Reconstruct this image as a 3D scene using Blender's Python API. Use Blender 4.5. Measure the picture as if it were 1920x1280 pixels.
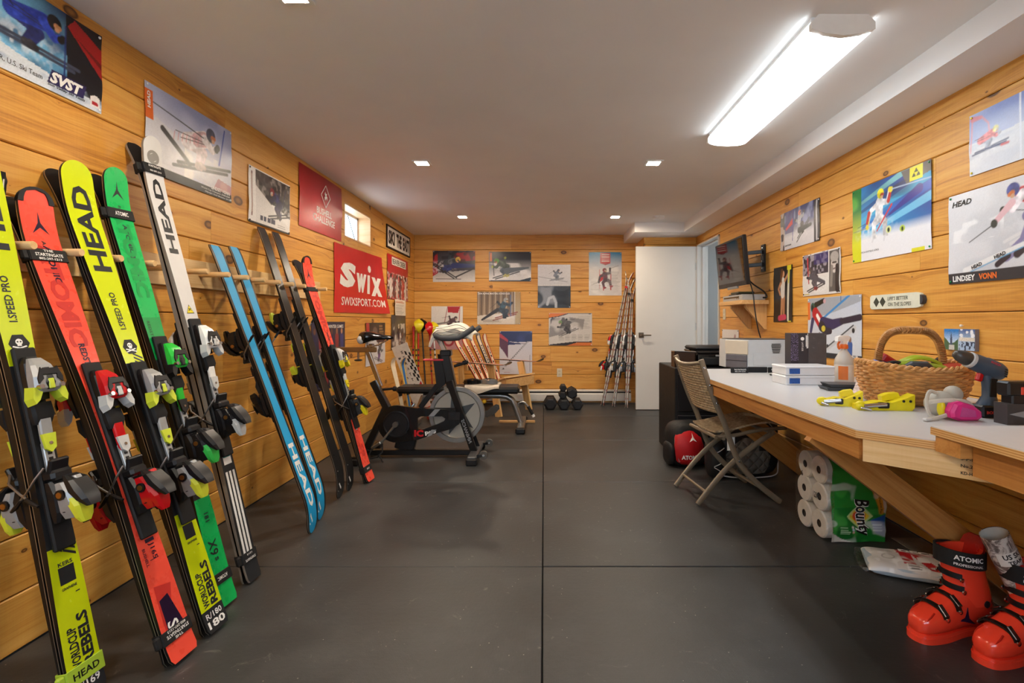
import bpy, math, random
import numpy as np
from mathutils import Matrix, Vector

random.seed(7)
rng = np.random.default_rng(7)
S = bpy.context.scene
for o in list(bpy.data.objects):
    bpy.data.objects.remove(o)
COL = S.collection
PI = math.pi

# ------------------------------------------------------------------ camera
F_PX, VPX, VPY, CAM_Z = 940.0, 1020.0, 603.0, 1.10
cd = bpy.data.cameras.new('camera')
cam = bpy.data.objects.new('camera', cd)
COL.objects.link(cam)
cam.location = (0, 0, CAM_Z)
cam.rotation_euler = (PI / 2, 0, 0)
cd.sensor_width = 36.0
cd.lens = F_PX / 1920 * 36
cd.shift_x = -(VPX - 960) / 1920
cd.shift_y = -(640 - VPY) / 1920
cd.clip_start = 0.02
S.camera = cam
S.cycles.max_bounces = 8
S.cycles.diffuse_bounces = 5
S.cycles.glossy_bounces = 3
S.cycles.transparent_max_bounces = 8

# ------------------------------------------------------------------ daylight outside, exposure
w = bpy.data.worlds.new('world')
S.world = w
w.use_nodes = True
bg = w.node_tree.nodes['Background']
bg.inputs[0].default_value = (0.72, 0.86, 1.0, 1)
bg.inputs[1].default_value = 3.4
S.view_settings.view_transform = 'Standard'
S.view_settings.look = 'None'
S.view_settings.gamma = 1
S.view_settings.use_curve_mapping = False
S.view_settings.exposure = 1.15
LAMP_FLUO = 13.0      # radiance of the tube lens
LAMP_LED = 320.0      # radiance of each recessed lamp
FLUO_COL = (0.86, 0.94, 1.0)
LED_COL = (1.0, 0.84, 0.64)

# room: x = left/right, y = depth, z = up
XL, XR, YB, YF, H = -1.76, 1.92, 6.80, -1.30, 2.28
DESK_Z = 0.76


# ------------------------------------------------------------------ materials
def lin(c):
    if isinstance(c, str):
        c = c.lstrip('#')
        c = [int(c[i:i + 2], 16) / 255 for i in (0, 2, 4)]
    return tuple((x / 12.92 if x <= 0.04045 else ((x + 0.055) / 1.055) ** 2.4) for x in c)


class NT:
    def __init__(self, m):
        self.t = m.node_tree
        self.t.nodes.clear()

    def n(self, typ, ins=None, **props):
        nd = self.t.nodes.new('ShaderNode' + typ)
        for k, v in props.items():
            setattr(nd, k, v)
        for k, v in (ins or {}).items():
            s = nd.inputs[k]
            if isinstance(v, bpy.types.NodeSocket):
                self.t.links.new(v, s)
            else:
                s.default_value = v
        return nd

    def math(self, op, a, b=0.0):
        return self.n('Math', {0: a, 1: b}, operation=op).outputs[0]

    def ramp(self, fac, stops):
        nd = self.n('ValToRGB', {0: fac})
        e = nd.color_ramp.elements
        while len(e) < len(stops):
            e.new(0.5)
        for i, (p, c) in enumerate(stops):
            e[i].position = p
            e[i].color = (*c, 1) if len(c) == 3 else c
        return nd.outputs[0]

    def mix(self, fac, a, b, blend='MIX'):
        nd = self.n('Mix', None, data_type='RGBA', blend_type=blend)
        for sock, v in ((nd.inputs[0], fac), (nd.inputs[6], a), (nd.inputs[7], b)):
            if isinstance(v, bpy.types.NodeSocket):
                self.t.links.new(v, sock)
            else:
                sock.default_value = v if not isinstance(v, tuple) or len(v) == 4 else (*v, 1)
        return nd.outputs[2]

    def out(self, shader):
        self.n('OutputMaterial', {0: shader})


MATS = {}


def M(name, col='#808080', rough=0.5, metal=0.0, var=0.06, scale=30.0, bump=0.0, bscale=120.0,
      coat=0.0, trans=0.0, alpha=1.0, emit=0.0, ior=1.45, spec=0.5):
    """procedural material: colour with a fine noise variation, varied gloss, optional relief"""
    if name in MATS:
        return MATS[name]
    m = bpy.data.materials.new(name)
    m.use_nodes = True
    t = NT(m)
    c = lin(col)
    co = t.n('TexCoord').outputs['Object']
    nz = t.n('TexNoise', {'Vector': co, 'Scale': scale, 'Detail': 3.0}).outputs['Fac']
    a = tuple(x * (1 - var) for x in c)
    b = tuple(min(1, x * (1 + var)) for x in c)
    base = t.ramp(nz, [(0.3, a), (0.7, b)])
    r = t.math('ADD', t.math('MULTIPLY', nz, 0.12), rough - 0.06)
    p = t.n('BsdfPrincipled', {'Base Color': base, 'Roughness': r, 'Metallic': metal, 'Coat Weight': coat,
                               'Transmission Weight': trans, 'Alpha': alpha, 'IOR': ior, 'Specular IOR Level': spec})
    if emit:
        p.inputs['Emission Color'].default_value = (*c, 1)
        p.inputs['Emission Strength'].default_value = emit
    if bump:
        bn = t.n('TexNoise', {'Vector': co, 'Scale': bscale, 'Detail': 2.0}).outputs['Fac']
        bp = t.n('Bump', {'Height': bn, 'Strength': bump, 'Distance': 0.004})
        t.t.links.new(bp.outputs[0], p.inputs['Normal'])
    t.out(p.outputs[0])
    MATS[name] = m
    return m


def wood(name, light, mid, dark, knot, rough=0.42, knots=1.0, axis=0, saw=0.0):
    """pine: grain runs along the local axis, knots, every board different"""
    if name in MATS:
        return MATS[name]
    m = bpy.data.materials.new(name)
    m.use_nodes = True
    t = NT(m)
    co = t.n('TexCoord').outputs['Object']
    rnd = t.n('ObjectInfo').outputs['Random']
    sx = t.n('SeparateXYZ', {0: co})
    order = {0: (0, 1, 2), 1: (1, 0, 2), 2: (2, 0, 1)}[axis]
    u, v, q = (sx.outputs[i] for i in order)
    off = t.math('MULTIPLY', rnd, 61.0)
    u2 = t.math('ADD', u, off)
    q2 = t.math('ADD', q, t.math('MULTIPLY', rnd, 17.0))
    # knots in the board's face
    kv = t.n('CombineXYZ', {0: t.math('MULTIPLY', u2, 2.6), 1: t.math('MULTIPLY', q2, 4.2)}).outputs[0]
    vo = t.n('TexVoronoi', {'Vector': kv, 'Scale': 1.0, 'Randomness': 1.0}, voronoi_dimensions='2D', feature='F1')
    kc = t.n('SeparateColor', {0: vo.outputs['Color']})
    kr = t.math('MULTIPLY', t.math('MULTIPLY', t.math('POWER', kc.outputs[0], 2.2), t.math('GREATER_THAN', kc.outputs[1], 0.42)), 0.105 * knots)
    kd = t.math('DIVIDE', vo.outputs['Distance'], t.math('MAXIMUM', kr, 0.004))
    # flowing grain, bent round the knots
    bend = t.math('MULTIPLY', t.math('POWER', 2.718, t.math('MULTIPLY', vo.outputs['Distance'], -9.0)), 0.030)
    q3 = t.math('ADD', q2, bend)
    gv = t.n('CombineXYZ', {0: t.math('MULTIPLY', u2, 0.9), 1: t.math('MULTIPLY', q3, 15.0), 2: t.math('MULTIPLY', v, 15.0)}).outputs[0]
    g1 = t.n('TexNoise', {'Vector': gv, 'Scale': 1.6, 'Detail': 5.0, 'Roughness': 0.62, 'Distortion': 0.9}).outputs['Fac']
    fv = t.n('CombineXYZ', {0: t.math('MULTIPLY', u2, 5.0), 1: t.math('MULTIPLY', q3, 190.0), 2: t.math('MULTIPLY', v, 190.0)}).outputs[0]
    g2 = t.n('TexNoise', {'Vector': fv, 'Scale': 1.0, 'Detail': 3.0}).outputs['Fac']
    sc = t.n('CombineXYZ', {0: t.math('MULTIPLY', u2, 130.0), 1: t.math('MULTIPLY', q3, 6.0), 2: v}).outputs[0]
    g3 = t.n('TexNoise', {'Vector': sc, 'Scale': 1.0, 'Detail': 1.0}).outputs['Fac']
    f = t.math('ADD', t.math('MULTIPLY', g1, 0.72), t.math('ADD', t.math('MULTIPLY', g2, 0.26), t.math('MULTIPLY', g3, 0.05 + saw)))
    f = t.math('ADD', f, t.math('MULTIPLY', t.math('SUBTRACT', rnd, 0.5), 0.13))
    f = t.math('SUBTRACT', f, 0.5 * saw)
    base = t.ramp(f, [(0.30, lin(dark)), (0.46, lin(mid)), (0.66, lin(light))])
    kf = t.n('MapRange', {0: kd, 1: 0.85, 2: 1.25, 3: 1.0, 4: 0.0}, interpolation_type='SMOOTHSTEP').outputs[0]
    kin = t.n('MapRange', {0: kd, 1: 0.3, 2: 0.9, 3: 0.55, 4: 1.0}).outputs[0]
    halo = t.n('MapRange', {0: kd, 1: 1.0, 2: 2.6, 3: 0.45, 4: 0.0}, interpolation_type='SMOOTHSTEP').outputs[0]
    base = t.mix(halo, base, (*lin(dark), 1))
    base = t.mix(t.math('MULTIPLY', kf, kin), base, (*lin(knot), 1))
    p = t.n('BsdfPrincipled', {'Base Color': base, 'Roughness': t.math('ADD', rough, t.math('MULTIPLY', g2, 0.1)),
                               'Coat Weight': 0.12, 'Coat Roughness': 0.3})
    bp = t.n('Bump', {'Height': t.math('ADD', g2, g3), 'Strength': 0.12, 'Distance': 0.002})
    t.t.links.new(bp.outputs[0], p.inputs['Normal'])
    t.out(p.outputs[0])
    MATS[name] = m
    return m


PINE = wood('knotty_pine', '#E4AE57', '#D4953C', '#B07028', '#4E2A10')
LUMBER = wood('raw_lumber', '#E6BE85', '#D9A766', '#C08A4B', '#6E4522', rough=0.55, knots=0.7)
LUMBER_V = wood('raw_lumber_upright', '#E6BE85', '#D9A766', '#C08A4B', '#6E4522', rough=0.55, knots=0.7, axis=2)
LUMBER_Y = wood('raw_lumber_deep', '#E6BE85', '#D9A766', '#C08A4B', '#6E4522', rough=0.55, knots=0.7, axis=1)
DOWEL = wood('dowel_wood', '#E8C592', '#DDB57C', '#C99C60', '#B58850', rough=0.5, knots=0.0)

# rubber floor: dark, finely textured, scuffed and dusty
RUBBER = bpy.data.materials.new('rubber_floor')
RUBBER.use_nodes = True
t = NT(RUBBER)
co = t.n('TexCoord').outputs['Object']
ge = t.n('NewGeometry').outputs['Position']
n1 = t.n('TexNoise', {'Vector': ge, 'Scale': 2.2, 'Detail': 5.0, 'Roughness': 0.65}).outputs['Fac']
n2 = t.n('TexNoise', {'Vector': ge, 'Scale': 45.0, 'Detail': 4.0}).outputs['Fac']
mp = t.n('Mapping', {0: ge, 3: (3.0, 3.0, 3.0)}).outputs[0]
sc1 = t.n('TexVoronoi', {'Vector': ge, 'Scale': 26.0}, feature='F1').outputs['Distance']
spk = t.math('MULTIPLY', t.math('LESS_THAN', sc1, 0.055), t.math('GREATER_THAN', n1, 0.50))
scf = t.n('TexNoise', {'Vector': ge, 'Scale': 9.0, 'Detail': 9.0, 'Roughness': 0.75, 'Distortion': 1.6}).outputs['Fac']
scm = t.n('MapRange', {0: scf, 1: 0.61, 2: 0.74, 3: 0.0, 4: 0.75}).outputs[0]
base = t.ramp(n1, [(0.30, lin('#28292A')), (0.52, lin('#353637')), (0.75, lin('#484949'))])
base = t.mix(t.math('MULTIPLY', n2, 0.25), base, (*lin('#323131'), 1))
base = t.mix(scm, base, (*lin('#7C7873'), 1))
base = t.mix(t.math('MULTIPLY', spk, 0.6), base, (*lin('#B4AEA4'), 1))
p = t.n('BsdfPrincipled', {'Base Color': base, 'Roughness': t.math('ADD', 0.34, t.math('MULTIPLY', n1, 0.24)), 'Specular IOR Level': 0.5})
grid = t.n('TexVoronoi', {'Vector': ge, 'Scale': 190.0, 'Randomness': 0.25}, feature='F1').outputs['Distance']
bp = t.n('Bump', {'Height': t.math('ADD', t.math('MULTIPLY', grid, 0.6), n2), 'Strength': 0.35, 'Distance': 0.002})
t.t.links.new(bp.outputs[0], p.inputs['Normal'])
t.out(p.outputs[0])

# printed sheets: colours live in a colour attribute painted by the script
PRINT = bpy.data.materials.new('printed_sheet')
PRINT.use_nodes = True
t = NT(PRINT)
ca = t.n('VertexColor', layer_name='print').outputs[0]
co = t.n('TexCoord').outputs['Object']
nz = t.n('TexNoise', {'Vector': co, 'Scale': 9.0, 'Detail': 2.0}).outputs['Fac']
p = t.n('BsdfPrincipled', {'Base Color': ca, 'Roughness': t.math('ADD', 0.26, t.math('MULTIPLY', nz, 0.12))})
bp = t.n('Bump', {'Height': nz, 'Strength': 0.12, 'Distance': 0.01})
t.t.links.new(bp.outputs[0], p.inputs['Normal'])
t.out(p.outputs[0])

PLASTER = M('ceiling_paint', '#EDEAE6', 0.75, var=0.02, scale=3)
WHITE_PAINT = M('white_paint', '#D3CFC8', 0.45, var=0.02, scale=4)
BLACK = M('black_plastic', '#17171A', 0.35)
BLACK_M = M('black_matte', '#141416', 0.62)
BLACK_G = M('black_gloss', '#0D0D0F', 0.12, coat=0.4)
CHROME = M('chrome', '#C9C9CB', 0.18, metal=1.0)
STEEL = M('brushed_steel', '#A9A9AC', 0.34, metal=1.0)
GREY = M('grey_plastic', '#8D9093', 0.42)
LGREY = M('light_grey_plastic', '#C4C5C4', 0.42)
DGREY = M('dark_grey_plastic', '#3C3E42', 0.45)
WHITE = M('white_plastic', '#E8E8E6', 0.35)
RED = M('red_plastic', '#C4131B', 0.22, coat=0.3)
LIME = M('lime_plastic', '#C9D83A', 0.32)
YELLOW = M('yellow_plastic', '#E3D21C', 0.35)
INK = M('black_ink', '#151515', 0.4)
INK_W = M('white_ink', '#F0EFEC', 0.4)
PAPER = M('white_paper', '#E9E6E0', 0.6)


# ------------------------------------------------------------------ mesh building
def rotm(rx=0, ry=0, rz=0):
    return (Matrix.Rotation(rz, 4, 'Z') @ Matrix.Rotation(ry, 4, 'Y') @ Matrix.Rotation(rx, 4, 'X'))


def basis(o, x, y, z):
    m = Matrix.Identity(4)
    for i, a in enumerate((x, y, z)):
        for j in range(3):
            m[j][i] = a[j]
    for j in range(3):
        m[j][3] = o[j]
    return m


class MB:
    """collects shapes; build() links them as one mesh object"""

    def __init__(self):
        self.v, self.f, self.m = [], [], []

    def add(self, vs, fs, mi=0, mx=None):
        b = len(self.v)
        for p in vs:
            p = Vector(p)
            self.v.append(tuple(mx @ p) if mx is not None else tuple(p))
        for i, f in enumerate(fs):
            self.f.append([b + k for k in f])
            self.m.append(mi[i] if isinstance(mi, (list, tuple)) else mi)
        return self

    def box(self, c, s, mi=0, mx=None, bev=0.0):
        x, y, z = s[0] / 2, s[1] / 2, s[2] / 2
        M4 = Matrix.Translation(c)
        if mx is not None:
            M4 = mx @ M4 if len(mx) == 4 and mx.translation.length > 0 else Matrix.Translation(c) @ mx
        if bev <= 0:
            vs = [(a * x, b * y, d * z) for a in (-1, 1) for b in (-1, 1) for d in (-1, 1)]
            fs = [(0, 1, 3, 2), (4, 6, 7, 5), (0, 4, 5, 1), (2, 3, 7, 6), (0, 2, 6, 4), (1, 5, 7, 3)]
            return self.add(vs, fs, mi, M4)
        e = min(bev, x * 0.99, y * 0.99, z * 0.99)
        vs, idx = [], {}
        for a in (-1, 1):
            for b in (-1, 1):
                for d in (-1, 1):
                    for k in range(3):
                        q = [a * (x - e), b * (y - e), d * (z - e)]
                        q[k] = (a * x, b * y, d * z)[k]
                        idx[(a, b, d, k)] = len(vs)
                        vs.append(q)
        fs = []
        for k in range(3):
            i, j = (k + 1) % 3, (k + 2) % 3
            for sgn in (-1, 1):
                loop = []
                for p, q in ((-1, -1), (1, -1), (1, 1), (-1, 1)):
                    key = [0, 0, 0]
                    key[k], key[i], key[j] = sgn, p, q
                    loop.append(idx[(*key, k)])
                fs.append(loop if sgn > 0 else loop[::-1])
        for k in range(3):
            i, j = (k + 1) % 3, (k + 2) % 3
            for p in (-1, 1):
                for q in (-1, 1):
                    def ky(s_, ax):
                        key = [0, 0, 0]
                        key[k], key[i], key[j] = s_, p, q
                        return idx[(*key, ax)]
                    lp = [ky(-1, i), ky(1, i), ky(1, j), ky(-1, j)]
                    fs.append(lp if p * q < 0 else lp[::-1])
        for a in (-1, 1):
            for b in (-1, 1):
                for d in (-1, 1):
                    lp = [idx[(a, b, d, 0)], idx[(a, b, d, 1)], idx[(a, b, d, 2)]]
                    fs.append(lp if a * b * d > 0 else lp[::-1])
        return self.add(vs, fs, mi, M4)

    def rings(self, rs, mi=0, caps=True, closed=False, mx=None):
        n = len(rs[0])
        vs = [p for r in rs for p in r]
        fs = []
        R = len(rs)
        for i in range(R if closed else R - 1):
            a, b = i * n, ((i + 1) % R) * n
            for j in range(n):
                k = (j + 1) % n
                fs.append((a + j, a + k, b + k, b + j))
        if caps and not closed:
            fs.append(list(range(n))[::-1])
            fs.append([(R - 1) * n + j for j in range(n)])
        return self.add(vs, fs, mi, mx)

    def tube(self, pts, r, n=8, mi=0, caps=True, closed=False, mx=None, flat=None):
        """pipe along points; r one radius or one per point; flat=(ratio, up) squeezes the section"""
        P = [Vector(p) for p in pts]
        R = [r] * len(P) if not isinstance(r, (list, tuple)) else list(r)
        rs = []
        up = None
        for i, p in enumerate(P):
            if closed:
                d = P[(i + 1) % len(P)] - P[i - 1]
            else:
                d = (P[min(i + 1, len(P) - 1)] - P[max(i - 1, 0)])
            if d.length < 1e-9:
                d = Vector((0, 0, 1))
            d.normalize()
            if flat is not None:
                up = Vector(flat[1])
            elif up is None:
                up = Vector((0, 0, 1)) if abs(d.z) < 0.9 else Vector((1, 0, 0))
            s = d.cross(up)
            if s.length < 1e-6:
                s = d.cross(Vector((0.3, 1, 0.2)))
            s.normalize()
            up = s.cross(d).normalized()
            k = flat[0] if flat is not None else 1.0
            rs.append([p + s * (R[i] * math.cos(2 * PI * j / n)) + up * (R[i] * k * math.sin(2 * PI * j / n)) for j in range(n)])
        return self.rings([r_[::-1] for r_ in rs], mi, caps, closed, mx)

    def cyl(self, a, b, r, r2=None, n=14, mi=0, mx=None, caps=True):
        return self.tube([a, b], [r, r if r2 is None else r2], n, mi, caps, False, mx)

    def bar(self, a, b, wx, wz, mi=0, up=(0, 0, 1), mx=None, bev=0.0):
        """rectangular bar from a to b"""
        a, b = Vector(a), Vector(b)
        d = (b - a)
        L = d.length
        d.normalize()
        s = Vector(up).cross(d)
        if s.length < 1e-6:
            s = Vector((1, 0, 0)).cross(d)
        s.normalize()
        u = d.cross(s)
        m4 = basis((a + b) / 2, d, s, u)
        if mx is not None:
            m4 = mx @ m4
        return self.box_m(m4, (L, wx, wz), mi, bev)

    def box_m(self, m4, s, mi=0, bev=0.0):
        t_ = MB()
        t_.box((0, 0, 0), s, 0, None, bev)
        return self.add(t_.v, t_.f, mi, m4)

    def prism(self, poly, h, mi=0, mx=None, h0=0.0, top=1.0):
        """polygon in local xy, extruded from h0 to h0+h; top shrinks the upper outline"""
        n = len(poly)
        cx = sum(p[0] for p in poly) / n
        cy = sum(p[1] for p in poly) / n
        ar = sum(poly[i][0] * poly[(i + 1) % n][1] - poly[(i + 1) % n][0] * poly[i][1] for i in range(n))
        if ar < 0:
            poly = poly[::-1]
        lo = [(x, y, h0) for x, y in poly]
        hi = [(cx + (x - cx) * top, cy + (y - cy) * top, h0 + h) for x, y in poly]
        return self.rings([lo, hi], mi, True, False, mx)

    def lathe(self, prof, n=20, mi=0, mx=None, caps=True, squash=(1, 1)):
        rs = [[(r * squash[0] * math.cos(2 * PI * j / n), r * squash[1] * math.sin(2 * PI * j / n), z) for j in range(n)] for r, z in prof]
        return self.rings(rs, mi, caps, False, mx)

    def ell(self, c, r, n=14, k=9, mi=0, mx=None):
        prof = [(max(1e-4, math.sin(PI * i / k)), -math.cos(PI * i / k)) for i in range(k + 1)]
        m4 = Matrix.Translation(c) @ (mx if mx is not None else Matrix.Identity(4)) @ Matrix.Diagonal((r[0], r[1], r[2], 1))
        return self.lathe(prof, n, mi, m4)

    def build(self, name, mats, parent=None, mx=None, smooth=32, kind=None):
        me = bpy.data.meshes.new(name)
        me.from_pydata(self.v, [], self.f)
        if not isinstance(mats, (list, tuple)):
            mats = [mats]
        for m_ in mats:
            me.materials.append(m_)
        if len(mats) > 1:
            me.polygons.foreach_set('material_index', self.m)
        if smooth:
            me.polygons.foreach_set('use_smooth', [True] * len(me.polygons))
            me.set_sharp_from_angle(angle=math.radians(smooth))
        me.update()
        o = bpy.data.objects.new(name, me)
        COL.objects.link(o)
        if mx is not None:
            o.matrix_world = mx
        if parent is not None:
            o.parent = parent
        if kind:
            o['kind'] = kind
        return o


def tag(o, label, cat, group=None):
    o['label'] = label
    o['category'] = cat
    if group:
        o['group'] = group
    return o


def thing(name, label, cat, mx=None, group=None):
    o = bpy.data.objects.new(name, None)
    o.empty_display_size = 0.05
    COL.objects.link(o)
    if mx is not None:
        o.matrix_world = mx if isinstance(mx, Matrix) else Matrix.Translation(mx)
    return tag(o, label, cat, group)


def copy_tree(o, parent=None):
    c = o.copy()
    COL.objects.link(c)
    c.parent = parent
    for ch in o.children:
        copy_tree(ch, c)
    return c


def T(x, y, z, rz=0.0, rx=0.0, ry=0.0):
    return Matrix.Translation((x, y, z)) @ rotm(rx, ry, rz)


TXT = {}


def text2d(body, bold=0.0, shear=0.0):
    """lettering as flat triangles, normalised to a unit box"""
    key = (body, bold, shear)
    if key not in TXT:
        cu = bpy.data.curves.new('text', 'FONT')
        cu.body = body
        cu.offset = bold
        cu.shear = shear
        cu.resolution_u = 2
        cu.align_x = 'LEFT'
        ob = bpy.data.objects.new('text', cu)
        me = ob.to_mesh()
        v = np.zeros(len(me.vertices) * 3)
        me.vertices.foreach_get('co', v)
        v = v.reshape(-1, 3)[:, :2]
        fs = [tuple(p.vertices) for p in me.polygons]
        ob.to_mesh_clear()
        bpy.data.objects.remove(ob)
        bpy.data.curves.remove(cu)
        lo, hi = v.min(0), v.max(0)
        asp = (hi[0] - lo[0]) / max(1e-6, hi[1] - lo[1])
        TXT[key] = ((v - lo) / (hi - lo), fs, asp)
    return TXT[key]


def put_text(mb, body, fn, x0, y0, wd, hg, mi=0, bold=0.02, shear=0.0, rot=0.0):
    """lettering in a box (lower-left x0,y0; width wd, height hg; wd=None keeps the aspect) through fn(x,y)->3D"""
    v, fs, asp = text2d(body, bold, shear)
    if wd is None:
        wd = hg * asp
    c, s_ = math.cos(rot), math.sin(rot)
    pts = []
    for a, b in v:
        x, y = a * wd, b * hg
        pts.append(fn(x0 + x * c - y * s_, y0 + x * s_ + y * c))
    mb.add(pts, fs, mi)
    return wd
# ================================================================== THE ROOM
def struct(o):
    o['kind'] = 'structure'
    return o


ROWS = [2.28, 2.077, 1.908, 1.688, 1.517, 1.36, 1.143, 0.937, 0.767, 0.557, 0.384, 0.19, 0.0]
DARK = M('wall_core', '#2A1A0E', 0.8)


def plank_obj(parent, mx, L, hgt, thick=0.018):
    """one board: local x = length, y = out of the wall, z = up; long edges eased"""
    e, g = 0.0042, 0.0017
    x, z = L / 2 - 0.0006, hgt / 2 - g
    prof = [(-thick, -z), (-e, -z), (0, -z + e), (0, z - e), (-e, z), (-thick, z)]
    rs = [[(sx, py, pz) for py, pz in prof] for sx in (-x, x)]
    mb = MB()
    mb.rings([r[::-1] for r in rs])
    return mb.build('plank', PINE, parent, mx, smooth=0)


def wall(name, origin, u, n, length, holes=(), joints=None, zlo=0.0, ztop=H, ext=0.11):
    """u runs along the wall, n points into the room; boards laid in rows, holes = (u0,u1,z0,z1)"""
    core = MB()
    rects = [(0, length, zlo, ztop)]
    for (h0, h1, g0, g1) in holes:
        nr = []
        for (a, b, c, d) in rects:
            if h1 <= a or h0 >= b or g1 <= c or g0 >= d:
                nr.append((a, b, c, d))
                continue
            if h0 > a:
                nr.append((a, h0, c, d))
            if h1 < b:
                nr.append((h1, b, c, d))
            if g0 > c:
                nr.append((max(a, h0), min(b, h1), c, g0))
            if g1 < d:
                nr.append((max(a, h0), min(b, h1), g1, d))
        rects = nr
    base = basis(origin, u, n, (0, 0, 1))
    for (a, b, c, d) in rects:
        a2, b2 = (a - ext if a == 0 else a), (b + ext if b == length else b)
        core.box(((a2 + b2) / 2, -0.05 - 0.018, (c + d) / 2), (b2 - a2, 0.10, d - c))
    root = struct(core.build(name, DARK, None, base, smooth=0))
    for i in range(len(ROWS) - 1):
        zt, zb = min(ROWS[i], ztop), max(ROWS[i + 1], zlo)
        if zt - zb < 0.01:
            continue
        cuts = [0.0]
        r = random.Random(sum(map(ord, name)) * 31 + i * 7)
        p = r.uniform(0.7, 2.6)
        while p < length - 0.5:
            cuts.append(p)
            p += r.uniform(1.5, 3.4)
        cuts.append(length)
        for a, b in zip(cuts[:-1], cuts[1:]):
            pcs = [(a, b, zb, zt)]
            for (h0, h1, g0, g1) in holes:
                nr = []
                for (a_, b_, c_, d_) in pcs:
                    if h1 <= a_ or h0 >= b_ or g1 <= c_ or g0 >= d_:
                        nr.append((a_, b_, c_, d_))
                        continue
                    if h0 > a_:
                        nr.append((a_, h0, c_, d_))
                    if h1 < b_:
                        nr.append((h1, b_, c_, d_))
                    if g0 > c_:
                        nr.append((max(a_, h0), min(b_, h1), c_, g0))
                    if g1 < d_:
                        nr.append((max(a_, h0), min(b_, h1), g1, d_))
                pcs = nr
            for (a_, b_, c_, d_) in pcs:
                if b_ - a_ > 0.01 and d_ - c_ > 0.008:
                    plank_obj(root, Matrix.Translation(((a_ + b_) / 2, 0, (c_ + d_) / 2)), b_ - a_, d_ - c_)
    return root


LEN = YB - YF
WIN = (4.42, 5.09, 1.855, 2.155)          # window in the left wall: y0,y1,z0,z1
DOOR = (5.47, 6.25, 0.0, 2.055)           # doorway in the right wall
# left wall: u = -y from the back corner
wall('wall_left', (XL, YB, 0), (0, -1, 0), (1, 0, 0), LEN, [(YB - WIN[1], YB - WIN[0], WIN[2], WIN[3])])
wall('wall_back', (XR, YB, 0), (-1, 0, 0), (0, -1, 0), XR - XL)
wall('wall_right', (XR, YF, 0), (0, 1, 0), (-1, 0, 0), LEN, [(DOOR[0] - YF, DOOR[1] - YF, DOOR[2], DOOR[3])])
FILL_WIN = (0.3, 2.4, 0.8, 2.1)          # added unseen opening for fill light, behind the camera (u0,u1,z0,z1)
wall('wall_front', (XL, YF, 0), (1, 0, 0), (0, 1, 0), XR - XL, [FILL_WIN])
# boxed-out corner behind the open door
wall('wall_corner', (XR, 6.33, 0), (-1, 0, 0), (0, -1, 0), XR - 1.27, ztop=2.17, ext=0)
sd = MB()
sd.box((1.2705, (YB + 6.31) / 2, 1.085), (0.016, YB - 6.33, 2.17))
struct(sd.build('wall_corner_return', wood('knotty_pine_deep', '#E4AE57', '#D4953C', '#B07028', '#4E2A10', axis=1)))

# floor: rubber mats on a slab
fl = MB()
fl.box(((XL + XR) / 2, (YB + YF) / 2, -0.062), (XR - XL + 0.3, LEN + 0.3, 0.1))
floor = struct(fl.build('floor', M('slab', '#151515', 0.9), smooth=0))
seams = [YF, -0.16, 1.045, 2.253, 3.445, 4.655, 5.86, YB]
for c0, c1 in ((XL, -0.006), (-0.006, XR)):
    for y0, y1 in zip(seams[:-1], seams[1:]):
        if c0 > -1 and y0 > 1:
            y0_, y1_ = y0 + 0.005 * (y0 < 3), y1
        else:
            y0_, y1_ = y0, y1
        mb = MB()
        mb.box((0, 0, 0), (c1 - c0 - 0.004, y1_ - y0_ - 0.004, 0.012), bev=0.0025)
        mb.build('rubber_mat', RUBBER, floor, Matrix.Translation(((c0 + c1) / 2, (y0_ + y1_) / 2, -0.006)))

# ceiling and boxed soffits
cl = MB()
cl.box(((XL + XR) / 2, (YB + YF) / 2, H + 0.05), (XR - XL + 0.3, LEN + 0.3, 0.1))
struct(cl.build('ceiling', PLASTER, smooth=0))
sf = MB()
sf.box(((1.665 + XR) / 2, (YF + 5.96) / 2, (2.17 + H) / 2 + 0.005), (XR - 1.665, 5.96 - YF, H - 2.17 + 0.01))
struct(sf.build('trim_1', PLASTER, smooth=0))
sf = MB()
sf.box(((1.08 + XR) / 2, (5.96 + YB) / 2, (2.165 + H) / 2 + 0.005), (XR - 1.08, YB - 5.96, H - 2.165 + 0.01))
struct(sf.build('trim_2', PLASTER, smooth=0))

# ------------------------------------------------------------------ window: deep box, small awning sash with mullion
y0, y1, z0, z1 = WIN
VINYL = M('white_vinyl', '#E9EAEA', 0.35, var=0.02)
REVEAL = wood('window_reveal', '#EBC79C', '#E2B684', '#CC9A62', '#9A6D3C', axis=0)
win = thing('window_1', 'x', 'window', (XL, (y0 + y1) / 2, z0))
del win['label'], win['category']
struct(win)
D = 0.18
mb = MB()
for (c, s) in (((-D / 2, 0, 0.005), (D, y1 - y0, 0.012)), ((-D / 2, 0, z1 - z0 - 0.005), (D, y1 - y0, 0.012)),
               ((-D / 2, -(y1 - y0) / 2 + 0.005, (z1 - z0) / 2), (D, 0.012, z1 - z0)), ((-D / 2, (y1 - y0) / 2 - 0.005, (z1 - z0) / 2), (D, 0.012, z1 - z0))):
    mb.box(c, s)
mb.build('window_reveal', REVEAL, win, smooth=0)
mb = MB()
W2, H2 = (y1 - y0) / 2, z1 - z0
for (c, s) in (((-D + 0.03, 0, 0.018), (0.05, 2 * W2, 0.03)), ((-D + 0.03, 0, H2 - 0.018), (0.05, 2 * W2, 0.03)),
               ((-D + 0.03, -W2 + 0.018, H2 / 2), (0.05, 0.03, H2)), ((-D + 0.03, W2 - 0.018, H2 / 2), (0.05, 0.03, H2)),
               ((-D + 0.03, 0, H2 / 2), (0.04, 0.03, H2))):
    mb.box(c, s, bev=0.004)
mb.build('window_frame', VINYL, win)
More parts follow.
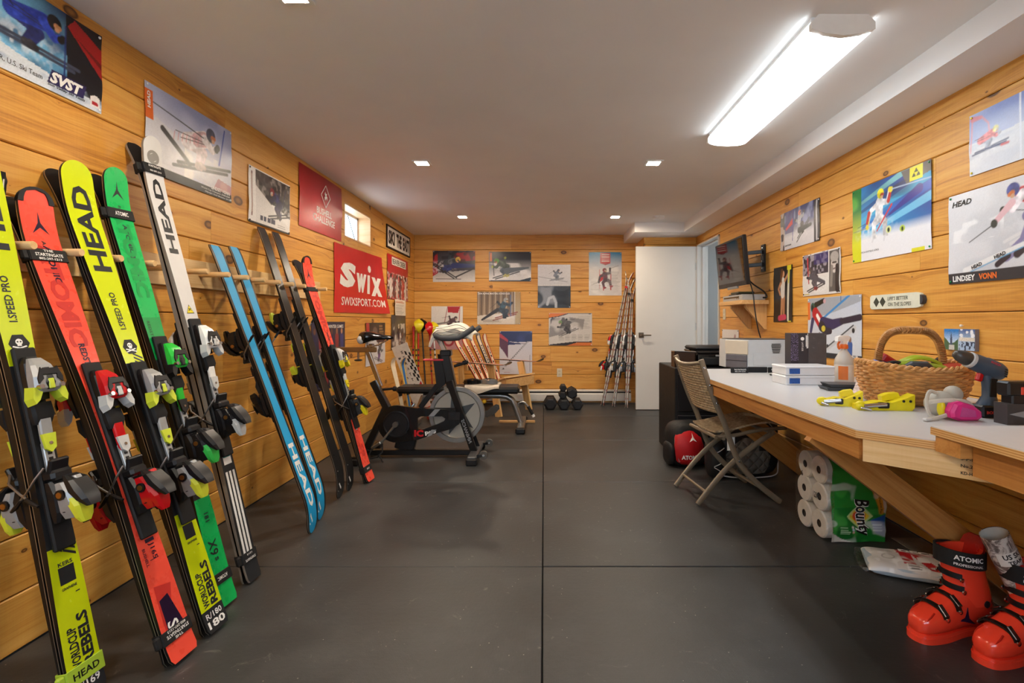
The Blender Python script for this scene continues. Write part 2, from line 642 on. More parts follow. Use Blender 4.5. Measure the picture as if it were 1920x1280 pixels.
GLASS = bpy.data.materials.new('window_glass')
GLASS.use_nodes = True
t = NT(GLASS)
co = t.n('TexCoord').outputs['Object']
nz = t.n('TexNoise', {'Vector': co, 'Scale': 3.0}).outputs['Fac']
gl = t.n('BsdfGlossy', {'Roughness': t.math('MULTIPLY', nz, 0.02)}).outputs[0]
tr = t.n('BsdfTransparent', {0: (0.95, 0.98, 1.0, 1)}).outputs[0]
t.out(t.n('MixShader', {0: 0.07, 1: tr, 2: gl}).outputs[0])
for sgn in (-1, 1):
    mb = MB()
    mb.box((-D + 0.03, sgn * (W2 / 2 - 0.01), H2 / 2), (0.006, W2 - 0.05, H2 - 0.08))
    mb.build('pane', GLASS, win, smooth=0)
mb = MB()
mb.tube([(-D + 0.065, W2 - 0.30, H2 - 0.04), (-D + 0.065, W2 - 0.10, 0.03)], 0.004, 6)
mb.build('latch_arm', BLACK, win)

# window added in the unseen wall to give the room fill light
fw = thing('added_fill_window', 'x', 'window', (XL, YF, 0))
del fw['label'], fw['category']
struct(fw)
a, b, c, d = FILL_WIN
mb = MB()
for (cx, cz, sx_, sz_) in (((a + b) / 2, c + 0.03, b - a, 0.06), ((a + b) / 2, d - 0.03, b - a, 0.06), (a + 0.03, (c + d) / 2, 0.06, d - c), (b - 0.03, (c + d) / 2, 0.06, d - c), ((a + b) / 2, (c + d) / 2, 0.07, d - c)):
    mb.box((cx, -0.06, cz), (sx_, 0.08, sz_))
mb.build('window_frame', VINYL, fw, smooth=0)
for k in (0, 1):
    mb = MB()
    mb.box((a + (b - a) * (0.25 + 0.5 * k), -0.06, (c + d) / 2), ((b - a) / 2 - 0.06, 0.006, d - c - 0.1))
    mb.build('pane', GLASS, fw, smooth=0)

# ------------------------------------------------------------------ doorway, jamb, open door and the daylit passage beyond
d0, d1, _, dz = DOOR
mb = MB()
for (c, s) in (((XR + 0.05, d0 - 0.009 + 0.018, dz / 2), (0.136, 0.018, dz)), ((XR + 0.05, d1 - 0.009, dz / 2), (0.136, 0.018, dz)),
               ((XR + 0.05, (d0 + d1) / 2, dz - 0.009), (0.136, d1 - d0, 0.018))):
    mb.box(c, s, bev=0.002)
mb.box((XR + 0.06, d1 - 0.024, dz / 2), (0.03, 0.012, dz), bev=0.002)
mb.box((XR + 0.06, (d0 + d1) / 2, dz - 0.024), (0.03, d1 - d0, 0.012), bev=0.002)
struct(mb.build('trim_3', WHITE_PAINT))
# passage
mb = MB()
hx0, hx1, hy0, hy1 = XR + 0.118, 3.1, 4.9, 6.9
mb.box(((hx0 + hx1) / 2, (hy0 + hy1) / 2, -0.03), (hx1 - hx0, hy1 - hy0, 0.04))
struct(mb.build('floor_passage', M('passage_floor', '#8C8A88', 0.5), smooth=0))
mb = MB()
mb.box((hx1 + 0.03, (hy0 + hy1) / 2, 0.6), (0.06, hy1 - hy0, 1.2))
mb.box((hx1 + 0.03, (hy0 + hy1) / 2, 2.1), (0.06, hy1 - hy0, 0.4))
mb.box((hx1 + 0.03, 6.35, 1.55), (0.06, 1.1, 0.7))
mb.box(((hx0 + hx1) / 2, hy1 + 0.03, 1.15), (hx1 - hx0, 0.06, 2.3))
mb.box(((hx0 + hx1) / 2, hy0 - 0.03, 1.15), (hx1 - hx0, 0.06, 2.3))
mb.box(((hx0 + hx1) / 2, (hy0 + hy1) / 2, 2.33), (hx1 - hx0, hy1 - hy0, 0.06))
struct(mb.build('wall_passage', WHITE_PAINT, smooth=0))

# the open door: leaf square to the right wall
DW, DH = 0.77, 2.03
door = thing('door_1', 'x', 'door', (XR - 0.005, 6.245, 0.008))
del door['label'], door['category']
struct(door)
mb = MB()
mb.box((-DW / 2, 0.018, DH / 2), (DW, 0.036, DH), bev=0.002)
mb.build('door_leaf', WHITE_PAINT, door)
NICKEL = M('satin_nickel', '#8E8578', 0.3, metal=1.0)
mb = MB()
mb.box((-DW + 0.065, -0.005, 0.925), (0.062, 0.010, 0.066), bev=0.002)
mb.cyl((-DW + 0.065, -0.005, 0.925), (-DW + 0.065, -0.045, 0.925), 0.011)
mb.box((-DW + 0.120, -0.045, 0.925), (0.125, 0.012, 0.016), bev=0.004)
mb.build('lever_handle', NICKEL, door)
for z in (0.25, 1.03, 1.78):
    mb = MB()
    mb.cyl((-0.004, -0.006, z - 0.045), (-0.004, -0.006, z + 0.045), 0.007)
    mb.box((-0.018, -0.001, z), (0.03, 0.004, 0.09))
    mb.build('hinge', LGREY, door)

# ------------------------------------------------------------------ baseboard heater along the back wall
bx0, bx1 = XL + 0.01, 1.17
bb = thing('baseboard_back', 'x', 'heater', ((bx0 + bx1) / 2, YB, 0))
del bb['label'], bb['category']
struct(bb)
ENAMEL = M('heater_enamel', '#D9D6CF', 0.4, var=0.03)
Lb = bx1 - bx0
mb = MB()
mb.prism([(-0.0, 0.03), (-0.062, 0.035), (-0.066, 0.055), (-0.066, 0.125), (-0.058, 0.14), (-0.004, 0.14)], Lb, 0, basis((-Lb / 2, 0, 0), (0, 1, 0), (0, 0, 1), (1, 0, 0)))
mb.build('heater_cover', ENAMEL, bb, smooth=0)
mb = MB()
mb.prism([(0, 0.158), (-0.05, 0.158), (-0.06, 0.168), (-0.05, 0.178), (0, 0.185)], Lb, 0, basis((-Lb / 2, 0, 0), (0, 1, 0), (0, 0, 1), (1, 0, 0)))
mb.build('heater_top', ENAMEL, bb, smooth=0)
mb = MB()
mb.box((0, -0.02, 0.148), (Lb, 0.03, 0.03))
mb.build('heater_fins', BLACK_M, bb, smooth=0)

# ------------------------------------------------------------------ lamps
def emitter(name, col, strength):
    m = bpy.data.materials.new(name)
    m.use_nodes = True
    t = NT(m)
    co = t.n('TexCoord').outputs['Object']
    return m, t, co


m_led, t, co = emitter('led_panel', LED_COL, LAMP_LED)
nz = t.n('TexNoise', {'Vector': co, 'Scale': 20.0}).outputs['Fac']
e = t.n('Emission', {0: (*LED_COL, 1), 1: t.math('MULTIPLY', t.math('ADD', nz, 0.5), LAMP_LED)})
t.out(e.outputs[0])
LED_AT = [(-0.905, 3.72), (0.812, 3.72), (-0.915, 5.63), (0.80, 5.63), (-0.91, 1.80), (-0.91, 0.0)]  # last lamp is added out of view, to brighten the near end
names = ['square recessed ceiling light above the blue and black skis', 'square recessed ceiling light beyond the tube light, above the chair',
         'square recessed ceiling light above the exercise bike and wall window', 'square recessed ceiling light beside the smoke detector',
         'square recessed ceiling light above the white and green skis', 'added fill light, square and out of view, over the near end of the ski rack']
for (x, y), lb in zip(LED_AT, names):
    tr_ = thing('recessed_light', lb, 'ceiling light', (x, y, H), 'recessed ceiling lights')
    mb = MB()
    a, b = 0.062, 0.045
    for (cx, cy, sx_, sy_) in ((0, (a + b) / 2, 2 * a, a - b), (0, -(a + b) / 2, 2 * a, a - b), ((a + b) / 2, 0, a - b, 2 * b), (-(a + b) / 2, 0, a - b, 2 * b)):
        mb.box((cx, cy, -0.003), (sx_, sy_, 0.008))
    mb.build('trim_ring', WHITE, tr_, smooth=0)
    mb = MB()
    mb.box((0, 0, -0.001), (2 * b, 2 * b, 0.004))
    mb.build('lamp', m_led, tr_, smooth=0)

# fluorescent wraparound fixture
m_fl, t, co = emitter('tube_lens', FLUO_COL, LAMP_FLUO)
sx = t.n('SeparateXYZ', {0: co})
band = t.math('ADD', 0.10, t.math('POWER', t.math('ABSOLUTE', t.math('SINE', t.math('MULTIPLY', t.math('ABSOLUTE', sx.outputs[0]), 29.0))), 2.0))
e = t.n('Emission', {0: (*FLUO_COL, 1), 1: t.math('MULTIPLY', band, LAMP_FLUO)})
t.out(e.outputs[0])
fx = thing('fluorescent_light', 'long white wraparound fluorescent fixture with ribbed lens on the ceiling', 'ceiling light', (1.15, 2.545, H))
LZ, HW = 0.60, 0.118
arc = [(HW * math.sin(a), -0.058 - 0.020 * math.cos(a)) for a in np.linspace(-PI / 2, PI / 2, 15)]
prof = [(-HW, -0.022)] + [(x_ * 1.0, z_) for x_, z_ in arc] + [(HW, -0.022)]
lens = MB()
NR = 8
rs = []
for k in range(NR + 1):
    yy = -LZ + 2 * LZ * k / NR
    rs.append([(x_, yy, z_) for x_, z_ in prof])
n = len(prof)
vs = [p_ for r in rs for p_ in r]
fs = [(i * n + j, i * n + j + 1, (i + 1) * n + j + 1, (i + 1) * n + j) for i in range(NR) for j in range(n - 1)]
lens.add(vs, fs)
lens.build('lens', m_fl, fx)
pan = MB()
pan.box((0, 0, -0.011), (2 * HW - 0.01, 2 * LZ, 0.022))
pan.build('pan', WHITE, fx, smooth=0)
for s in (-1, 1):
    cap = MB()
    poly = [(-HW - 0.004, -0.03), (-HW - 0.004, -0.056), (-HW * 0.6, -0.073), (0, -0.081), (HW * 0.6, -0.073), (HW + 0.004, -0.056), (HW + 0.004, -0.03), (HW - 0.022, 0.0), (-HW + 0.022, 0.0)]
    cap.prism(poly, 0.022, 0, basis((0, s * LZ + (0.0 if s > 0 else 0.0), 0), (1, 0, 0), (0, 0, 1), (0, -1, 0)), h0=(-0.022 if s > 0 else 0.0))
    cap.build('end_cap', M('fixture_white', '#EDE9E0', 0.4, var=0.02), fx)

# smoke detector
sm = thing('smoke_detector', 'round white smoke detector on the ceiling near the door', 'smoke detector', (1.285, 5.62, H))
mb = MB()
mb.lathe([(0.066, 0.0), (0.066, -0.012), (0.058, -0.03), (0.045, -0.036), (0.001, -0.037)], 24)
mb.build('housing', WHITE, sm)
mb = MB()
mb.lathe([(0.060, -0.0), (0.0605, -0.018), (0.0605, -0.0195), (0.058, -0.021)], 24)
mb.build('vent_ring', GREY, sm)
# ================================================================== SKI RACK AND SKIS ON THE LEFT WALL
rack = thing('ski_rack', 'long pine board with round wooden pegs holding skis on the plank wall', 'ski rack', (XL, 2.45, 1.338))
mb = MB()
mb.box((0.010, 0, 0), (0.020, 2.9, 0.138), bev=0.002)
mb.build('back_board', wood('rack_board', '#EBCB98', '#DDB67C', '#C79A5E', '#8A5E32', axis=1, knots=0.5), rack)
peg = MB()
peg.tube([(0, 0, 0), (0.148, 0, 0), (0.152, 0, 0)], [0.0135, 0.0135, 0.0115], 16)
pg = peg.build('peg', DOWEL, rack)
pg.location = (0.018, 1.239 - 2.45, 0)
for k in range(1, 16):
    c = pg.copy()
    COL.objects.link(c)
    c.parent = rack
    c.location = (0.018, 1.239 + 0.162 * k - 2.45, 0)

SKI_BASE = M('ski_base_black', '#131314', 0.3)
SIDE = M('ski_sidewall', '#141416', 0.35)
EDGE = M('ski_edge_steel', '#B9B0A4', 0.3, metal=0.8)


def smooth(a, b, x):
    u = min(1, max(0, (x - a) / (b - a)))
    return u * u * (3 - 2 * u)


class SkiShape:
    def __init__(self, L, wt, ww, wl, th=0.015, rise=0.055, curl=0.13):
        self.L, self.wt, self.ww, self.wl, self.th, self.rise, self.curl = L, wt, ww, wl, th, rise, curl

    def half(self, s):
        L = self.L
        a = s / L
        if a < 0.45:
            w_ = self.wl + (self.ww - self.wl) * smooth(0.02, 0.45, a)
        else:
            w_ = self.ww + (self.wt - self.ww) * smooth(0.45, 0.89, a)
        w_ /= 2
        r = self.wt * 0.55
        if s > L - r:
            q = (s - (L - r)) / r
            w_ *= max(0.0, 1 - q ** 2.4) ** 0.5
        if s < 0.014:
            w_ *= 0.86 + 0.14 * smooth(0, 0.014, s)
        return max(w_, 0.003)

    def zc(self, s):
        q = max(0, (s - self.L * (1 - self.curl)) / (self.L * self.curl))
        z = self.rise * q * q
        q2 = max(0, (0.05 * self.L - s) / (0.05 * self.L))
        return z + 0.006 * q2 * q2

    def thk(self, s):
        a = s / self.L
        return self.th * (0.45 + 0.55 * smooth(0.0, 0.33, a) * (1 - smooth(0.55, 0.92, a)))

    def top(self, s, t, h=0.0004):
        return (s, t, self.zc(s) + self.thk(s) + h)

    def base(self, s, t, h=0.0004):
        return (s, t, self.zc(s) - h)

    def stations(self):
        L = self.L
        a = [0, 0.005, 0.015] + list(np.linspace(0.05, L * 0.85, 20)) + list(np.linspace(L * 0.87, L - self.wt * 0.56, 6)) + [L - self.wt * 0.55 * (1 - q) for q in (0.15, .3, .45, .6, .72, .82, .9, .95, .985, 1.0)]
        return sorted(set(round(x, 5) for x in a))


def ski_body(sh, root, top_zones, base_mats, base_cols, side=None, extra_split=()):
    """body (base, steel edge, sidewall) and top sheet as two parts"""
    st = sorted(set(sh.stations() + [z[0] for z in top_zones if z[0] > 0] + list(extra_split)))
    cols = base_cols
    b = MB()
    vs = []
    nb = len(cols)
    for s in st:
        h, z, k = sh.half(s), sh.zc(s), sh.thk(s)
        row = [(s, c * h, z) for c in cols]
        row += [(s, h, z + 0.0022), (s, h - 0.0008, z + k), (s, -h + 0.0008, z + k), (s, -h, z + 0.0022)]
        vs += row
    n = nb + 4
    fs, mi = [], []
    for i in range(len(st) - 1):
        for j in range(n):
            if j == nb + 1:
                continue
            k = (j + 1) % n
            fs.append((i * n + j, (i + 1) * n + j, (i + 1) * n + k, i * n + k))
            if j < nb - 1:
                mi.append(2 + j)
            elif j in (nb - 1, n - 1):
                mi.append(1)
            else:
                mi.append(0)
    fs.append(list(range(n))[::-1])
    mi.append(0)
    b.add(vs, [f[::-1] for f in fs], mi)
    body = b.build('body', [side or SIDE, EDGE] + list(base_mats), root, smooth=35)
    tp = MB()
    mats = []
    for z0_, m_ in top_zones:
        if m_ not in mats:
            mats.append(m_)
    vs, fs, mi = [], [], []
    for s in st:
        h = sh.half(s) - 0.0008
        vs += [sh.top(s, h, 0), sh.top(s, -h, 0)]
    for i in range(len(st) - 1):
        fs.append((2 * i, 2 * i + 1, 2 * i + 3, 2 * i + 2))
        m_ = [z for z in top_zones if z[0] <= st[i] + 1e-6][-1][1]
        mi.append(mats.index(m_))
    tp.add(vs, fs, mi)
    tp.build('top_sheet', mats, root, smooth=60)
    return body


def decals(sh, root, items, on_base=False):
    """flat print on the ski: ('T', text, s0, t0, length, height, dir, mat, bold, shear) or ('P', [(s,t)..], mat, height)"""
    f = sh.base if on_base else sh.top
    for it in items:
        mb = MB()
        if it[0] == 'T':
            _, body, s0, t0, ln, hg, d, m_, bold, shear = it
            sg = -1 if on_base else 1
            put_text(mb, body, lambda x, y: f(s0 + d * x, t0 + sg * d * y, 0.0009), 0, -hg / 2, ln, hg, 0, bold, shear)
            mb.build('lettering', m_, root, smooth=0)
        else:
            h = it[3] if len(it) > 3 else 0.0005
            mb.add([f(s, t_, h) for s, t_ in it[1]], [list(range(len(it[1])))])
            mb.build('printed_mark', it[2], root, smooth=0)


def rect(s0, s1, t0, t1):
    return [(s0, t0), (s1, t0), (s1, t1), (s0, t1)]


def disc(s, t_, r, n=12):
    return [(s + r * math.cos(2 * PI * k / n), t_ + r * math.sin(2 * PI * k / n)) for k in range(n)]


def prong(s, t_, k, d=1):
    """three-pronged arrow emblem"""
    P = [(0, 1.0), (0.10, 0.15), (0.62, -0.75), (0.0, -0.22), (-0.62, -0.75), (-0.10, 0.15)]
    return [(s + d * k * b, t_ - d * k * a) for a, b in P]


def skull(s, t_, k):
    """hexagon with skull and crossed bones: (polygon, colour, layer)"""
    hx = [(s + k * math.cos(PI / 6 + PI / 3 * i) * 1.1, t_ + k * math.sin(PI / 6 + PI / 3 * i)) for i in range(6)]
    out = [('P', hx, INK, 0.0005)]
    out.append(('P', disc(s + 0.18 * k, t_, 0.34 * k), INK_W, 0.0008))
    out.append(('P', rect(s - 0.26 * k, s - 0.05 * k, t_ - 0.2 * k, t_ + 0.2 * k), INK_W, 0.0008))
    for q in (-1, 1):
        out.append(('P', disc(s + 0.2 * k, t_ + q * 0.14 * k, 0.09 * k, 8), INK, 0.0011))
        out.append(('P', [(s - 0.75 * k, t_ - q * 0.65 * k), (s - 0.62 * k, t_ - q * 0.72 * k), (s - 0.22 * k, t_ + q * 0.62 * k), (s - 0.35 * k, t_ + q * 0.7 * k)], INK_W, 0.00075))
    return out


def oct_ring(s, w_, z0_, h, c=0.3):
    """bevelled rectangular section at s: width w_, from z0_ to z0_+h"""
    a, e = w_ / 2, min(w_, h) * c
    return [(s, -a + e, z0_), (s, -a, z0_ + e * 0.5), (s, -a, z0_ + h - e), (s, -a + e, z0_ + h), (s, a - e, z0_ + h), (s, a, z0_ + h - e), (s, a, z0_ + e * 0.5), (s, a - e, z0_)]


def binding(sh, root, sc, shell, accent, lever, cup, plate=None, tall=0.86, pl=(0.33, 0.27), hs=None):
    """race binding: plate, toe piece, heel piece with lever and brake; sc = boot centre"""
    z = sh.zc(sc) + sh.thk(sc)
    mb = MB()
    mb.box((sc + (pl[1] - pl[0]) / 2, 0, z + 0.007), (pl[0] + pl[1], 0.060, 0.014), bev=0.004)
    mb.build('binding_plate', plate or BLACK_M, root)
    z += 0.014
    # toe piece
    st = sc + 0.165
    toe = MB()
    toe.rings([oct_ring(st + 0.075, 0.034, z, 0.014), oct_ring(st + 0.055, 0.052, z, 0.026), oct_ring(st + 0.01, 0.058, z, 0.030), oct_ring(st - 0.055, 0.052, z, 0.022)][::-1], 0)
    toe.rings([oct_ring(st + 0.068, 0.034, z + 0.016, 0.012), oct_ring(st + 0.045, 0.056, z + 0.022, 0.03 * tall), oct_ring(st + 0.01, 0.070, z + 0.024, 0.044 * tall), oct_ring(st - 0.025, 0.074, z + 0.026, 0.040 * tall), oct_ring(st - 0.036, 0.060, z + 0.028, 0.028 * tall)][::-1], 1)
    toe.rings([oct_ring(st + 0.035, 0.018, z + 0.052 * tall, 0.014), oct_ring(st - 0.01, 0.026, z + 0.066 * tall, 0.008), oct_ring(st - 0.03, 0.02, z + 0.058 * tall, 0.01)][::-1], 0)
    for q in (-1, 1):
        toe.prism([(st - 0.018, q * 0.020), (st - 0.016, q * 0.043), (st - 0.052, q * 0.050), (st - 0.072, q * 0.044), (st - 0.060, q * 0.030), (st - 0.035, q * 0.018)], 0.028, 2, h0=z + 0.026, top=0.85)
        toe.cyl((st - 0.02, q * 0.028, z + 0.054), (st - 0.02, q * 0.028, z + 0.066), 0.007, n=10, mi=3)
        toe.prism([(st + 0.036, q * 0.022), (st + 0.004, q * 0.0335), (st - 0.012, q * 0.0325), (st + 0.002, q * 0.018)], 0.004, 0, h0=z + 0.0225 + 0.044 * tall)
    toe.box((st + 0.022, 0, z + 0.0235 + 0.044 * tall), (0.020, 0.046, 0.006), 0, bev=0.002)
    toe.box((st - 0.014, 0, z + 0.025 + 0.044 * tall), (0.030, 0.016, 0.006), 2, bev=0.002)
    toe.build('toe_piece', [BLACK, shell, accent, CHROME], root, smooth=16)
    # boot plate and slider
    af = MB()
    af.rings([oct_ring(st - 0.062, 0.058, z, 0.020), oct_ring(st - 0.10, 0.060, z, 0.024), oct_ring(st - 0.125, 0.046, z, 0.014)][::-1], 0)
    af.rings([oct_ring(st - 0.105, 0.034, z + 0.008, 0.012), oct_ring(st - 0.17, 0.034, z + 0.006, 0.010), oct_ring(st - 0.20, 0.026, z + 0.004, 0.008)][::-1], 1)
    af.prism([(st - 0.155, -0.019), (st - 0.155, 0.019), (st - 0.198, 0.014), (st - 0.21, 0), (st - 0.198, -0.014)], 0.007, 2, h0=z + 0.013)
    af.cyl((st - 0.183, 0, z + 0.016), (st - 0.183, 0, z + 0.022), 0.005, n=10, mi=3)
    af.build('boot_plate', [BLACK_M, shell, accent, CHROME], root)
    # heel track
    sh_ = sc - 0.165
    tr_ = MB()
    tr_.box((sh_ + 0.05, 0, z + 0.005), (0.20, 0.028, 0.010), 0, bev=0.002)
    for k in range(5):
        tr_.box((sh_ + 0.118 - 0.016 * k, 0, z + 0.0102), (0.008, 0.011, 0.002), 1)
    tr_.build('heel_track', [M('track_alloy', '#B9BCBD', 0.35, metal=0.6), BLACK], root)
    hl = MB()
    hl.rings([oct_ring(sh_ + 0.035, 0.052, z, 0.022), oct_ring(sh_ + 0.0, 0.058, z, 0.04), oct_ring(sh_ - 0.055, 0.054, z, 0.034), oct_ring(sh_ - 0.085, 0.044, z, 0.016)][::-1], 0)
    # rising cup
    hl.rings([oct_ring(sh_ + 0.028, 0.050, z + 0.030, 0.034 * tall), oct_ring(sh_ + 0.000, 0.060, z + 0.032, 0.058 * tall), oct_ring(sh_ - 0.028, 0.060, z + 0.030, 0.070 * tall), oct_ring(sh_ - 0.055, 0.050, z + 0.026, 0.066 * tall), oct_ring(sh_ - 0.078, 0.034, z + 0.030, 0.045 * tall)][::-1], 1)
    hl.rings([oct_ring(sh_ - 0.020, 0.056, z + 0.060 * tall, 0.036 * tall), oct_ring(sh_ - 0.045, 0.056, z + 0.074 * tall, 0.034 * tall), oct_ring(sh_ - 0.08, 0.042, z + 0.080 * tall, 0.026 * tall), oct_ring(sh_ - 0.096, 0.024, z + 0.086 * tall, 0.014)][::-1], 2)
    # lever reaching back and up
    hl.rings([oct_ring(sh_ + 0.046, 0.034, z + 0.060 * tall, 0.014), oct_ring(sh_ + 0.030, 0.056, z + 0.074 * tall, 0.026), oct_ring(sh_ - 0.002, 0.064, z + 0.086 * tall, 0.036), oct_ring(sh_ - 0.030, 0.056, z + 0.106 * tall, 0.030), oct_ring(sh_ - 0.052, 0.036, z + 0.128 * tall, 0.014)][::-1], 3)
    hl.rings([oct_ring(sh_ + 0.040, 0.020, z + 0.086 * tall, 0.010), oct_ring(sh_ - 0.02, 0.022, z + 0.122 * tall, 0.008)][::-1], 1)
    hl.box((sh_ - 0.045, 0, z + 0.052 * tall), (0.03, 0.050, 0.014), 0, bev=0.003)
    hl.box((sh_ + 0.052, 0, z + 0.020), (0.03, 0.060, 0.040), 0, bev=0.008)
    for q in (-1, 1):
        hl.cyl((sh_ - 0.005, q * 0.029, z + 0.062 * tall), (sh_ - 0.005, q * 0.035, z + 0.062 * tall), 0.015, n=14, mi=3)
        hl.cyl((sh_ - 0.005, q * 0.035, z + 0.062 * tall), (sh_ - 0.005, q * 0.037, z + 0.062 * tall), 0.009, n=8, mi=4)
    hl.build('heel_piece', [BLACK, hs or shell, cup, lever, M('brass_bolt', '#B98A4A', 0.35, metal=0.9)], root, smooth=16)
    br = MB()
    br.box((sh_ + 0.075, 0, z + 0.026), (0.05, 0.054, 0.014), 0, rotm(0, -0.35, 0), bev=0.004)
    for q in (-1, 1):
        br.tube([(sh_ + 0.08, q * 0.030, z + 0.018), (sh_ + 0.055, q * 0.047, z + 0.004), (sh_ + 0.02, q * 0.050, z - 0.030), (sh_ + 0.005, q * 0.052, z - 0.048)], 0.0032, 7, 1)
        br.tube([(sh_ + 0.005, q * 0.052, z - 0.046), (sh_ - 0.012, q * 0.053, z - 0.066), (sh_ - 0.022, q * 0.054, z - 0.082)], [0.0055, 0.0065, 0.004], 7, 0)
    br.build('brake', [BLACK, STEEL], root)


def frame_of(T_, P_, wdir, sgn=1):
    """ski frame: x from T_ to P_, y against wdir, z = top-sheet normal"""
    T_, P_ = Vector(T_), Vector(P_)
    x = (P_ - T_).normalized()
    wv = Vector(wdir)
    y = -(wv - x * wv.dot(x)).normalized() * sgn
    z = x.cross(y)
    return basis(T_, x, y, z), (P_ - T_).length


def ground(objs, extra=0.0):
    """set things down so that their lowest point is on the floor"""
    bpy.context.view_layer.update()
    lo = 9
    for o in objs:
        for c in o.children_recursive:
            if c.type == 'MESH':
                mw = c.matrix_world
                n_ = len(c.data.vertices)
                a = np.empty(n_ * 3)
                c.data.vertices.foreach_get('co', a)
                a = a.reshape(-1, 3)
                zz = a @ np.array(mw.to_3x3())[2] + mw.translation.z
                lo = min(lo, zz.min())
    for o in objs:
        o.matrix_world = Matrix.Translation((0, 0, -lo + extra)) @ o.matrix_world
    return -lo


def strap(frame, sh, s, label, mat, letters, wd=0.042, pair_gap=0.0, ink=None, knob=True, group=None, d=1):
    """band round a pair of skis"""
    t_ = thing('ski_strap', label, 'ski strap', frame, group)
    h = sh.half(s) + 0.004
    zt = sh.zc(s) + sh.thk(s) + 0.003
    mb = MB()
    for sg in (1, -1):
        mb.box((s, 0, sg * zt - (0.007 if sg < 0 else 0)), (wd, 2 * h, 0.004), bev=0.0015)
        mb.box((s, sg * h, -0.0035), (wd, 0.004, 2 * zt + 0.007), bev=0.0015)
    mb.build('band', mat, t_)
    if knob:
        mb = MB()
        mb.box((s, h + 0.010, 0.004), (wd * 0.9, 0.022, 0.016), bev=0.005)
        mb.build('closure', mat, t_)
    if letters:
        mb = MB()
        n = len(letters)
        for k, (tx, hh, ww_) in enumerate(letters):
            yy = wd * (0.5 - (k + 0.5) / n)
            # lettering runs across the ski
            put_text(mb, tx, lambda x, y: (s + d * (yy + y), -d * x, zt + 0.0026), -ww_ / 2, -hh / 2, ww_, hh, 0, 0.02)
        mb.build('lettering', ink or INK_W, t_, smooth=0)
    return t_


def pair(key, T_, P_, wdir, wt, ww, wl, zones, items, bind, labels, th=0.021, rise=0.036, sc=0.5, gap=0.007, tipcap=None, backzones=None, base_cols=(-1, 1)):
    fr, L = frame_of(T_, P_, wdir)
    L += 0.012
    sh = SkiShape(L, wt, ww, wl, th, rise)
    z = Vector(fr.col[2][:3])
    org = fr.copy()
    org.translation = Vector(T_) - z * (sh.thk(0) + 0.004)
    roots = []
    for k in (0, 1):
        f = org if k == 0 else org @ Matrix.Translation((0, 0, -gap)) @ Matrix.Rotation(PI, 4, 'X')
        r = thing('ski', labels[k], 'ski', f, 'skis standing in the wall rack')
        ski_body(sh, r, zones, [SKI_BASE] * (len(base_cols) - 1), base_cols)
        if k == 0 and items:
            decals(sh, r, items(sh))
        binding(sh, r, sc, *bind[:4], **(bind[4] if len(bind) > 4 else {}))
        if tipcap:
            mb = MB()
            cap_L = 0.05
            st = [L - cap_L * (1 - q) for q in (0, .25, .5, .7, .85, .95, 1.0)]
            rs = []
            for s in st:
                h = sh.half(s)
                zz = sh.zc(s)
                inner = h * (0.72 if s < L - 0.012 else 0.0)
                rs.append([(s, h + 0.002, zz - 0.001), (s, h + 0.002, zz + sh.thk(s) + 0.003), (s, inner, zz + sh.thk(s) + 0.003), (s, inner, zz - 0.001)])
            mb.rings(rs)
            mb.rings([[(p[0], -p[1], p[2]) for p in r_][::-1] for r_ in rs])
            mb.build('tip_guard', tipcap, r)
        roots.append(r)
    lift = ground(roots)
    f2 = roots[0].matrix_world.copy()
    return roots, sh, f2


WD = (0.10, 0.995, 0)
YEL = M('ski_yellow', '#CBDB10', 0.25, coat=0.3, var=0.02)
YELD = M('ski_olive', '#5C6410', 0.3)
REDO = M('ski_red', '#F5533F', 0.28, coat=0.3, var=0.02)
REDD = M('ski_dark_red', '#C93730', 0.3)
GRN = M('ski_green', '#12B85B', 0.28, coat=0.3, var=0.02)
GRND = M('ski_dark_green', '#0E9A4A', 0.3)
CHAR = M('ski_charcoal', '#26282B', 0.35)
SWHITE = M('ski_white', '#DAD9D8', 0.25, coat=0.3, var=0.02)
SGREY = M('ski_grey', '#8D8A86', 0.35)
BLUE = M('ski_blue_base', '#0C9FDA', 0.45, var=0.06, scale=8)
VIOLET = M('ski_violet', '#241330', 0.3)
STRAP = M('strap_black', '#151517', 0.7, bump=0.3, bscale=400)
STRAP_G = M('strap_lime', '#A9C93A', 0.4)


def yellow_items(sh):
    L = sh.L
    it = [('T', 'HEAD', 1.335, 0.0, 0.32, 0.066, 1, CHAR, 0.035, 0),
          ('T', 'I.SPEED PRO', 1.115, 0.002, 0.14, 0.022, 1, CHAR, 0.02, 0),
          ('T', 'WORLDCUP', 0.085, 0.017, 0.125, 0.026, 1, CHAR, 0.03, 0), ('T', 'REBELS', 0.085, -0.017, 0.155, 0.032, 1, CHAR, 0.04, 0),
          ('P', rect(0.335, 0.385, -0.022, 0.022), CHAR), ('P', rect(0.300, 0.303, -0.026, -0.014), CHAR)]
    # KERS block: lettering runs across
    for k in range(4):
        a = 0.405 + 0.017 * k
        it.append(('P', [(a, -0.034), (a + 0.008, -0.034), (a + 0.030, 0.0), (a + 0.022, 0.0)], CHAR))
        it.append(('P', [(a + 0.022, 0.002), (a + 0.030, 0.002), (a + 0.052, 0.034), (a + 0.044, 0.034)], CHAR))
        b = 1.000 - 0.014 * k
        it.append(('P', [(b, -0.034), (b + 0.007, -0.034), (b + 0.027, 0.0), (b + 0.020, 0.0)], CHAR))
    it += skull(1.050, 0.0, 0.028)
    return it


def across(mb, tx, sh, s, t0, wd, hg, bold=0.02):
    """lettering that runs across the ski, upright when the ski stands on its tail"""
    put_text(mb, tx, lambda x, y: sh.top(s + y, -(t0 + x), 0.0009), -wd / 2, -hg / 2, wd, hg, 0, bold)


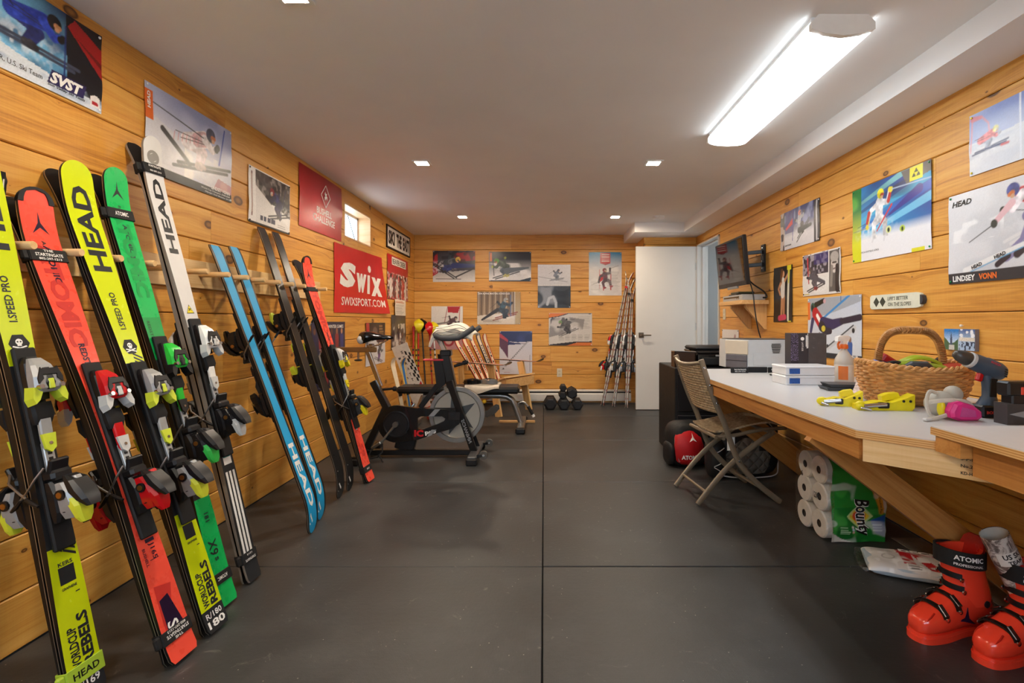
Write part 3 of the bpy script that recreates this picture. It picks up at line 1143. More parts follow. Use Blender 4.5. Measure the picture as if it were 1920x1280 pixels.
BIND_HEAD = (M('binding_silver', '#A3A5A6', 0.34, metal=0.25), LIME, BLACK, M('heel_lime', '#DDE23C', 0.3))
# far-left yellow pair
zy = [(0, CHAR), (0.055, YEL), (0.445, CHAR), (0.54, CHAR), (0.985, YEL)]
ry1, sh1, f1 = pair('y1', (-1.325, 1.468, 0), (-1.70, 1.475, 1.73), WD, 0.112, 0.070, 0.098, zy, lambda sh: yellow_items(sh), BIND_HEAD,
                    ('outer yellow racing ski beside the lime strap, black skull emblem above its grey binding', 'inner yellow ski of the lime-strapped pair, binding turned to the wall'), sc=0.765)
mb = MB()
across(mb, 'R/169', sh1, 0.04, 0, 0.07, 0.022)
mb.build('lettering', INK_W, ry1[0], smooth=0)
mb = MB()
for j, (tx, ww_, hh) in enumerate((('KERS', 0.04, 0.012), ('GRAPHENE', 0.042, 0.008))):
    across(mb, tx, sh1, 0.394 - 0.072 * j, 0, ww_, hh)
mb.build('lettering', CHAR, ry1[0], smooth=0)
strap(f1, sh1, 0.075, 'lime rubber strap round the tails of the far yellow skis', STRAP_G, [('HEAD', 0.02, 0.075)], ink=INK, wd=0.05)
# red pair
def red_items(sh):
    it = [('P', prong(1.490, 0, 0.042, 1), VIOLET), ('T', 'A', 1.435, 0.0, 0.014, 0.012, -1, CHAR, 0.02, 0),
          ('T', 'ATOMIC', 1.420, -0.004, 0.135, 0.022, -1, VIOLET, 0.03, 0),
          ('T', 'ATOMIC', 1.425, 0.002, 0.36, 0.056, -1, REDD, 0.04, 0),
          ('T', 'REDSTER', 1.075, 0.0, 0.105, 0.021, -1, VIOLET, 0.03, 0), ('T', 'S9', 0.965, 0.0, 0.032, 0.021, -1, M('sand_ink', '#E5B391', 0.4), 0.01, 0),
          ('P', [(0.235, -0.030), (0.12, 0.004), (0.09, -0.03), (0.06, -0.03), (0.085, 0.034), (0.25, 0.03)], REDD),
          ('P', [(0.21, -0.008), (0.10, -0.034), (0.075, 0.0), (0.085, 0.026), (0.20, 0.026)], VIOLET, 0.0007),
          ('T', 'S9', 0.125, 0.004, 0.055, 0.040, -1, INK_W, 0.02, 0),
          ('T', 'J165', 0.385, -0.004, 0.055, 0.022, -1, VIOLET, 0.01, 0), ('T', 'BUSHELL', 0.375, 0.026, 0.06, 0.010, -1, VIOLET, 0.01, 0),
          ('P', rect(0.33, 0.332, -0.018, 0.014), VIOLET), ('P', rect(0.388, 0.400, -0.02, 0.012), VIOLET)]
    return it


BIND_AT = (LGREY, WHITE, RED, RED)
rr, sh2, f2 = pair('r', (-1.168, 1.635, 0), (-1.70, 1.652, 1.507), WD, 0.108, 0.068, 0.104, [(0, REDO)], red_items, (RED, LGREY, BLACK, RED),
                   ('outer coral red slalom ski with black tip guard, between two yellow pairs', 'inner coral red slalom ski of the pair between two yellow pairs'), sc=0.735, tipcap=BLACK)
strap(f2, sh2, 1.385, 'black lettered strap round the red skis at peg height', STRAP, [('THE', .008, .03), ('STARTINGATE', .011, .085), ('802-297-1213', .008, .07)])
strap(f2, sh2, 0.085, 'black lettered strap round the tails of the red skis on the floor', STRAP, [('THE', .008, .03), ('STARTINGATE', .011, .085), ('802-297-1213', .008, .07)], d=-1)
# second yellow pair
ry3, sh3, f3 = pair('y3', (-1.156, 1.785, 0), (-1.70, 1.797, 1.643), WD, 0.114, 0.068, 0.096, [(0, CHAR), (0.078, YEL), (0.43, CHAR), (0.99, YEL)], lambda sh: yellow_items(sh), BIND_HEAD,
                    ('outer yellow racing ski with black tail reading 180, beside the green ski', 'inner yellow racing ski of the pair next to the green skis'), sc=0.720)
mb = MB()
across(mb, 'R/180', sh3, 0.056, 0, 0.07, 0.020, 0.01)
across(mb, '180', sh3, 0.026, 0, 0.075, 0.026, 0.03)
mb.build('lettering', INK_W, ry3[0], smooth=0)
mb = MB()
for j, (tx, ww_, hh) in enumerate((('KERS', 0.04, 0.012), ('GRAPHENE', 0.042, 0.008))):
    across(mb, tx, sh3, 0.394 - 0.072 * j, 0, ww_, hh)
mb.build('lettering', CHAR, ry3[0], smooth=0)
# green pair
def green_items(sh):
    return [('P', prong(1.660, 0, 0.040, 1), CHAR), ('T', 'B', 1.605, 0.0, 0.012, 0.012, -1, CHAR, 0.0, 0),
            ('T', 'ATOMIC', 1.530, -0.004, 0.12, 0.018, -1, CHAR, 0.03, 0), ('T', 'ATOMIC', 1.60, 0.002, 0.37, 0.056, -1, GRND, 0.05, 0),
            ('P', rect(0.96, 1.40, -0.0025, 0.0025), CHAR, 0.0007), ('P', disc(1.40, 0, 0.012), CHAR, 0.0007),
            ('T', 'REDSTER', 1.135, 0.020, 0.085, 0.012, -1, CHAR, 0.0, 0),
            ('T', '181', 0.36, 0.0, 0.034, 0.02, -1, CHAR, 0.02, 0), ('T', 'X9', 0.255, 0.004, 0.06, 0.04, -1, CHAR, 0.01, 0), ('T', 's', 0.185, 0.0, 0.014, 0.018, -1, CHAR, 0.02, 0)]


gr_, sh4, f4 = pair('g', (-1.22, 1.945, 0), (-1.70, 1.962, 1.672), WD, 0.100, 0.066, 0.090, [(0, GRN), (0.30, GRN), (0.42, CHAR), (0.98, GRND), (1.15, GRN)], green_items,
                    (M('binding_green', '#27C23F', 0.25, coat=0.3), BLACK, BLACK, M('heel_green', '#3FCB55', 0.3), dict(hs=BLACK)),
                    ('outer bright green ski with black strap below its tip', 'inner green ski of the bright green pair'), sc=0.80)
strap(f4, sh4, 1.571, 'black strap with white emblem round the green skis below the tips', STRAP, [('ATOMIC', 0.017, 0.055)])
strap(f4, sh4, 0.105, 'black strap round the tails of the green skis', STRAP, [('ATOMIC', 0.014, 0.05)], knob=False, d=-1)
# tall white pair
def white_items(sh):
    it = [('T', 'HEAD', 1.425, 0.0, 0.33, 0.045, 1, CHAR, 0.035, 0), ('P', disc(1.845, 0, 0.03, 16), SGREY), ('P', disc(1.845, 0, 0.018, 16), SWHITE, 0.0007),
          ('P', [(1.20, 0.0), (1.16, 0.02), (1.16, -0.02)], CHAR, 0.0005), ('P', [(1.195, 0.0), (1.163, 0.017), (1.163, -0.017)], YELLOW, 0.0008), ('T', 'K', 1.182, 0.0, 0.014, 0.014, -1, INK, 0.03, 0),
          ('P', rect(0.50, 0.56, -0.022, 0.022), INK_W), ('P', rect(0.53, 0.56, -0.02, 0.02), M('teal_ink', '#1D8C88', 0.4), 0.0007)]
    for t_ in (-0.020, 0.0, 0.020):
        it.append(('P', rect(0.10, 0.47, t_ - 0.006, t_ + 0.006), INK_W))
    return it


SIDE_G = M('ski_side_grey', '#8C8378', 0.4)
wh, sh5, f5 = pair('w', (-1.226, 2.13, 0), (-1.70, 2.142, 1.861), WD, 0.092, 0.064, 0.080, [(0, CHAR), (0.02, CHAR), (0.60, CHAR), (1.0, CHAR), (1.10, SWHITE)], white_items,
                   (WHITE, LGREY, BLACK, M('heel_white', '#CFCFCB', 0.3), dict(hs=BLACK)), ('outer tall white and grey ski with black lettering, tallest in the rack', 'inner tall white ski of the tallest pair in the rack'), sc=0.865, rise=0.04)
for r in wh:
    for c in r.children:
        if c.name.startswith('body'):
            c.data.materials[0] = SIDE_G
strap(f5, sh5, 1.795, 'black lettered strap round the white skis near the ceiling poster', STRAP, [('STARTINGATE', .010, .06), ('802-297-1213', .007, .055)])
strap(f5, sh5, 0.10, 'black lettered strap round the tails of the white skis', STRAP, [('STARTINGATE', .010, .06), ('1213', .007, .03)], d=-1)


# single skis standing on their tips, bases towards the room
def single(foot, head, wt, ww, wl, base_mats, base_cols, topm, items, bind, label, sc, th=0.015, rise=0.055):
    fr, L = frame_of(head, foot, (0.0, 1, 0), 1)
    sh = SkiShape(L + 0.01, wt, ww, wl, th, rise)
    r = thing('ski', label, 'ski', fr, 'skis standing in the wall rack')
    ski_body(sh, r, [(0, topm)], base_mats, base_cols)
    if items:
        decals(sh, r, items(sh), True)
    binding(sh, r, sc, *bind)
    ground([r])
    return r, sh


def blue_items(sh):
    L = sh.L
    return [('T', 'HEAD', L - 0.475, 0.0, 0.345, 0.050, 1, INK_W, 0.03, 0), ('P', [(L - 0.045, 0.028), (L - 0.10, 0.018), (L - 0.10, 0.026), (L - 0.05, 0.036)], INK_W),
            ('P', [(L - 0.05, 0.01), (L - 0.09, 0.03), (L - 0.095, 0.02), (L - 0.06, 0.004)], INK_W)]


def black_items(sh):
    L = sh.L
    return [('P', [(L - 0.045, 0.030), (L - 0.17, 0.022), (L - 0.17, 0.030), (L - 0.05, 0.038)], INK_W), ('P', [(L - 0.05, 0.0), (L - 0.09, 0.03), (L - 0.095, 0.02), (L - 0.06, -0.006)], INK_W)]


BB = (BLACK, BLACK, BLACK, BLACK_G)
single((-1.16, 2.612, 0), (-1.705, 2.602, 1.468), 0.116, 0.078, 0.094, [SKI_BASE, BLUE, SKI_BASE], (-1, -0.72, 0.72, 1), CHAR, blue_items, BB, 'blue-based ski standing on its tip, beside the white pair', 0.70)
single((-1.195, 2.785, 0), (-1.705, 2.762, 1.485), 0.116, 0.078, 0.094, [SKI_BASE, BLUE, SKI_BASE], (-1, -0.72, 0.72, 1), CHAR, blue_items, BB, 'blue-based ski standing on its tip, beside the black-based skis', 0.70)
BL = (BLACK, LIME, BLACK, M('heel_lime2', '#C8D84A', 0.3))
single((-1.225, 3.13, 0), (-1.735, 3.085, 1.654), 0.108, 0.072, 0.086, [SKI_BASE], (-1, 1), YEL, black_items, BL, 'black-based ski standing on its tip, beside the blue skis', 0.78)
single((-1.217, 3.265, 0), (-1.735, 3.25, 1.652), 0.108, 0.072, 0.086, [SKI_BASE], (-1, 1), YEL, black_items, BL, 'black-based ski standing on its tip, beside the red pair by the bike', 0.78)
# second red pair near the bike
r8, sh8, f8 = pair('r8', (-1.187, 3.45, 0), (-1.66, 3.46, 1.522), WD, 0.112, 0.068, 0.104, [(0, REDO), (0.44, CHAR), (0.96, REDO)],
                   lambda sh: [('P', prong(1.48, 0, 0.042, 1), VIOLET), ('T', 'ATOMIC', 1.42, 0.0, 0.36, 0.056, -1, REDD, 0.04, 0), ('T', 'REDSTER', 1.06, 0, 0.1, 0.02, -1, VIOLET, 0.03, 0), ('T', 'S9', 0.26, 0.0, 0.09, 0.05, -1, REDD, 0.02, 0), ('P', rect(0.36, 0.385, -0.012, 0.012), INK_W)],
                   (LGREY, YELLOW, BLACK, YELLOW, dict(hs=DGREY)), ('outer coral red ski with yellow heel binding, beside the exercise bike', 'inner coral red ski of the pair beside the exercise bike'), sc=0.70, tipcap=BLACK)
strap(f8, sh8, 1.375, 'thin black strap round the red skis beside the bike, below the tips', STRAP, None, wd=0.03)
strap(f8, sh8, 0.085, 'black strap with white mark round the tails of the red skis beside the bike', STRAP, [('ATOMIC', 0.012, 0.04)], knob=False, d=-1)
# ================================================================== POSTERS, BANNERS AND SIGNS
class Art:
    """paints a printed sheet: colours on a fine grid, x in 0..a, y in 0..1 (up)"""

    def __init__(self, wd, hg, bg='#FFFFFF', res=0.0042):
        self.nx, self.ny = max(8, int(wd / res)), max(8, int(hg / res))
        self.a = wd / hg
        x = (np.arange(self.nx + 1) / self.nx) * self.a
        y = np.arange(self.ny + 1) / self.ny
        self.X, self.Y = np.meshgrid(x, y)
        self.px = 1.0 / self.ny
        self.C = np.zeros(self.X.shape + (3,))
        self.C[:] = lin(bg)

    def put(self, m, c, al=1.0, tex=False):
        m = (np.clip(m, 0, 1) * al)[..., None]
        col = np.array(lin(c) if isinstance(c, str) else c)
        if tex:
            if not hasattr(self, 'tx'):
                self.tx = 0.5 * self.noise(34, 5) + 0.5 * self.noise(17, 6)
            col = np.clip(col * (0.42 + 1.1 * self.tx[..., None]) + 0.10 * np.clip(self.tx[..., None] - 0.68, 0, 1), 0, 1)
        self.C = self.C * (1 - m) + col * m
        return self

    def grad(self, c0, c1, ang=90, lo=0.0, hi=1.0, mask=None):
        d = (self.X / self.a - 0.5) * math.cos(math.radians(ang)) + (self.Y - 0.5) * math.sin(math.radians(ang)) + 0.5
        q = np.clip((d - lo) / (hi - lo), 0, 1)[..., None]
        col = np.array(lin(c0)) * (1 - q) + np.array(lin(c1)) * q
        m = np.ones_like(self.X) if mask is None else mask
        self.C = self.C * (1 - m[..., None]) + col * m[..., None]
        return self

    def box(self, x0, y0, x1, y1, c, al=1.0):
        m = ((self.X >= x0) & (self.X <= x1) & (self.Y >= y0) & (self.Y <= y1)).astype(float)
        return self.put(m, c, al)

    def pmask(self, pts):
        m = np.zeros(self.X.shape, bool)
        n = len(pts)
        for i in range(n):
            (x0, y0), (x1, y1) = pts[i], pts[(i + 1) % n]
            if abs(y1 - y0) < 1e-9:
                continue
            c = ((y0 > self.Y) != (y1 > self.Y)) & (self.X < (x1 - x0) * (self.Y - y0) / (y1 - y0) + x0)
            m ^= c
        return m.astype(float)

    def poly(self, pts, c, al=1.0):
        return self.put(self.pmask(pts), c, al)

    def ell(self, cx, cy, rx, ry, c, al=1.0, rot=0, soft=None):
        r = math.radians(rot)
        dx, dy = self.X - cx, self.Y - cy
        u, v = dx * math.cos(r) + dy * math.sin(r), -dx * math.sin(r) + dy * math.cos(r)
        d = np.sqrt((u / rx) ** 2 + (v / ry) ** 2)
        s = soft if soft else self.px / min(rx, ry)
        return self.put(np.clip((1 - d) / s + 0.5, 0, 1), c, al)

    def limb(self, pts, ws, c, al=1.0, tex=False):
        m = np.zeros_like(self.X)
        for i in range(len(pts) - 1):
            (x0, y0), (x1, y1) = pts[i], pts[i + 1]
            w0, w1 = ws[i], ws[i + 1]
            L2 = (x1 - x0) ** 2 + (y1 - y0) ** 2 + 1e-12
            q = np.clip(((self.X - x0) * (x1 - x0) + (self.Y - y0) * (y1 - y0)) / L2, 0, 1)
            d = np.hypot(self.X - x0 - q * (x1 - x0), self.Y - y0 - q * (y1 - y0))
            m = np.maximum(m, np.clip((w0 + (w1 - w0) * q - d) / self.px + 0.5, 0, 1))
        return self.put(m, c, al, tex)

    def noise(self, cells, seed=0, stretch=1.0):
        r = np.random.default_rng(seed + 100)
        gx, gy = max(2, int(cells * self.a / stretch)) + 2, cells + 2
        g = r.random((gy, gx))
        u = self.X / self.a * (gx - 2)
        v = self.Y * (gy - 2)
        i, j = u.astype(int), v.astype(int)
        fu, fv = u - i, v - j
        fu, fv = fu * fu * (3 - 2 * fu), fv * fv * (3 - 2 * fv)
        return (g[j, i] * (1 - fu) + g[j, i + 1] * fu) * (1 - fv) + (g[j + 1, i] * (1 - fu) + g[j + 1, i + 1] * fu) * fv

    def blot(self, c, cells, lo=0.5, hi=0.7, al=1.0, seed=0, stretch=1.0, mask=None):
        m = np.clip((self.noise(cells, seed, stretch) - lo) / (hi - lo), 0, 1)
        if mask is not None:
            m = m * mask
        return self.put(m, c, al)

    def lines(self, x0, y0, x1, y1, n, c, al=0.7, seed=3, fill=0.55):
        """blocks of small print"""
        r = np.random.default_rng(seed)
        for k in range(n):
            yy = y1 - (y1 - y0) * (k + 0.5) / n
            m = (np.abs(self.Y - yy) < (y1 - y0) / n * fill / 2) & (self.X >= x0) & (self.X <= x0 + (x1 - x0) * r.uniform(0.7, 1.0))
            self.put(m.astype(float), c, al)
        return self

    def skier(self, x, y, s, flip=1, rot=0, suit='#1B2A6B', legs=None, helm='#222222', gog='#C8642A', ski='#B02020', boot='#D8D8D8', glove='#202020', bib=None, pose='carve', pole='#303030'):
        legs = legs or suit
        r = math.radians(rot)

        def tf(p):
            u, v = p[0] * flip * s, p[1] * s
            return (x + u * math.cos(r) - v * math.sin(r), y + u * math.sin(r) + v * math.cos(r))

        def lm(pts, ws, c):
            self.limb([tf(p) for p in pts], [w_ * s for w_ in ws], c, 1.0, max(ws) > 0.035)

        P = {'carve': dict(sk=[((-0.55, -0.50), (0.62, -0.36)), ((-0.42, -0.40), (0.70, -0.27))], hip=(-0.10, -0.05), k1=(0.20, -0.12), b1=(0.12, -0.38), k2=(0.02, -0.22), b2=(0.0, -0.44),
                           sh=(0.12, 0.24), e1=(0.36, 0.12), h1=(0.50, 0.22), e2=(-0.10, 0.20), h2=(-0.20, 0.36), hd=(0.22, 0.40), p1=((0.50, 0.22), (0.10, -0.10)), p2=((-0.20, 0.36), (-0.62, 0.10))),
             'front': dict(sk=[((-0.24, -0.62), (-0.14, -0.42)), ((0.16, -0.64), (0.24, -0.42))], hip=(0.0, -0.08), k1=(0.20, -0.22), b1=(0.20, -0.50), k2=(-0.18, -0.22), b2=(-0.18, -0.50),
                           sh=(0.02, 0.24), e1=(0.30, 0.20), h1=(0.36, 0.46), e2=(-0.28, 0.12), h2=(-0.40, -0.14), hd=(0.05, 0.44), p1=((0.36, 0.46), (0.85, 0.52)), p2=((-0.40, -0.14), (-0.8, -0.2))),
             'tuck': dict(sk=[((-0.60, -0.42), (0.70, -0.34)), ((-0.50, -0.36), (0.78, -0.27))], hip=(-0.28, 0.0), k1=(0.06, -0.06), b1=(-0.06, -0.34), k2=(0.12, -0.10), b2=(0.02, -0.32),
                          sh=(0.16, 0.12), e1=(0.34, -0.02), h1=(0.48, 0.06), e2=(0.30, 0.0), h2=(0.44, 0.02), hd=(0.32, 0.22), p1=((0.46, 0.05), (-0.4, 0.02)), p2=((0.46, 0.05), (-0.5, 0.10)))}[pose]
        cx_, cy_ = tf((-0.15, -0.36))
        d_ = np.hypot((self.X - cx_) / (0.75 * s), (self.Y - cy_) / (0.30 * s))
        self.put(np.clip(1.1 - d_, 0, 1) * np.clip((self.noise(26, 11) - 0.35) * 3, 0, 1), '#EDEEF2', 0.75)
        for a_, b_ in P['sk']:
            lm([a_, b_], [0.026, 0.026], ski)
        lm([P['k2'], P['b2']], [0.075, 0.055], legs)
        lm([P['hip'], P['k2']], [0.11, 0.08], legs)
        lm([P['sh'], P['e2'], P['h2']], [0.075, 0.06, 0.05], suit)
        lm([P['hip'], P['k1'], P['b1']], [0.12, 0.085, 0.06], legs)
        for b_ in ('b1', 'b2'):
            lm([P[b_], (P[b_][0] + 0.08, P[b_][1] - 0.02)], [0.06, 0.045], boot)
        lm([P['hip'], P['sh']], [0.125, 0.135], suit)
        if bib:
            q = [(P['hip'][k] * 0.45 + P['sh'][k] * 0.55) for k in (0, 1)]
            lm([q, P['sh']], [0.11, 0.12], bib)
        lm([P['p1'][0], P['p1'][1]], [0.009, 0.006], pole)
        lm([P['p2'][0], P['p2'][1]], [0.009, 0.006], pole)
        lm([P['sh'], P['e1'], P['h1']], [0.08, 0.062, 0.05], suit)
        for h_ in ('h1', 'h2'):
            lm([P[h_], P[h_]], [0.058, 0.058], glove)
        hx, hy = P['hd']
        lm([(hx, hy), (hx, hy)], [0.115, 0.115], helm)
        lm([(hx + 0.03, hy - 0.035), (hx + 0.085, hy - 0.035)], [0.042, 0.035], gog)
        lm([(hx + 0.045, hy - 0.085), (hx + 0.06, hy - 0.085)], [0.035, 0.03], '#C99A78')
        return self

    def grain(self, amt=0.06, seed=1):
        r = np.random.default_rng(seed)
        self.C = np.clip(self.C * (1 + amt * (r.random(self.X.shape)[..., None] - 0.5) * 2), 0, 1)
        return self


WALLF = {'L': lambda u, z: (basis((XL, 0, 0), (0, 1, 0), (0, 0, 1), (1, 0, 0))),
         'B': lambda u, z: (basis((0, YB, 0), (1, 0, 0), (0, 0, 1), (0, -1, 0))),
         'R': lambda u, z: (basis((XR, 0, 0), (0, -1, 0), (0, 0, 1), (-1, 0, 0)))}
PINM = {'w': M('pin_white', '#EEEEEE', 0.3), 'g': M('pin_green', '#1C8A4B', 0.3), 'y': M('pin_yellow', '#E5D33A', 0.3), 'k': M('pin_black', '#1A1A1A', 0.3)}
N_SHEET = 0


def sheet(wl, u0, z0, wd, hg, label, paint, texts=(), pins='w', cat='poster', name='poster', bg='#F2F0EC', curl=0.006, lift=0.003, warp=None, res=0.0042, group=None, corners=(0, 1, 2, 3), rough=None):
    """printed sheet on a wall: lower-left (u0,z0) along the viewer's right, texts = (body,x,y,w,h,mat,bold,shear,rot) in metres"""
    global N_SHEET
    N_SHEET += 1
    A = Art(wd, hg, bg, res)
    paint(A)
    mx = WALLF[wl](0, 0) @ Matrix.Translation((u0, z0, 0.0015))
    root = thing(name, label, cat, mx, group)
    rr_ = random.Random(N_SHEET)
    ph = [rr_.uniform(0, 6.28) for _ in range(4)]

    def pos(x, y, h=0.0):
        a, b = x / wd, y / hg
        e = (abs(2 * a - 1) ** 4) * 0.5 + (abs(2 * b - 1) ** 4) * 0.5
        cn = (4 * a * (1 - a)) * 0.5 + (4 * b * (1 - b)) * 0.5
        z = lift + curl * (0.5 + 0.5 * math.sin(3.1 * a + ph[0]) * math.sin(2.6 * b + ph[1])) * cn + curl * 0.5 * max(0, math.sin(9 * b + ph[2])) * (abs(2 * a - 1) ** 6)
        if warp:
            x, y, z = warp(x, y, z)
        return (x, y, z + h)

    nx, ny = A.nx, A.ny
    me = bpy.data.meshes.new('sheet')
    vs = [pos(i * wd / nx, j * hg / ny) for j in range(ny + 1) for i in range(nx + 1)]
    q = np.arange((nx + 1) * (ny + 1)).reshape(ny + 1, nx + 1)
    fs = np.stack([q[:-1, :-1], q[:-1, 1:], q[1:, 1:], q[1:, :-1]], -1).reshape(-1, 4)
    me.vertices.add(len(vs))
    me.vertices.foreach_set('co', np.array(vs).ravel())
    me.loops.add(fs.size)
    me.loops.foreach_set('vertex_index', fs.ravel())
    me.polygons.add(len(fs))
    me.polygons.foreach_set('loop_start', np.arange(0, fs.size, 4))
    me.polygons.foreach_set('use_smooth', np.ones(len(fs), bool))
    me.update(calc_edges=True)
    ca_ = me.color_attributes.new('print', 'FLOAT_COLOR', 'POINT')
    c4 = np.ones((len(vs), 4))
    c4[:, :3] = A.C.reshape(-1, 3)
    ca_.data.foreach_set('color', c4.ravel())
    me.materials.append(PRINT)
    o = bpy.data.objects.new('sheet', me)
    COL.objects.link(o)
    o.parent = root
    for tx in texts:
        body, x, y, w_, h_, m_ = tx[:6]
        bold, shear, rot = (list(tx[6:]) + [0.02, 0, 0][len(tx) - 6:])[:3]
        mb = MB()
        put_text(mb, body, lambda a, b: pos(a, b, 0.0012), x, y, w_, h_, 0, bold, shear, rot)
        mb.build('lettering', m_, root, smooth=0)
    if pins:
        for k, (a, b) in enumerate(((0.012, 0.012), (wd - 0.012, 0.012), (wd - 0.012, hg - 0.012), (0.012, hg - 0.012))):
            if k not in corners:
                continue
            mb = MB()
            x, y, z = pos(a, b)
            mb.lathe([(0.0015, -z), (0.0015, 0.001), (0.0052, 0.0015), (0.0052, 0.004), (0.003, 0.0055)], 8, 0, Matrix.Translation((x, y, z)))
            mb.build('pushpin', PINM[pins], root)
    return root


TEAL = M('ink_blue', '#1D3C8C', 0.4)
ORANGE = M('ink_orange', '#E8722C', 0.4)
INKR = M('ink_red', '#C0191F', 0.4)


# ---- left wall (u = y) -------------------------------------------------
def p_svst(A):
    A.grad('#2A78B8', '#120F30', 40, 0.15, 0.85)
    A.ell(0.42, 0.50, 0.55, 0.5, '#7FC6EC', 0.9, soft=1.0)
    A.blot('#0E2A66', 5, 0.5, 0.8, 0.7, 2)
    A.poly([(1.02, 0), (1.5, 0), (1.5, 1), (1.0, 1)], '#14121A')
    A.poly([(1.02, 0.86), (1.12, 0.98), (1.5, 0.80), (1.5, 0.42)], '#A3161B')
    A.poly([(1.10, 0.80), (1.5, 0.62), (1.5, 0.55)], '#6E0D12')
    A.put(A.pmask([(0, 0), (1.5, 0), (1.5, 0.10), (0.9, 0.17), (0.45, 0.24), (0, 0.34)]), '#DCE4EE')
    A.blot('#AFC0D6', 14, 0.5, 0.7, 0.8, 5, 2, (A.Y < 0.20).astype(float))
    A.skier(0.60, 0.66, 0.76, 1, -6, '#2A45B8', '#232C6A', '#16161C', '#C98A5A', '#3A4258', '#2C2C34', '#141418', '#23389C', 'tuck')
    A.limb([(0.10, 1.0), (0.40, 0.72)], [0.005, 0.008], '#15151A')
    A.limb([(0.98, 0.22), (1.0, 0.84)], [0.010, 0.010], '#1B2C6E')
    A.poly([(0.78, 0.085), (1.23, 0.085), (1.27, 0.245), (0.83, 0.245)], '#2A2458')
    A.poly([(1.33, 0.05), (1.46, 0.05), (1.46, 0.17), (1.40, 0.20), (1.33, 0.17)], '#E9E4E4')
    A.poly([(1.35, 0.07), (1.44, 0.07), (1.44, 0.11), (1.35, 0.12)], '#B2222B')
    A.grain(0.08)


sheet('L', 1.53, 1.922, 0.458, 0.308, 'dark blue ski racer poster with red curtain corner, up by the ceiling', p_svst,
      [('SPENCER, U.S. Ski Team', 0.012, 0.022, 0.21, 0.020, INK, 0.0), ('SVST', 0.248, 0.030, 0.128, 0.042, INK_W, 0.05, 0.3),
       ('Sun Valley Ski Tools', 0.240, 0.014, 0.145, 0.012, INK, 0.02, 0.3)], res=0.0034)
sheet('L', 1.60, 2.226, 0.115, 0.030, 'small white paper tag with black mark above the racer poster', lambda A: A.box(0, 0, 9, 1, '#E8E6E1'),
      [('1.', 0.085, 0.006, 0.02, 0.016, INK, 0.03, 0.2, 0)], pins=None, name='paper_tag', cat='tag', lift=0.010)
sheet('L', 1.40, 1.512, 0.235, 0.075, 'small black card on the plank wall above the red ski tips', lambda A: A.box(0, 0, 9, 1, '#17171A'), [('I', 0.222, 0.02, 0.004, 0.03, INK_W)], pins=None, name='wall_card', cat='card')


def p_head(A):
    A.grad('#E3E3EA', '#9AA4CC', 70, 0.25, 0.9)
    A.blot('#C4CBE4', 5, 0.45, 0.8, 0.6, 3)
    A.put(A.pmask([(0, 0.16), (1.56, 0.10), (1.56, 0.42), (0.8, 0.46), (0, 0.70)]), '#D5D6DE', 0.9)
    A.blot('#FFFDF6', 6, 0.5, 0.75, 0.9, 7, 1, ((A.X > 0.6) & (A.Y < 0.5)).astype(float))
    A.skier(0.86, 0.58, 0.80, 1, 6, '#E7DFE2', '#D9C8CC', '#2B3150', '#B5602E', '#2A2B30', '#B8A9A4', '#3A3A44', '#CFA8AE', 'tuck')
    for k in range(7):
        A.limb([(0.42 + 0.07 * k, 0.50 + 0.012 * k), (0.44 + 0.07 * k, 0.60 + 0.012 * k)], [0.006, 0.006], '#C56A74', 0.7)
    A.limb([(0.25, 0.56), (0.70, 0.28)], [0.035, 0.03], '#2E2F33')
    A.limb([(0.0, 0.82), (0.95, 0.70)], [0.006, 0.008], '#26262C')
    A.limb([(1.38, 0.95), (1.27, 0.45)], [0.012, 0.014], '#2E49A5')
    A.poly([(1.15, 0.10), (1.56, 0.10), (1.56, 0.22), (1.25, 0.26)], '#B8454C', 0.6)
    A.box(0, 0, 9, 0.105, '#1D1D20')
    A.box(0, 0.60, 0.115, 0.92, '#E06B26')
    A.grain(0.05)


sheet('L', 2.203, 1.766, 0.611, 0.398, 'pale lavender ski racer poster with orange tab, behind the white ski tip', p_head,
      [('HEAD', 0.030, 0.285, 0.075, 0.018, INK_W, 0.04, 0, PI / 2), ('LINDSEY VONN', 0.44, 0.034, 0.155, 0.020, INK_W, 0.03), ('World Cup Champion 2008/2009', 0.36, 0.019, 0.235, 0.011, INK_W, 0.01), ('Olympic Gold Medalist 2010', 0.39, 0.005, 0.205, 0.010, INK_W, 0.01)], res=0.0036)


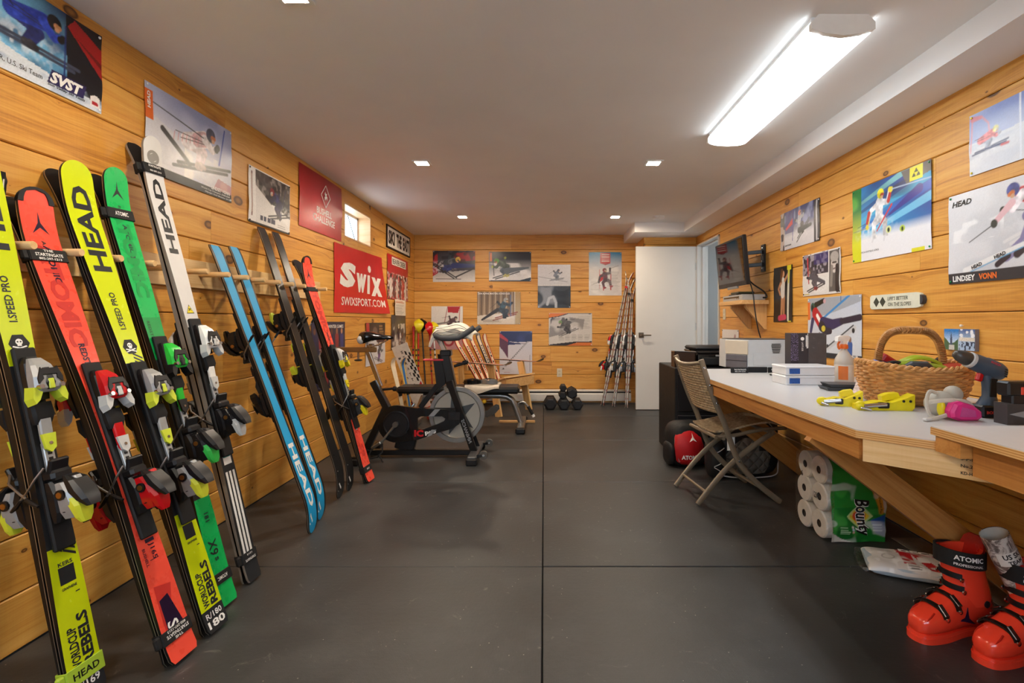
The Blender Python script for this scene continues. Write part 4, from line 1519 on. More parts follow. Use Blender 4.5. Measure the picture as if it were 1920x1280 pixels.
def p_l4(A):
    A.grad('#E9E7E6', '#F4F2F0', 90)
    A.limb([(0.10, 0.14), (0.10, 0.90)], [0.018, 0.022], '#7E5A58')
    A.limb([(0.10, 0.2), (0.10, 0.86)], [0.008, 0.010], '#D8C0B4')
    m = A.pmask([(0.22, 0.42), (0.22, 0.98), (1.42, 0.98), (1.42, 0.30), (0.9, 0.46)])
    A.put(m, '#54504E')
    A.blot('#1E1C20', 9, 0.4, 0.6, 1, 4, 1, m)
    A.blot('#9A9490', 14, 0.62, 0.75, 0.7, 9, 1, m)
    A.put(A.pmask([(0.22, 0.70), (0.70, 0.46), (1.42, 0.10), (1.42, 0.0), (0.22, 0.0)]), '#DFDDDC')
    A.put(A.pmask([(0.22, 0.98), (0.62, 0.98), (0.95, 0.55), (0.22, 0.86)]), '#3A3438', 0.8)
    A.skier(0.98, 0.52, 0.62, -1, 20, '#1E2148', '#23264E', '#7A1D24', '#C8C4C0', '#32343E', '#2A2A30', '#1A1A1E', '#2B2F66')
    A.limb([(1.26, 0.85), (1.05, 0.2)], [0.010, 0.010], '#2C2F55')
    A.box(0.36, 0.10, 0.86, 0.18, '#3A3F55')
    A.box(0.44, 0.10, 0.47, 0.18, '#E9E7E6').box(0.56, 0.10, 0.59, 0.18, '#E9E7E6').box(0.70, 0.1, 0.72, 0.18, '#E9E7E6')
    A.lines(0.95, 0.06, 1.35, 0.13, 2, '#555555')
    A.box(0, 0, 9, 0.035, '#1E1E20')
    A.grain(0.08)


sheet('L', 2.976, 1.698, 0.484, 0.338, 'white poster of a slalom racer with a vertical ski strip beside the red banner', p_l4, pins='k')


def cloth_red(A):
    A.grad('#B3141C', '#A01018', 70)
    A.blot('#C2222A', 4, 0.4, 0.9, 0.5, 3)


bush = sheet('L', 3.589, 1.792, 0.753, 0.455, 'dark red banner with white diamond emblem and lettering beside the window', cloth_red,
             [('BUSHELL', 0.27, 0.150, 0.275, 0.052, INK_W, 0.02), ('CHALLENGE', 0.21, 0.085, 0.40, 0.054, INK_W, 0.02)], pins=None, name='banner', cat='banner', curl=0.012, res=0.02)
mb = MB()
cx, cy = 0.415, 0.305
for (a, b) in (((0, 0.088), (0.082, 0)), ((0.082, 0), (0, -0.088)), ((0, -0.088), (-0.082, 0)), ((-0.082, 0), (0, 0.088))):
    mb.bar((cx + a[0], cy + a[1], 0.0165), (cx + b[0], cy + b[1], 0.0165), 0.007, 0.001)
mb.build('diamond_emblem', INK_W, bush, smooth=0)
mb = MB()
mb.add([(cx + a * 0.03, cy + b * 0.03, 0.017) for a, b in ((-0.6, -1.2), (0.1, -0.4), (0.7, -0.9), (0.9, 0.1), (0.3, 0.2), (0.8, 1.0), (-0.1, 0.7), (-0.3, 1.3), (-0.8, 0.6), (-0.2, 0.0), (-0.9, -0.2))], [list(range(11))])
mb.build('skier_emblem', INK_W, bush, smooth=0)


def swix_red(A):
    A.grad('#D3161C', '#C2141A', 60)
    A.blot('#E02A2E', 4, 0.4, 0.9, 0.6, 5)


def swix_warp(x, y, z):
    q = max(0, (x - 1.05)) / 0.15
    k = 1 - y / 0.59
    return (x + 0.235 * k * (x / 1.19) ** 3, y + 0.018 * (x / 1.19) * (1 - k) + 0.012 * (x / 1.19) * k, z + 0.012 * max(0, math.sin(6 * k + 2)) * (x / 1.19) ** 2 + 0.02 * k * (x / 1.19) ** 6)


sheet('L', 4.19, 1.178, 1.19, 0.59, 'bright red ski wax banner with large white lettering under the window', swix_red,
      [('S', 0.105, 0.225, 0.36, 0.225, INK_W, 0.07, 0.10), ('w', 0.49, 0.195, 0.245, 0.18, INK_W, 0.06, 0.15), ('\u0131', 0.74, 0.190, 0.085, 0.185, INK_W, 0.08, 0.15), ('x', 0.845, 0.175, 0.265, 0.19, INK_W, 0.06, 0.10), ('\u2022', 0.775, 0.40, 0.085, 0.072, INK_W, 0.06), ('SWIXSPORT.COM', 0.145, 0.065, 0.985, 0.075, INK_W, 0.012)],
      pins=None, name='banner', cat='banner', curl=0.008, warp=swix_warp, res=0.02)
# framed sign
sg = thing('wall_sign', 'white SKI THE EAST sign with a dark frame in the wall corner', 'sign', basis((XL, 5.58, 1.932), (0, 1, 0), (0, 0, 1), (1, 0, 0)))
mb = MB()
mb.box((0.48, 0.13, 0.006), (0.92, 0.225, 0.010))
mb.build('panel', M('sign_white', '#DED8CF', 0.45), sg, smooth=0)
for (c, s_) in (((0.48, 0.0095, 0.008), (0.96, 0.019, 0.016)), ((0.48, 0.2505, 0.008), (0.96, 0.019, 0.016)), ((0.0095, 0.13, 0.008), (0.019, 0.26, 0.016)), ((0.9505, 0.13, 0.008), (0.019, 0.26, 0.016))):
    mb = MB()
    mb.box(c, s_, bev=0.002)
    mb.build('frame_rail', M('sign_frame', '#241312', 0.5), sg)
mb = MB()
put_text(mb, 'SKI', lambda x, y: (x, y, 0.0125), 0.055, 0.05, 0.235, 0.16, 0, 0.05)
put_text(mb, 'THE', lambda x, y: (x, y, 0.0125), 0.355, 0.05, 0.215, 0.16, 0, 0.05)
put_text(mb, 'EAST', lambda x, y: (x, y, 0.0125), 0.63, 0.05, 0.285, 0.16, 0, 0.05)
mb.build('lettering', INK, sg, smooth=0)


def p_beaver(A):
    A.grad('#A8141C', '#B71A22', 90)
    A.blot('#2B2A33', 22, 0.42, 0.55, 1, 3, 0.6, (A.Y < 0.58).astype(float))
    A.blot('#D9D6D2', 20, 0.55, 0.66, 1, 8, 0.6, (A.Y < 0.60).astype(float))
    A.blot('#C22A30', 16, 0.6, 0.7, 1, 12, 0.6, (A.Y < 0.55).astype(float))
    for k in range(6):
        A.limb([(0.25 + 0.24 * k, 0.12), (0.25 + 0.24 * k, 0.44)], [0.09, 0.08], ['#D8D4D0', '#24283A', '#C9C4BE', '#31364C', '#B8322F', '#D6D2CC'][k], 0.8)
        A.ell(0.25 + 0.24 * k, 0.53, 0.055, 0.06, ['#2A2220', '#8A5A44', '#1D1D1D'][k % 3])
    A.box(0.32, 0.78, 1.48, 0.96, '#E6DFD3')
    A.grain(0.1)


sheet('L', 5.61, 1.36, 0.85, 0.51, 'red crowd poster headed with a ski resort name, below the framed sign', p_beaver, [('BEAVER CREEK', 0.19, 0.412, 0.54, 0.062, INK, 0.01)], pins=None, res=0.007)


def p_cal(A):
    A.grad('#E5DDCF', '#ECE5D9', 90)
    A.lines(0.12, 0.78, 1.9, 0.95, 2, '#C4683A', 0.9, 1)
    A.lines(0.15, 0.08, 1.95, 0.74, 12, '#8A847C', 0.55, 5)


sheet('L', 5.87, 1.175, 0.44, 0.19, 'cream schedule sheet overlapping the tall grey ski poster', p_cal, pins=None, res=0.006, lift=0.014, name='paper_notice', cat='notice')


def p_l10(A):
    A.grad('#8E8A80', '#2C3036', 90, 0.0, 0.9)
    A.blot('#D7D2C8', 6, 0.45, 0.6, 0.9, 3, 1, (A.Y < 0.75).astype(float))
    A.blot('#22242B', 5, 0.52, 0.62, 0.9, 8)
    A.skier(0.75, 0.40, 0.6, 1, 40, '#2A2E3A', '#D6D2CA', '#CFCBC4', '#6A6A6E', '#8A6A50', '#333333')
    A.box(0, 0.94, 9, 1, '#191A1D')
    A.grain(0.1)


sheet('L', 5.76, 0.775, 0.60, 0.405, 'tall grey ski poster in the corner under the schedule sheet', p_l10, pins=None, res=0.007)


def p_l11(A):
    A.grad('#DCDAD6', '#E8E6E2', 90)
    A.box(0, 0.52, 9, 1, '#241C1E')
    A.poly([(0.03, 0.64), (0.24, 0.64), (0.24, 1), (0.03, 1)], '#B5161D')
    A.ell(0.62, 0.78, 0.16, 0.12, '#6B5A55')
    A.lines(0.92, 0.68, 1.28, 0.95, 4, '#9A7A52', 0.9, 3)
    A.put(A.pmask([(0.0, 0.0), (1.4, 0.0), (1.4, 0.56), (0.9, 0.44), (0.6, 0.62), (0, 0.50)]), '#D5D5DA')
    A.skier(0.9, 0.30, 0.5, 1, -20, '#3B3A44', '#6B4A8A', '#2A2A2A', '#B0A090', '#6E6470', '#444444')
    A.grain(0.08)


sheet('L', 4.93, 0.655, 0.60, 0.435, 'black and white skier poster with red patch behind the bike saddle', p_l11, pins=None, res=0.006)


def p_l12(A):
    A.grad('#171C33', '#232A49', 90)
    for j in range(3):
        for k in range(6):
            x, y = 0.10 + 0.19 * k, 0.10 + 0.27 * j
            A.limb([(x, y), (x, y + 0.13)], [0.062, 0.066], ['#2A3A7C', '#3B4E96', '#1B2450', '#6E7488', '#8A2A34', '#2E3F8A'][(k * 2 + j) % 6])
            A.ell(x, y + 0.215, 0.036, 0.045, ['#9A6B50', '#B98A6A', '#6B4636'][(k + j) % 3])
            A.box(x - 0.06, y - 0.06, x + 0.05, y - 0.045, '#9AA0B8', 0.8)
    A.grain(0.1)


sheet('L', 3.78, 0.56, 0.64, 0.54, 'dark blue team poster with rows of athletes behind the red skis', p_l12, [('OLYMPIC WINTER GAMES', 0.10, 0.487, 0.50, 0.028, INK_W, 0.01)], pins=None, res=0.006)


# ---- back wall (u = x, 138.2 px per metre) -----------------------------
def bpx(x0, y0, x1, y1):
    return (x0 - 1020) / 138.2, 1.10 + (603 - y1) / 138.2, (x1 - x0) / 138.2, (y1 - y0) / 138.2


def p_b1(A):
    A.grad('#D5D2CE', '#5E5A5C', 90, 0.05, 0.6)
    A.put(A.pmask([(0, 0.28), (1.4, 0.4), (1.4, 1), (0, 1)]), '#3A3740')
    A.put(A.pmask([(0, 0.18), (0.16, 0.28), (0.16, 0.95), (0, 0.8)]), '#A5202A')
    A.put(A.pmask([(0.66, 0.62), (1.4, 0.70), (1.4, 0.98), (0.70, 0.92)]), '#9C1F27')
    A.blot('#1A1A22', 9, 0.5, 0.62, 0.8, 6, 1, (A.Y > 0.45).astype(float))
    A.skier(0.50, 0.60, 0.72, 1, -40, '#3A4048', '#28366F', '#C9A33C', '#3A3A3A', '#26262A', '#2A2A2E', '#22222A', '#5C6268')
    A.limb([(0.66, 0.52), (1.36, 0.52)], [0.085, 0.05], '#24316A')
    A.limb([(0.74, 0.16), (1.3, 0.42)], [0.022, 0.022], '#2E2A2C')
    A.limb([(0.1, 0.10), (0.9, 0.09)], [0.010, 0.012], '#4A4446')
    A.grain(0.08)


def p_b2(A):
    A.grad('#D8D6D6', '#2B2A2E', 90, 0.15, 0.75)
    A.blot('#EDEBEA', 6, 0.5, 0.7, 0.8, 4, 1.5, (A.Y < 0.62).astype(float))
    A.skier(0.52, 0.50, 0.72, -1, 24, '#4A5448', '#4C5560', '#59A03A', '#8A5A3A', '#3A3E46', '#B7B06A', '#A6B04A', '#5A6458')
    A.limb([(0.60, 0.36), (1.32, 0.46)], [0.10, 0.03], '#586068')
    A.limb([(0.12, 0.85), (0.17, 0.2)], [0.012, 0.012], '#26262A')
    A.box(0.02, 0.68, 0.10, 0.97, '#D26A2E')
    A.box(0, 0, 9, 0.035, '#2A2A2C')
    A.poly([(0.9, 0.0), (1.41, 0.0), (1.41, 0.14)], '#1E2226')
    A.grain(0.08)


def p_b3(A):
    A.grad('#C9C9CD', '#E1E1E4', 90, 0.45, 1)
    A.box(0, 0, 9, 0.50, '#33363B')
    A.blot('#8E939B', 5, 0.45, 0.6, 0.9, 5, 1, (A.Y < 0.5).astype(float))
    A.blot('#14161A', 6, 0.55, 0.7, 0.9, 9, 1, (A.Y < 0.5).astype(float))
    A.limb([(0.22, 0.08), (0.26, 0.22), (0.36, 0.26), (0.42, 0.12), (0.42, 0.0)], [0.03, 0.03, 0.03, 0.03, 0.03], '#B9BDC3')
    A.skier(0.42, 0.76, 0.26, 1, 0, '#6B7280', '#7A828E', '#4A4E58', '#9A9AA0', '#555A66', '#8A8E96')
    A.limb([(0.02, 0.72), (0.68, 0.60)], [0.006, 0.006], '#8C8F98')
    A.grain(0.08)


def p_b4(A):
    A.grad('#D8D5D2', '#2E86B4', 90, 0.58, 0.98)
    A.blot('#EDEBE8', 7, 0.5, 0.8, 0.7, 2, 1, (A.Y < 0.66).astype(float))
    A.box(0.26, 0.74, 0.50, 0.98, '#B81F2A')
    A.poly([(0.26, 0.74), (0.38, 0.70), (0.50, 0.74)], '#8E1620')
    for k in range(4):
        A.box(0.29, 0.78 + 0.05 * k, 0.47, 0.80 + 0.05 * k, '#E8DAD6')
    A.box(0.24, 0.15, 0.255, 0.60, '#C02731').box(0.50, 0.12, 0.515, 0.50, '#C02731')
    A.poly([(0.24, 0.30), (0.36, 0.38), (0.34, 0.50), (0.24, 0.48)], '#C02731')
    A.skier(0.38, 0.40, 0.42, 1, 12, '#4A3A40', '#5B4048', '#8A2A30', '#C8B8A8', '#B02A34', '#A0303A', '#333333', '#6A3A44', 'front')
    A.lines(0.42, 0.2, 0.72, 0.55, 14, '#A9A6A6', 0.5, 5)
    A.lines(0.04, 0.12, 0.28, 0.34, 9, '#A9A6A6', 0.4, 6)
    A.grain(0.05)


def p_b5(A):
    A.grad('#9C8468', '#6E5A46', 90)
    for k in range(16):
        A.limb([(0.04 + 0.085 * k, 0.3), (0.05 + 0.085 * k, 1)], [0.014, 0.010], '#3A2E24' if k % 2 else '#C8B498', 0.85)
    A.put(A.pmask([(0, 0), (1.33, 0), (1.33, 0.22), (0.7, 0.34), (0, 0.26)]), '#D8D0C2')
    A.box(1.14, 0, 1.18, 1, '#C9C1B2')
    A.grad('#B9A888', '#A98A58', 90, 0, 1, (A.X > 1.17).astype(float))
    A.skier(0.78, 0.48, 0.62, 1, 8, '#2E3A44', '#27303C', '#A9A8A2', '#7A6A4A', '#8A3A2A', '#1E1E22', '#1A1A1E', '#3A5A6A')
    A.limb([(0.15, 0.14), (0.62, 0.44)], [0.03, 0.06], '#26262C')
    A.limb([(1.02, 0.9), (1.03, 0.25)], [0.010, 0.010], '#2E6AA0')
    A.lines(0.18, 0.05, 0.75, 0.16, 3, '#7A7066', 0.7, 4)
    A.grain(0.08)


def p_b6(A):
    A.grad('#DAD7D2', '#E6E3DE', 90)
    A.put(A.pmask([(0.38, 0.86), (0.38, 1.0), (0.66, 1.0), (0.62, 0.84)]), '#B01C26')
    A.limb([(0.38, 1.0), (0.30, 0.6)], [0.006, 0.008], '#8A1C22')
    A.limb([(0.66, 1.0), (0.64, 0.5)], [0.007, 0.007], '#B01C26')
    A.skier(0.44, 0.62, 0.36, 1, -20, '#5A4248', '#6B5A5E', '#4A3A40', '#C8B8A8', '#8A7A78', '#555555')
    A.limb([(0.05, 0.58), (0.40, 0.63)], [0.018, 0.018], '#7E7A78')
    A.put(A.pmask([(0, 0), (0.73, 0), (0.73, 0.38), (0.36, 0.30), (0, 0.40)]), '#B7646A', 0.75)
    A.ell(0.40, 0.2, 0.13, 0.13, '#9A2C36')
    A.ell(0.40, 0.2, 0.08, 0.08, '#C9A6A0')
    A.grain(0.06)


def p_b7(A):
    A.grad('#D6D4DA', '#C6C6D2', 90)
    A.put(A.pmask([(0, 0.66), (0.76, 0.72), (0.76, 1), (0, 1)]), '#26305E')
    A.blot('#3C4880', 5, 0.45, 0.7, 0.7, 4, 1, (A.Y > 0.75).astype(float))
    A.put(A.pmask([(0.2, 0.76), (0.42, 0.74), (0.76, 0.76), (0.76, 0.70), (0.34, 0.73)]), '#D2D0D8')
    A.put(A.pmask([(0, 0.97), (0.20, 0.80), (0.20, 0.36), (0.10, 0.52), (0, 0.64)]), '#5A3048')
    A.put(A.pmask([(0, 0.86), (0.20, 0.74), (0.20, 0.80), (0, 0.96)]), '#B0404E')
    for k in range(17):
        q = (k / 16) ** 0.8
        A.ell(0.09 + 0.56 * q, 0.13 + 0.63 * q ** 0.95 + 0.008 * math.sin(9 * q), 0.015 * (1 - 0.6 * q), 0.017 * (1 - 0.6 * q), '#2A2A34')
        A.limb([(0.06 + 0.56 * q, 0.11 + 0.63 * q ** 0.95), (0.11 + 0.56 * q, 0.115 + 0.63 * q ** 0.95)], [0.004, 0.004], '#3A3A44')
    A.box(0.70, 0.06, 0.712, 0.45, '#6A6672')
    A.lines(0.10, 0.03, 0.3, 0.05, 1, '#B05A5A', 0.8)
    A.grain(0.05)


def p_b8(A):
    A.grad('#D2CEC8', '#C9C4BE', 90)
    A.put(A.pmask([(0, 0.84), (0.3, 0.88), (0.62, 0.98), (1.33, 0.97), (1.33, 1), (0, 1)]), '#2A2220')
    A.put(A.pmask([(0, 0.86), (0.28, 0.90), (0.60, 1.0), (0.0, 1.0)]), '#D8742C')
    A.put(A.pmask([(0.5, 0.0), (1.33, 0.0), (1.33, 0.09), (0.95, 0.11)]), '#D8742C')
    A.put(A.pmask([(0, 0), (0.55, 0.0), (0.9, 0.10), (1.33, 0.10), (1.33, 0.13), (0.8, 0.12), (0, 0.03)]), '#2A2220')
    m = A.pmask([(0.06, 0.84), (0.0, 0.25), (0.5, 0.38), (1.05, 0.50), (1.1, 0.8), (0.6, 0.88)])
    A.put(m, '#8E8A88')
    A.blot('#C8C4C0', 6, 0.5, 0.7, 0.9, 4, 1.5, m)
    A.blot('#4A4648', 7, 0.6, 0.7, 0.9, 7, 1, m * (A.Y > 0.55))
    A.skier(0.55, 0.60, 0.50, -1, 30, '#5E5A58', '#4A4648', '#7A9A60', '#5A5A5A', '#6A6664', '#3A3A3A')
    for k in range(5):
        A.lines(0.30 + 0.20 * k, 0.16, 0.47 + 0.20 * k, 0.34, 8, '#8E8A86', 0.6, k)
    A.lines(0.9, 0.52, 1.28, 0.90, 16, '#9A9692', 0.5, 9)
    A.grain(0.05)


BPOST = [((811.8, 470, 891, 528.5), p_b1, 'wide poster of a racer in blue trousers with red fencing', ()),
         ((917, 472, 995.8, 527.6), p_b2, 'wide poster of a green-helmeted racer laid over in a turn', ()),
         ((1008.4, 496, 1069.8, 577), p_b3, 'grey two-panel race schedule poster with powder skier', [('2006 ALPINE MASTERS SCHEDULES', 0.02, 0.297, 0.40, 0.016, INK_W, 0.01)]),
         ((1104, 472.8, 1165.4, 553.8), p_b4, 'blue and white poster with red ribbon badge above the leaning skis', ()),
         ((895, 546.8, 976, 607.8), p_b5, 'brown forest race poster reading alpine masters schedules', [('2004 ALPINE MASTERS SCHEDULES', 0.01, 0.405, 0.43, 0.022, INK_W, 0.01)]),
         ((809, 574, 868, 655), p_b6, 'white poster with red gate flag behind the bike handlebar', ()),
         ((936.7, 620.5, 997.8, 701), p_b7, 'poster of a curving line of tiny skiers on a white slope', ()),
         ((1029, 586.7, 1110, 647.5), p_b8, 'orange-edged schedule poster with small print columns', ())]
for (bx, pf, lb, tx) in BPOST:
    u0, z0_, wd, hg = bpx(*bx)
    sheet('B', u0, z0_, wd, hg, lb, pf, tx, res=0.0062, curl=0.010)


# ---- right wall (viewer's right = -y: u = -y) --------------------------
def rsheet(yfar, ynear, z0_, z1_, *a, **k):
    return sheet('R', -yfar, z0_, yfar - ynear, z1_ - z0_, *a, **k)


def p_r1(A):
    A.grad('#C6CBD6', '#7C8EC6', 90, 0.42, 0.9)
    A.blot('#A9B6DC', 4, 0.45, 0.8, 0.7, 4, 2, (A.Y > 0.5).astype(float))
    A.put(A.pmask([(0, 0), (2.4, 0), (2.4, 0.60), (0.9, 0.55), (0, 0.52)]), '#D3D6DC')
    A.blot('#C2C8D4', 6, 0.5, 0.7, 0.6, 8, 3, (A.Y < 0.5).astype(float))
    A.limb([(0.06, 0.95), (0.03, 0.38)], [0.012, 0.012], '#E09AA0')
    A.limb([(0.06, 0.92), (0.22, 0.90)], [0.045, 0.03], '#DE8A8E', 0.9)
    A.limb([(0.24, 0.90), (0.36, 0.76), (0.38, 0.6)], [0.012, 0.012, 0.012], '#E09AA0')
    A.skier(0.34, 0.52, 0.46, 1, 0, '#E07A7A', '#A9AEBE', '#E8DF8A', '#D8D4C0', '#4A5070', '#9A9EB0', '#B0B4C0', '#E07A7A', 'tuck')
    A.limb([(0.30, 0.36), (0.68, 0.33)], [0.012, 0.012], '#3A4470')
    A.limb([(0.58, 0.33), (0.70, 0.33)], [0.018, 0.018], '#C03038')
    A.box(0.88, 0, 0.905, 1, '#DCE0EA')
    A.grain(0.04)


rsheet(2.256, 1.62, 1.752, 2.022, 'pale blue poster of a pink-suited racer, high beside the ceiling soffit', p_r1, pins='y')


def p_r2(A):
    A.grad('#C6C9CF', '#D3D4D8', 60)
    A.blot('#DFE0E4', 6, 0.5, 0.7, 0.7, 4, 2)
    A.blot('#EDEEF0', 14, 0.6, 0.75, 0.9, 9, 1.5, ((A.X < 0.7) & (A.Y > 0.45) & (A.Y < 0.7)).astype(float))
    A.skier(1.02, 0.72, 0.62, -1, 26, '#E4DDE2', '#7E7AA6', '#2C3A86', '#D8742C', '#DCDCDE', '#4A3A3C', '#2A2E2A', '#C8303A')
    A.limb([(0.78, 0.76), (0.60, 0.60)], [0.04, 0.03], '#E0B7BE')
    A.limb([(0.58, 0.58), (0.28, 0.44)], [0.006, 0.005], '#3A3A3A')
    A.ell(0.585, 0.585, 0.04, 0.045, '#2C322E')
    A.limb([(1.05, 0.62), (0.92, 0.36), (0.72, 0.22)], [0.09, 0.06, 0.045], '#8984AC')
    A.limb([(1.15, 0.60), (1.05, 0.44), (0.92, 0.30)], [0.08, 0.07, 0.05], '#BFC9DC')
    A.limb([(0.98, 0.36), (0.84, 0.24)], [0.05, 0.04], '#3A3238')
    A.limb([(0.74, 0.24), (0.62, 0.16)], [0.035, 0.03], '#3A3238')
    A.limb([(0.22, 0.14), (0.95, 0.34)], [0.028, 0.024], '#E8E8E8')
    A.limb([(0.30, 0.12), (0.9, 0.30)], [0.006, 0.006], '#6AA6CC')
    A.box(0, 0, 9, 0.115, '#3B3B3E')
    A.grain(0.04)


rsheet(2.37, 1.72, 1.275, 1.687, 'large white racer poster with dark name band along the bottom', p_r2,
       [('HEAD', 0.022, 0.355, 0.105, 0.026, INK, 0.03, 0.2), ('LINDSEY', 0.025, 0.010, 0.120, 0.027, INK_W, 0.035), ('VONN', 0.165, 0.010, 0.088, 0.027, ORANGE, 0.04),
        ('HEAD', 0.13, 0.058, 0.055, 0.016, INK, 0.03, 0, 0.27), ('HEAD', 0.245, 0.09, 0.055, 0.016, INK, 0.03, 0, 0.27)], pins='g', res=0.0036)


def p_r3(A):
    A.grad('#3BA6DE', '#1A3F92', 45, 0.2, 0.9)
    for k, (c, y0_) in enumerate((('#7FD0EE', 0.42), ('#2A5FC0', 0.55), ('#49B6D8', 0.66), ('#16306E', 0.78), ('#8FD8D0', 0.90))):
        A.limb([(0.15, y0_ - 0.12), (1.5, y0_ + 0.20)], [0.02, 0.055], c, 0.7)
    A.limb([(0.7, 0.50), (1.25, 0.72)], [0.01, 0.06], '#352A86', 0.9)
    A.blot('#0F2350', 5, 0.55, 0.75, 0.6, 5, 2, (A.Y > 0.7).astype(float))
    A.put(A.pmask([(1.05, 0.82), (1.45, 0.88), (1.45, 1), (0.95, 1)]), '#5E5A58')
    A.put(np.clip((0.40 - A.Y) / 0.12, 0, 1), '#E6E6EA')
    g = (A.X < 0.19).astype(float)
    A.grad('#D6D82A', '#1E7A36', 90, 0.25, 0.7, g)
    A.blot('#6CC04A', 5, 0.5, 0.8, 0.6, 7, 1, g * (A.Y > 0.45))
    A.skier(0.56, 0.58, 0.56, 1, 0, '#D9D9DC', '#DCDCE0', '#E6D628', '#A83A2A', '#D8D8DC', '#E0E0E2', '#E2D23A', '#E2E2E6', 'front')
    A.limb([(0.36, 0.62), (0.32, 0.50)], [0.03, 0.025], '#B8352E')
    A.limb([(0.74, 0.70), (0.77, 0.80)], [0.03, 0.025], '#B8352E')
    A.ell(0.32, 0.44, 0.035, 0.035, '#E2D23A').ell(0.78, 0.83, 0.04, 0.035, '#E2D23A')
    A.limb([(0.80, 0.83), (1.44, 0.80)], [0.007, 0.007], '#A9C0D8')
    A.limb([(0.02, 0.42), (0.30, 0.43)], [0.005, 0.005], '#7A8A70')
    A.limb([(0.52, 0.36), (0.80, 0.64)], [0.010, 0.014], '#C8343C')
    A.ell(0.74, 0.34, 0.05, 0.045, '#DDE6A0').ell(0.98, 0.31, 0.045, 0.04, '#B8CC4A')
    A.ell(0.74, 0.335, 0.022, 0.03, '#26322A').ell(0.98, 0.305, 0.018, 0.028, '#26322A')
    A.poly([(1.10, 0.83), (1.30, 0.83), (1.30, 1.0), (1.10, 1.0)], '#E6DB2E')
    for (a, b) in ((1.2, 0.94), (1.165, 0.89), (1.235, 0.89)):
        A.poly([(a - 0.035, b - 0.02), (a + 0.035, b - 0.02), (a, b + 0.035)], '#3A3A22')
    A.box(1.12, 0.0, 1.33, 0.045, '#DDD62E')
    A.grain(0.03)


rsheet(3.109, 2.476, 1.462, 1.905, 'bright blue and green slalom racer poster with yellow emblem square', p_r3, [('IVICA KOSTELIC (CRO)', 0.085, 0.045, 0.16, 0.013, INK, 0.0)], pins='g', res=0.0036)


def p_r4(A):
    A.grad('#D4D4DC', '#20306E', 90, 0.3, 0.62)
    A.blot('#8E9AC8', 6, 0.5, 0.7, 0.8, 3, 0.5, (A.Y > 0.55).astype(float))
    A.box(0.26, 0.42, 0.72, 1, '#3A2F78', 0.8)
    A.box(0, 0, 0.22, 1, '#2C2A34')
    A.blot('#C9B8B0', 10, 0.5, 0.6, 0.9, 5, 1, (A.X < 0.22).astype(float))
    A.box(1.68, 0, 2, 1, '#26262E')
    A.limb([(1.80, 0.05), (1.80, 0.95)], [0.03, 0.03], '#C8C8D0')
    A.put(A.pmask([(0.30, 0.50), (0.66, 0.62), (0.66, 0.78), (0.30, 0.56)]), '#C02A38')
    A.limb([(0.72, 1), (0.66, 0.2)], [0.014, 0.014], '#2A3A9C')
    A.skier(1.02, 0.56, 0.62, 1, 30, '#9AA0AE', '#2E3440', '#C87A70', '#4A3A3A', '#3A3E46', '#2A2A2E', '#1E1E22', '#B8BCC8')
    A.limb([(1.0, 0.40), (1.55, 0.45)], [0.08, 0.04], '#333A44')
    A.grain(0.06)


rsheet(4.056, 3.48, 1.667, 1.965, 'dark blue racer poster with red flag near the television', p_r4, [('Janica Kostelic', 0.08, 0.022, 0.10, 0.018, INK, 0.02)], pins='w', res=0.0045)


def p_r5(A):
    A.grad('#D8D6D4', '#DAD8D6', 90)
    A.box(0.04, 0.50, 1.10, 0.97, '#3A3640')
    A.blot('#9A94A0', 14, 0.5, 0.62, 0.9, 3, 1, ((A.X < 1.1) & (A.Y > 0.5)).astype(float))
    A.box(0.5, 0.72, 1.10, 0.98, '#3A2E78', 0.6)
    A.limb([(0.22, 0.9), (0.28, 0.3)], [0.03, 0.02], '#B8323A')
    A.skier(0.55, 0.42, 0.62, -1, 20, '#4A464E', '#5E5A62', '#5A4A4A', '#9A8A80', '#2E2E34', '#8A3A3A')
    A.limb([(0.40, 0.45), (0.95, 0.28)], [0.07, 0.04], '#55525C')
    A.box(1.14, 0.05, 1.53, 0.97, '#5C5856')
    A.ell(1.34, 0.66, 0.13, 0.20, '#C8C2BC')
    A.ell(1.34, 0.82, 0.16, 0.12, '#A9A39E')
    A.limb([(1.24, 0.6), (1.22, 0.2)], [0.05, 0.05], '#8A847E')
    A.limb([(1.44, 0.6), (1.46, 0.1)], [0.06, 0.08], '#2E2A2C')
    A.limb([(1.27, 0.69), (1.41, 0.69)], [0.02, 0.02], '#4A4442')
    A.limb([(1.30, 0.55), (1.39, 0.56)], [0.016, 0.016], '#6A5652')
    A.lines(0.06, 0.02, 0.4, 0.05, 1, '#C8B84A', 0.9)
    A.grain(0.08)


rsheet(3.706, 3.235, 1.287, 1.585, 'black and white poster of a racer beside a portrait in a knit hat', p_r5, pins='k', res=0.004)


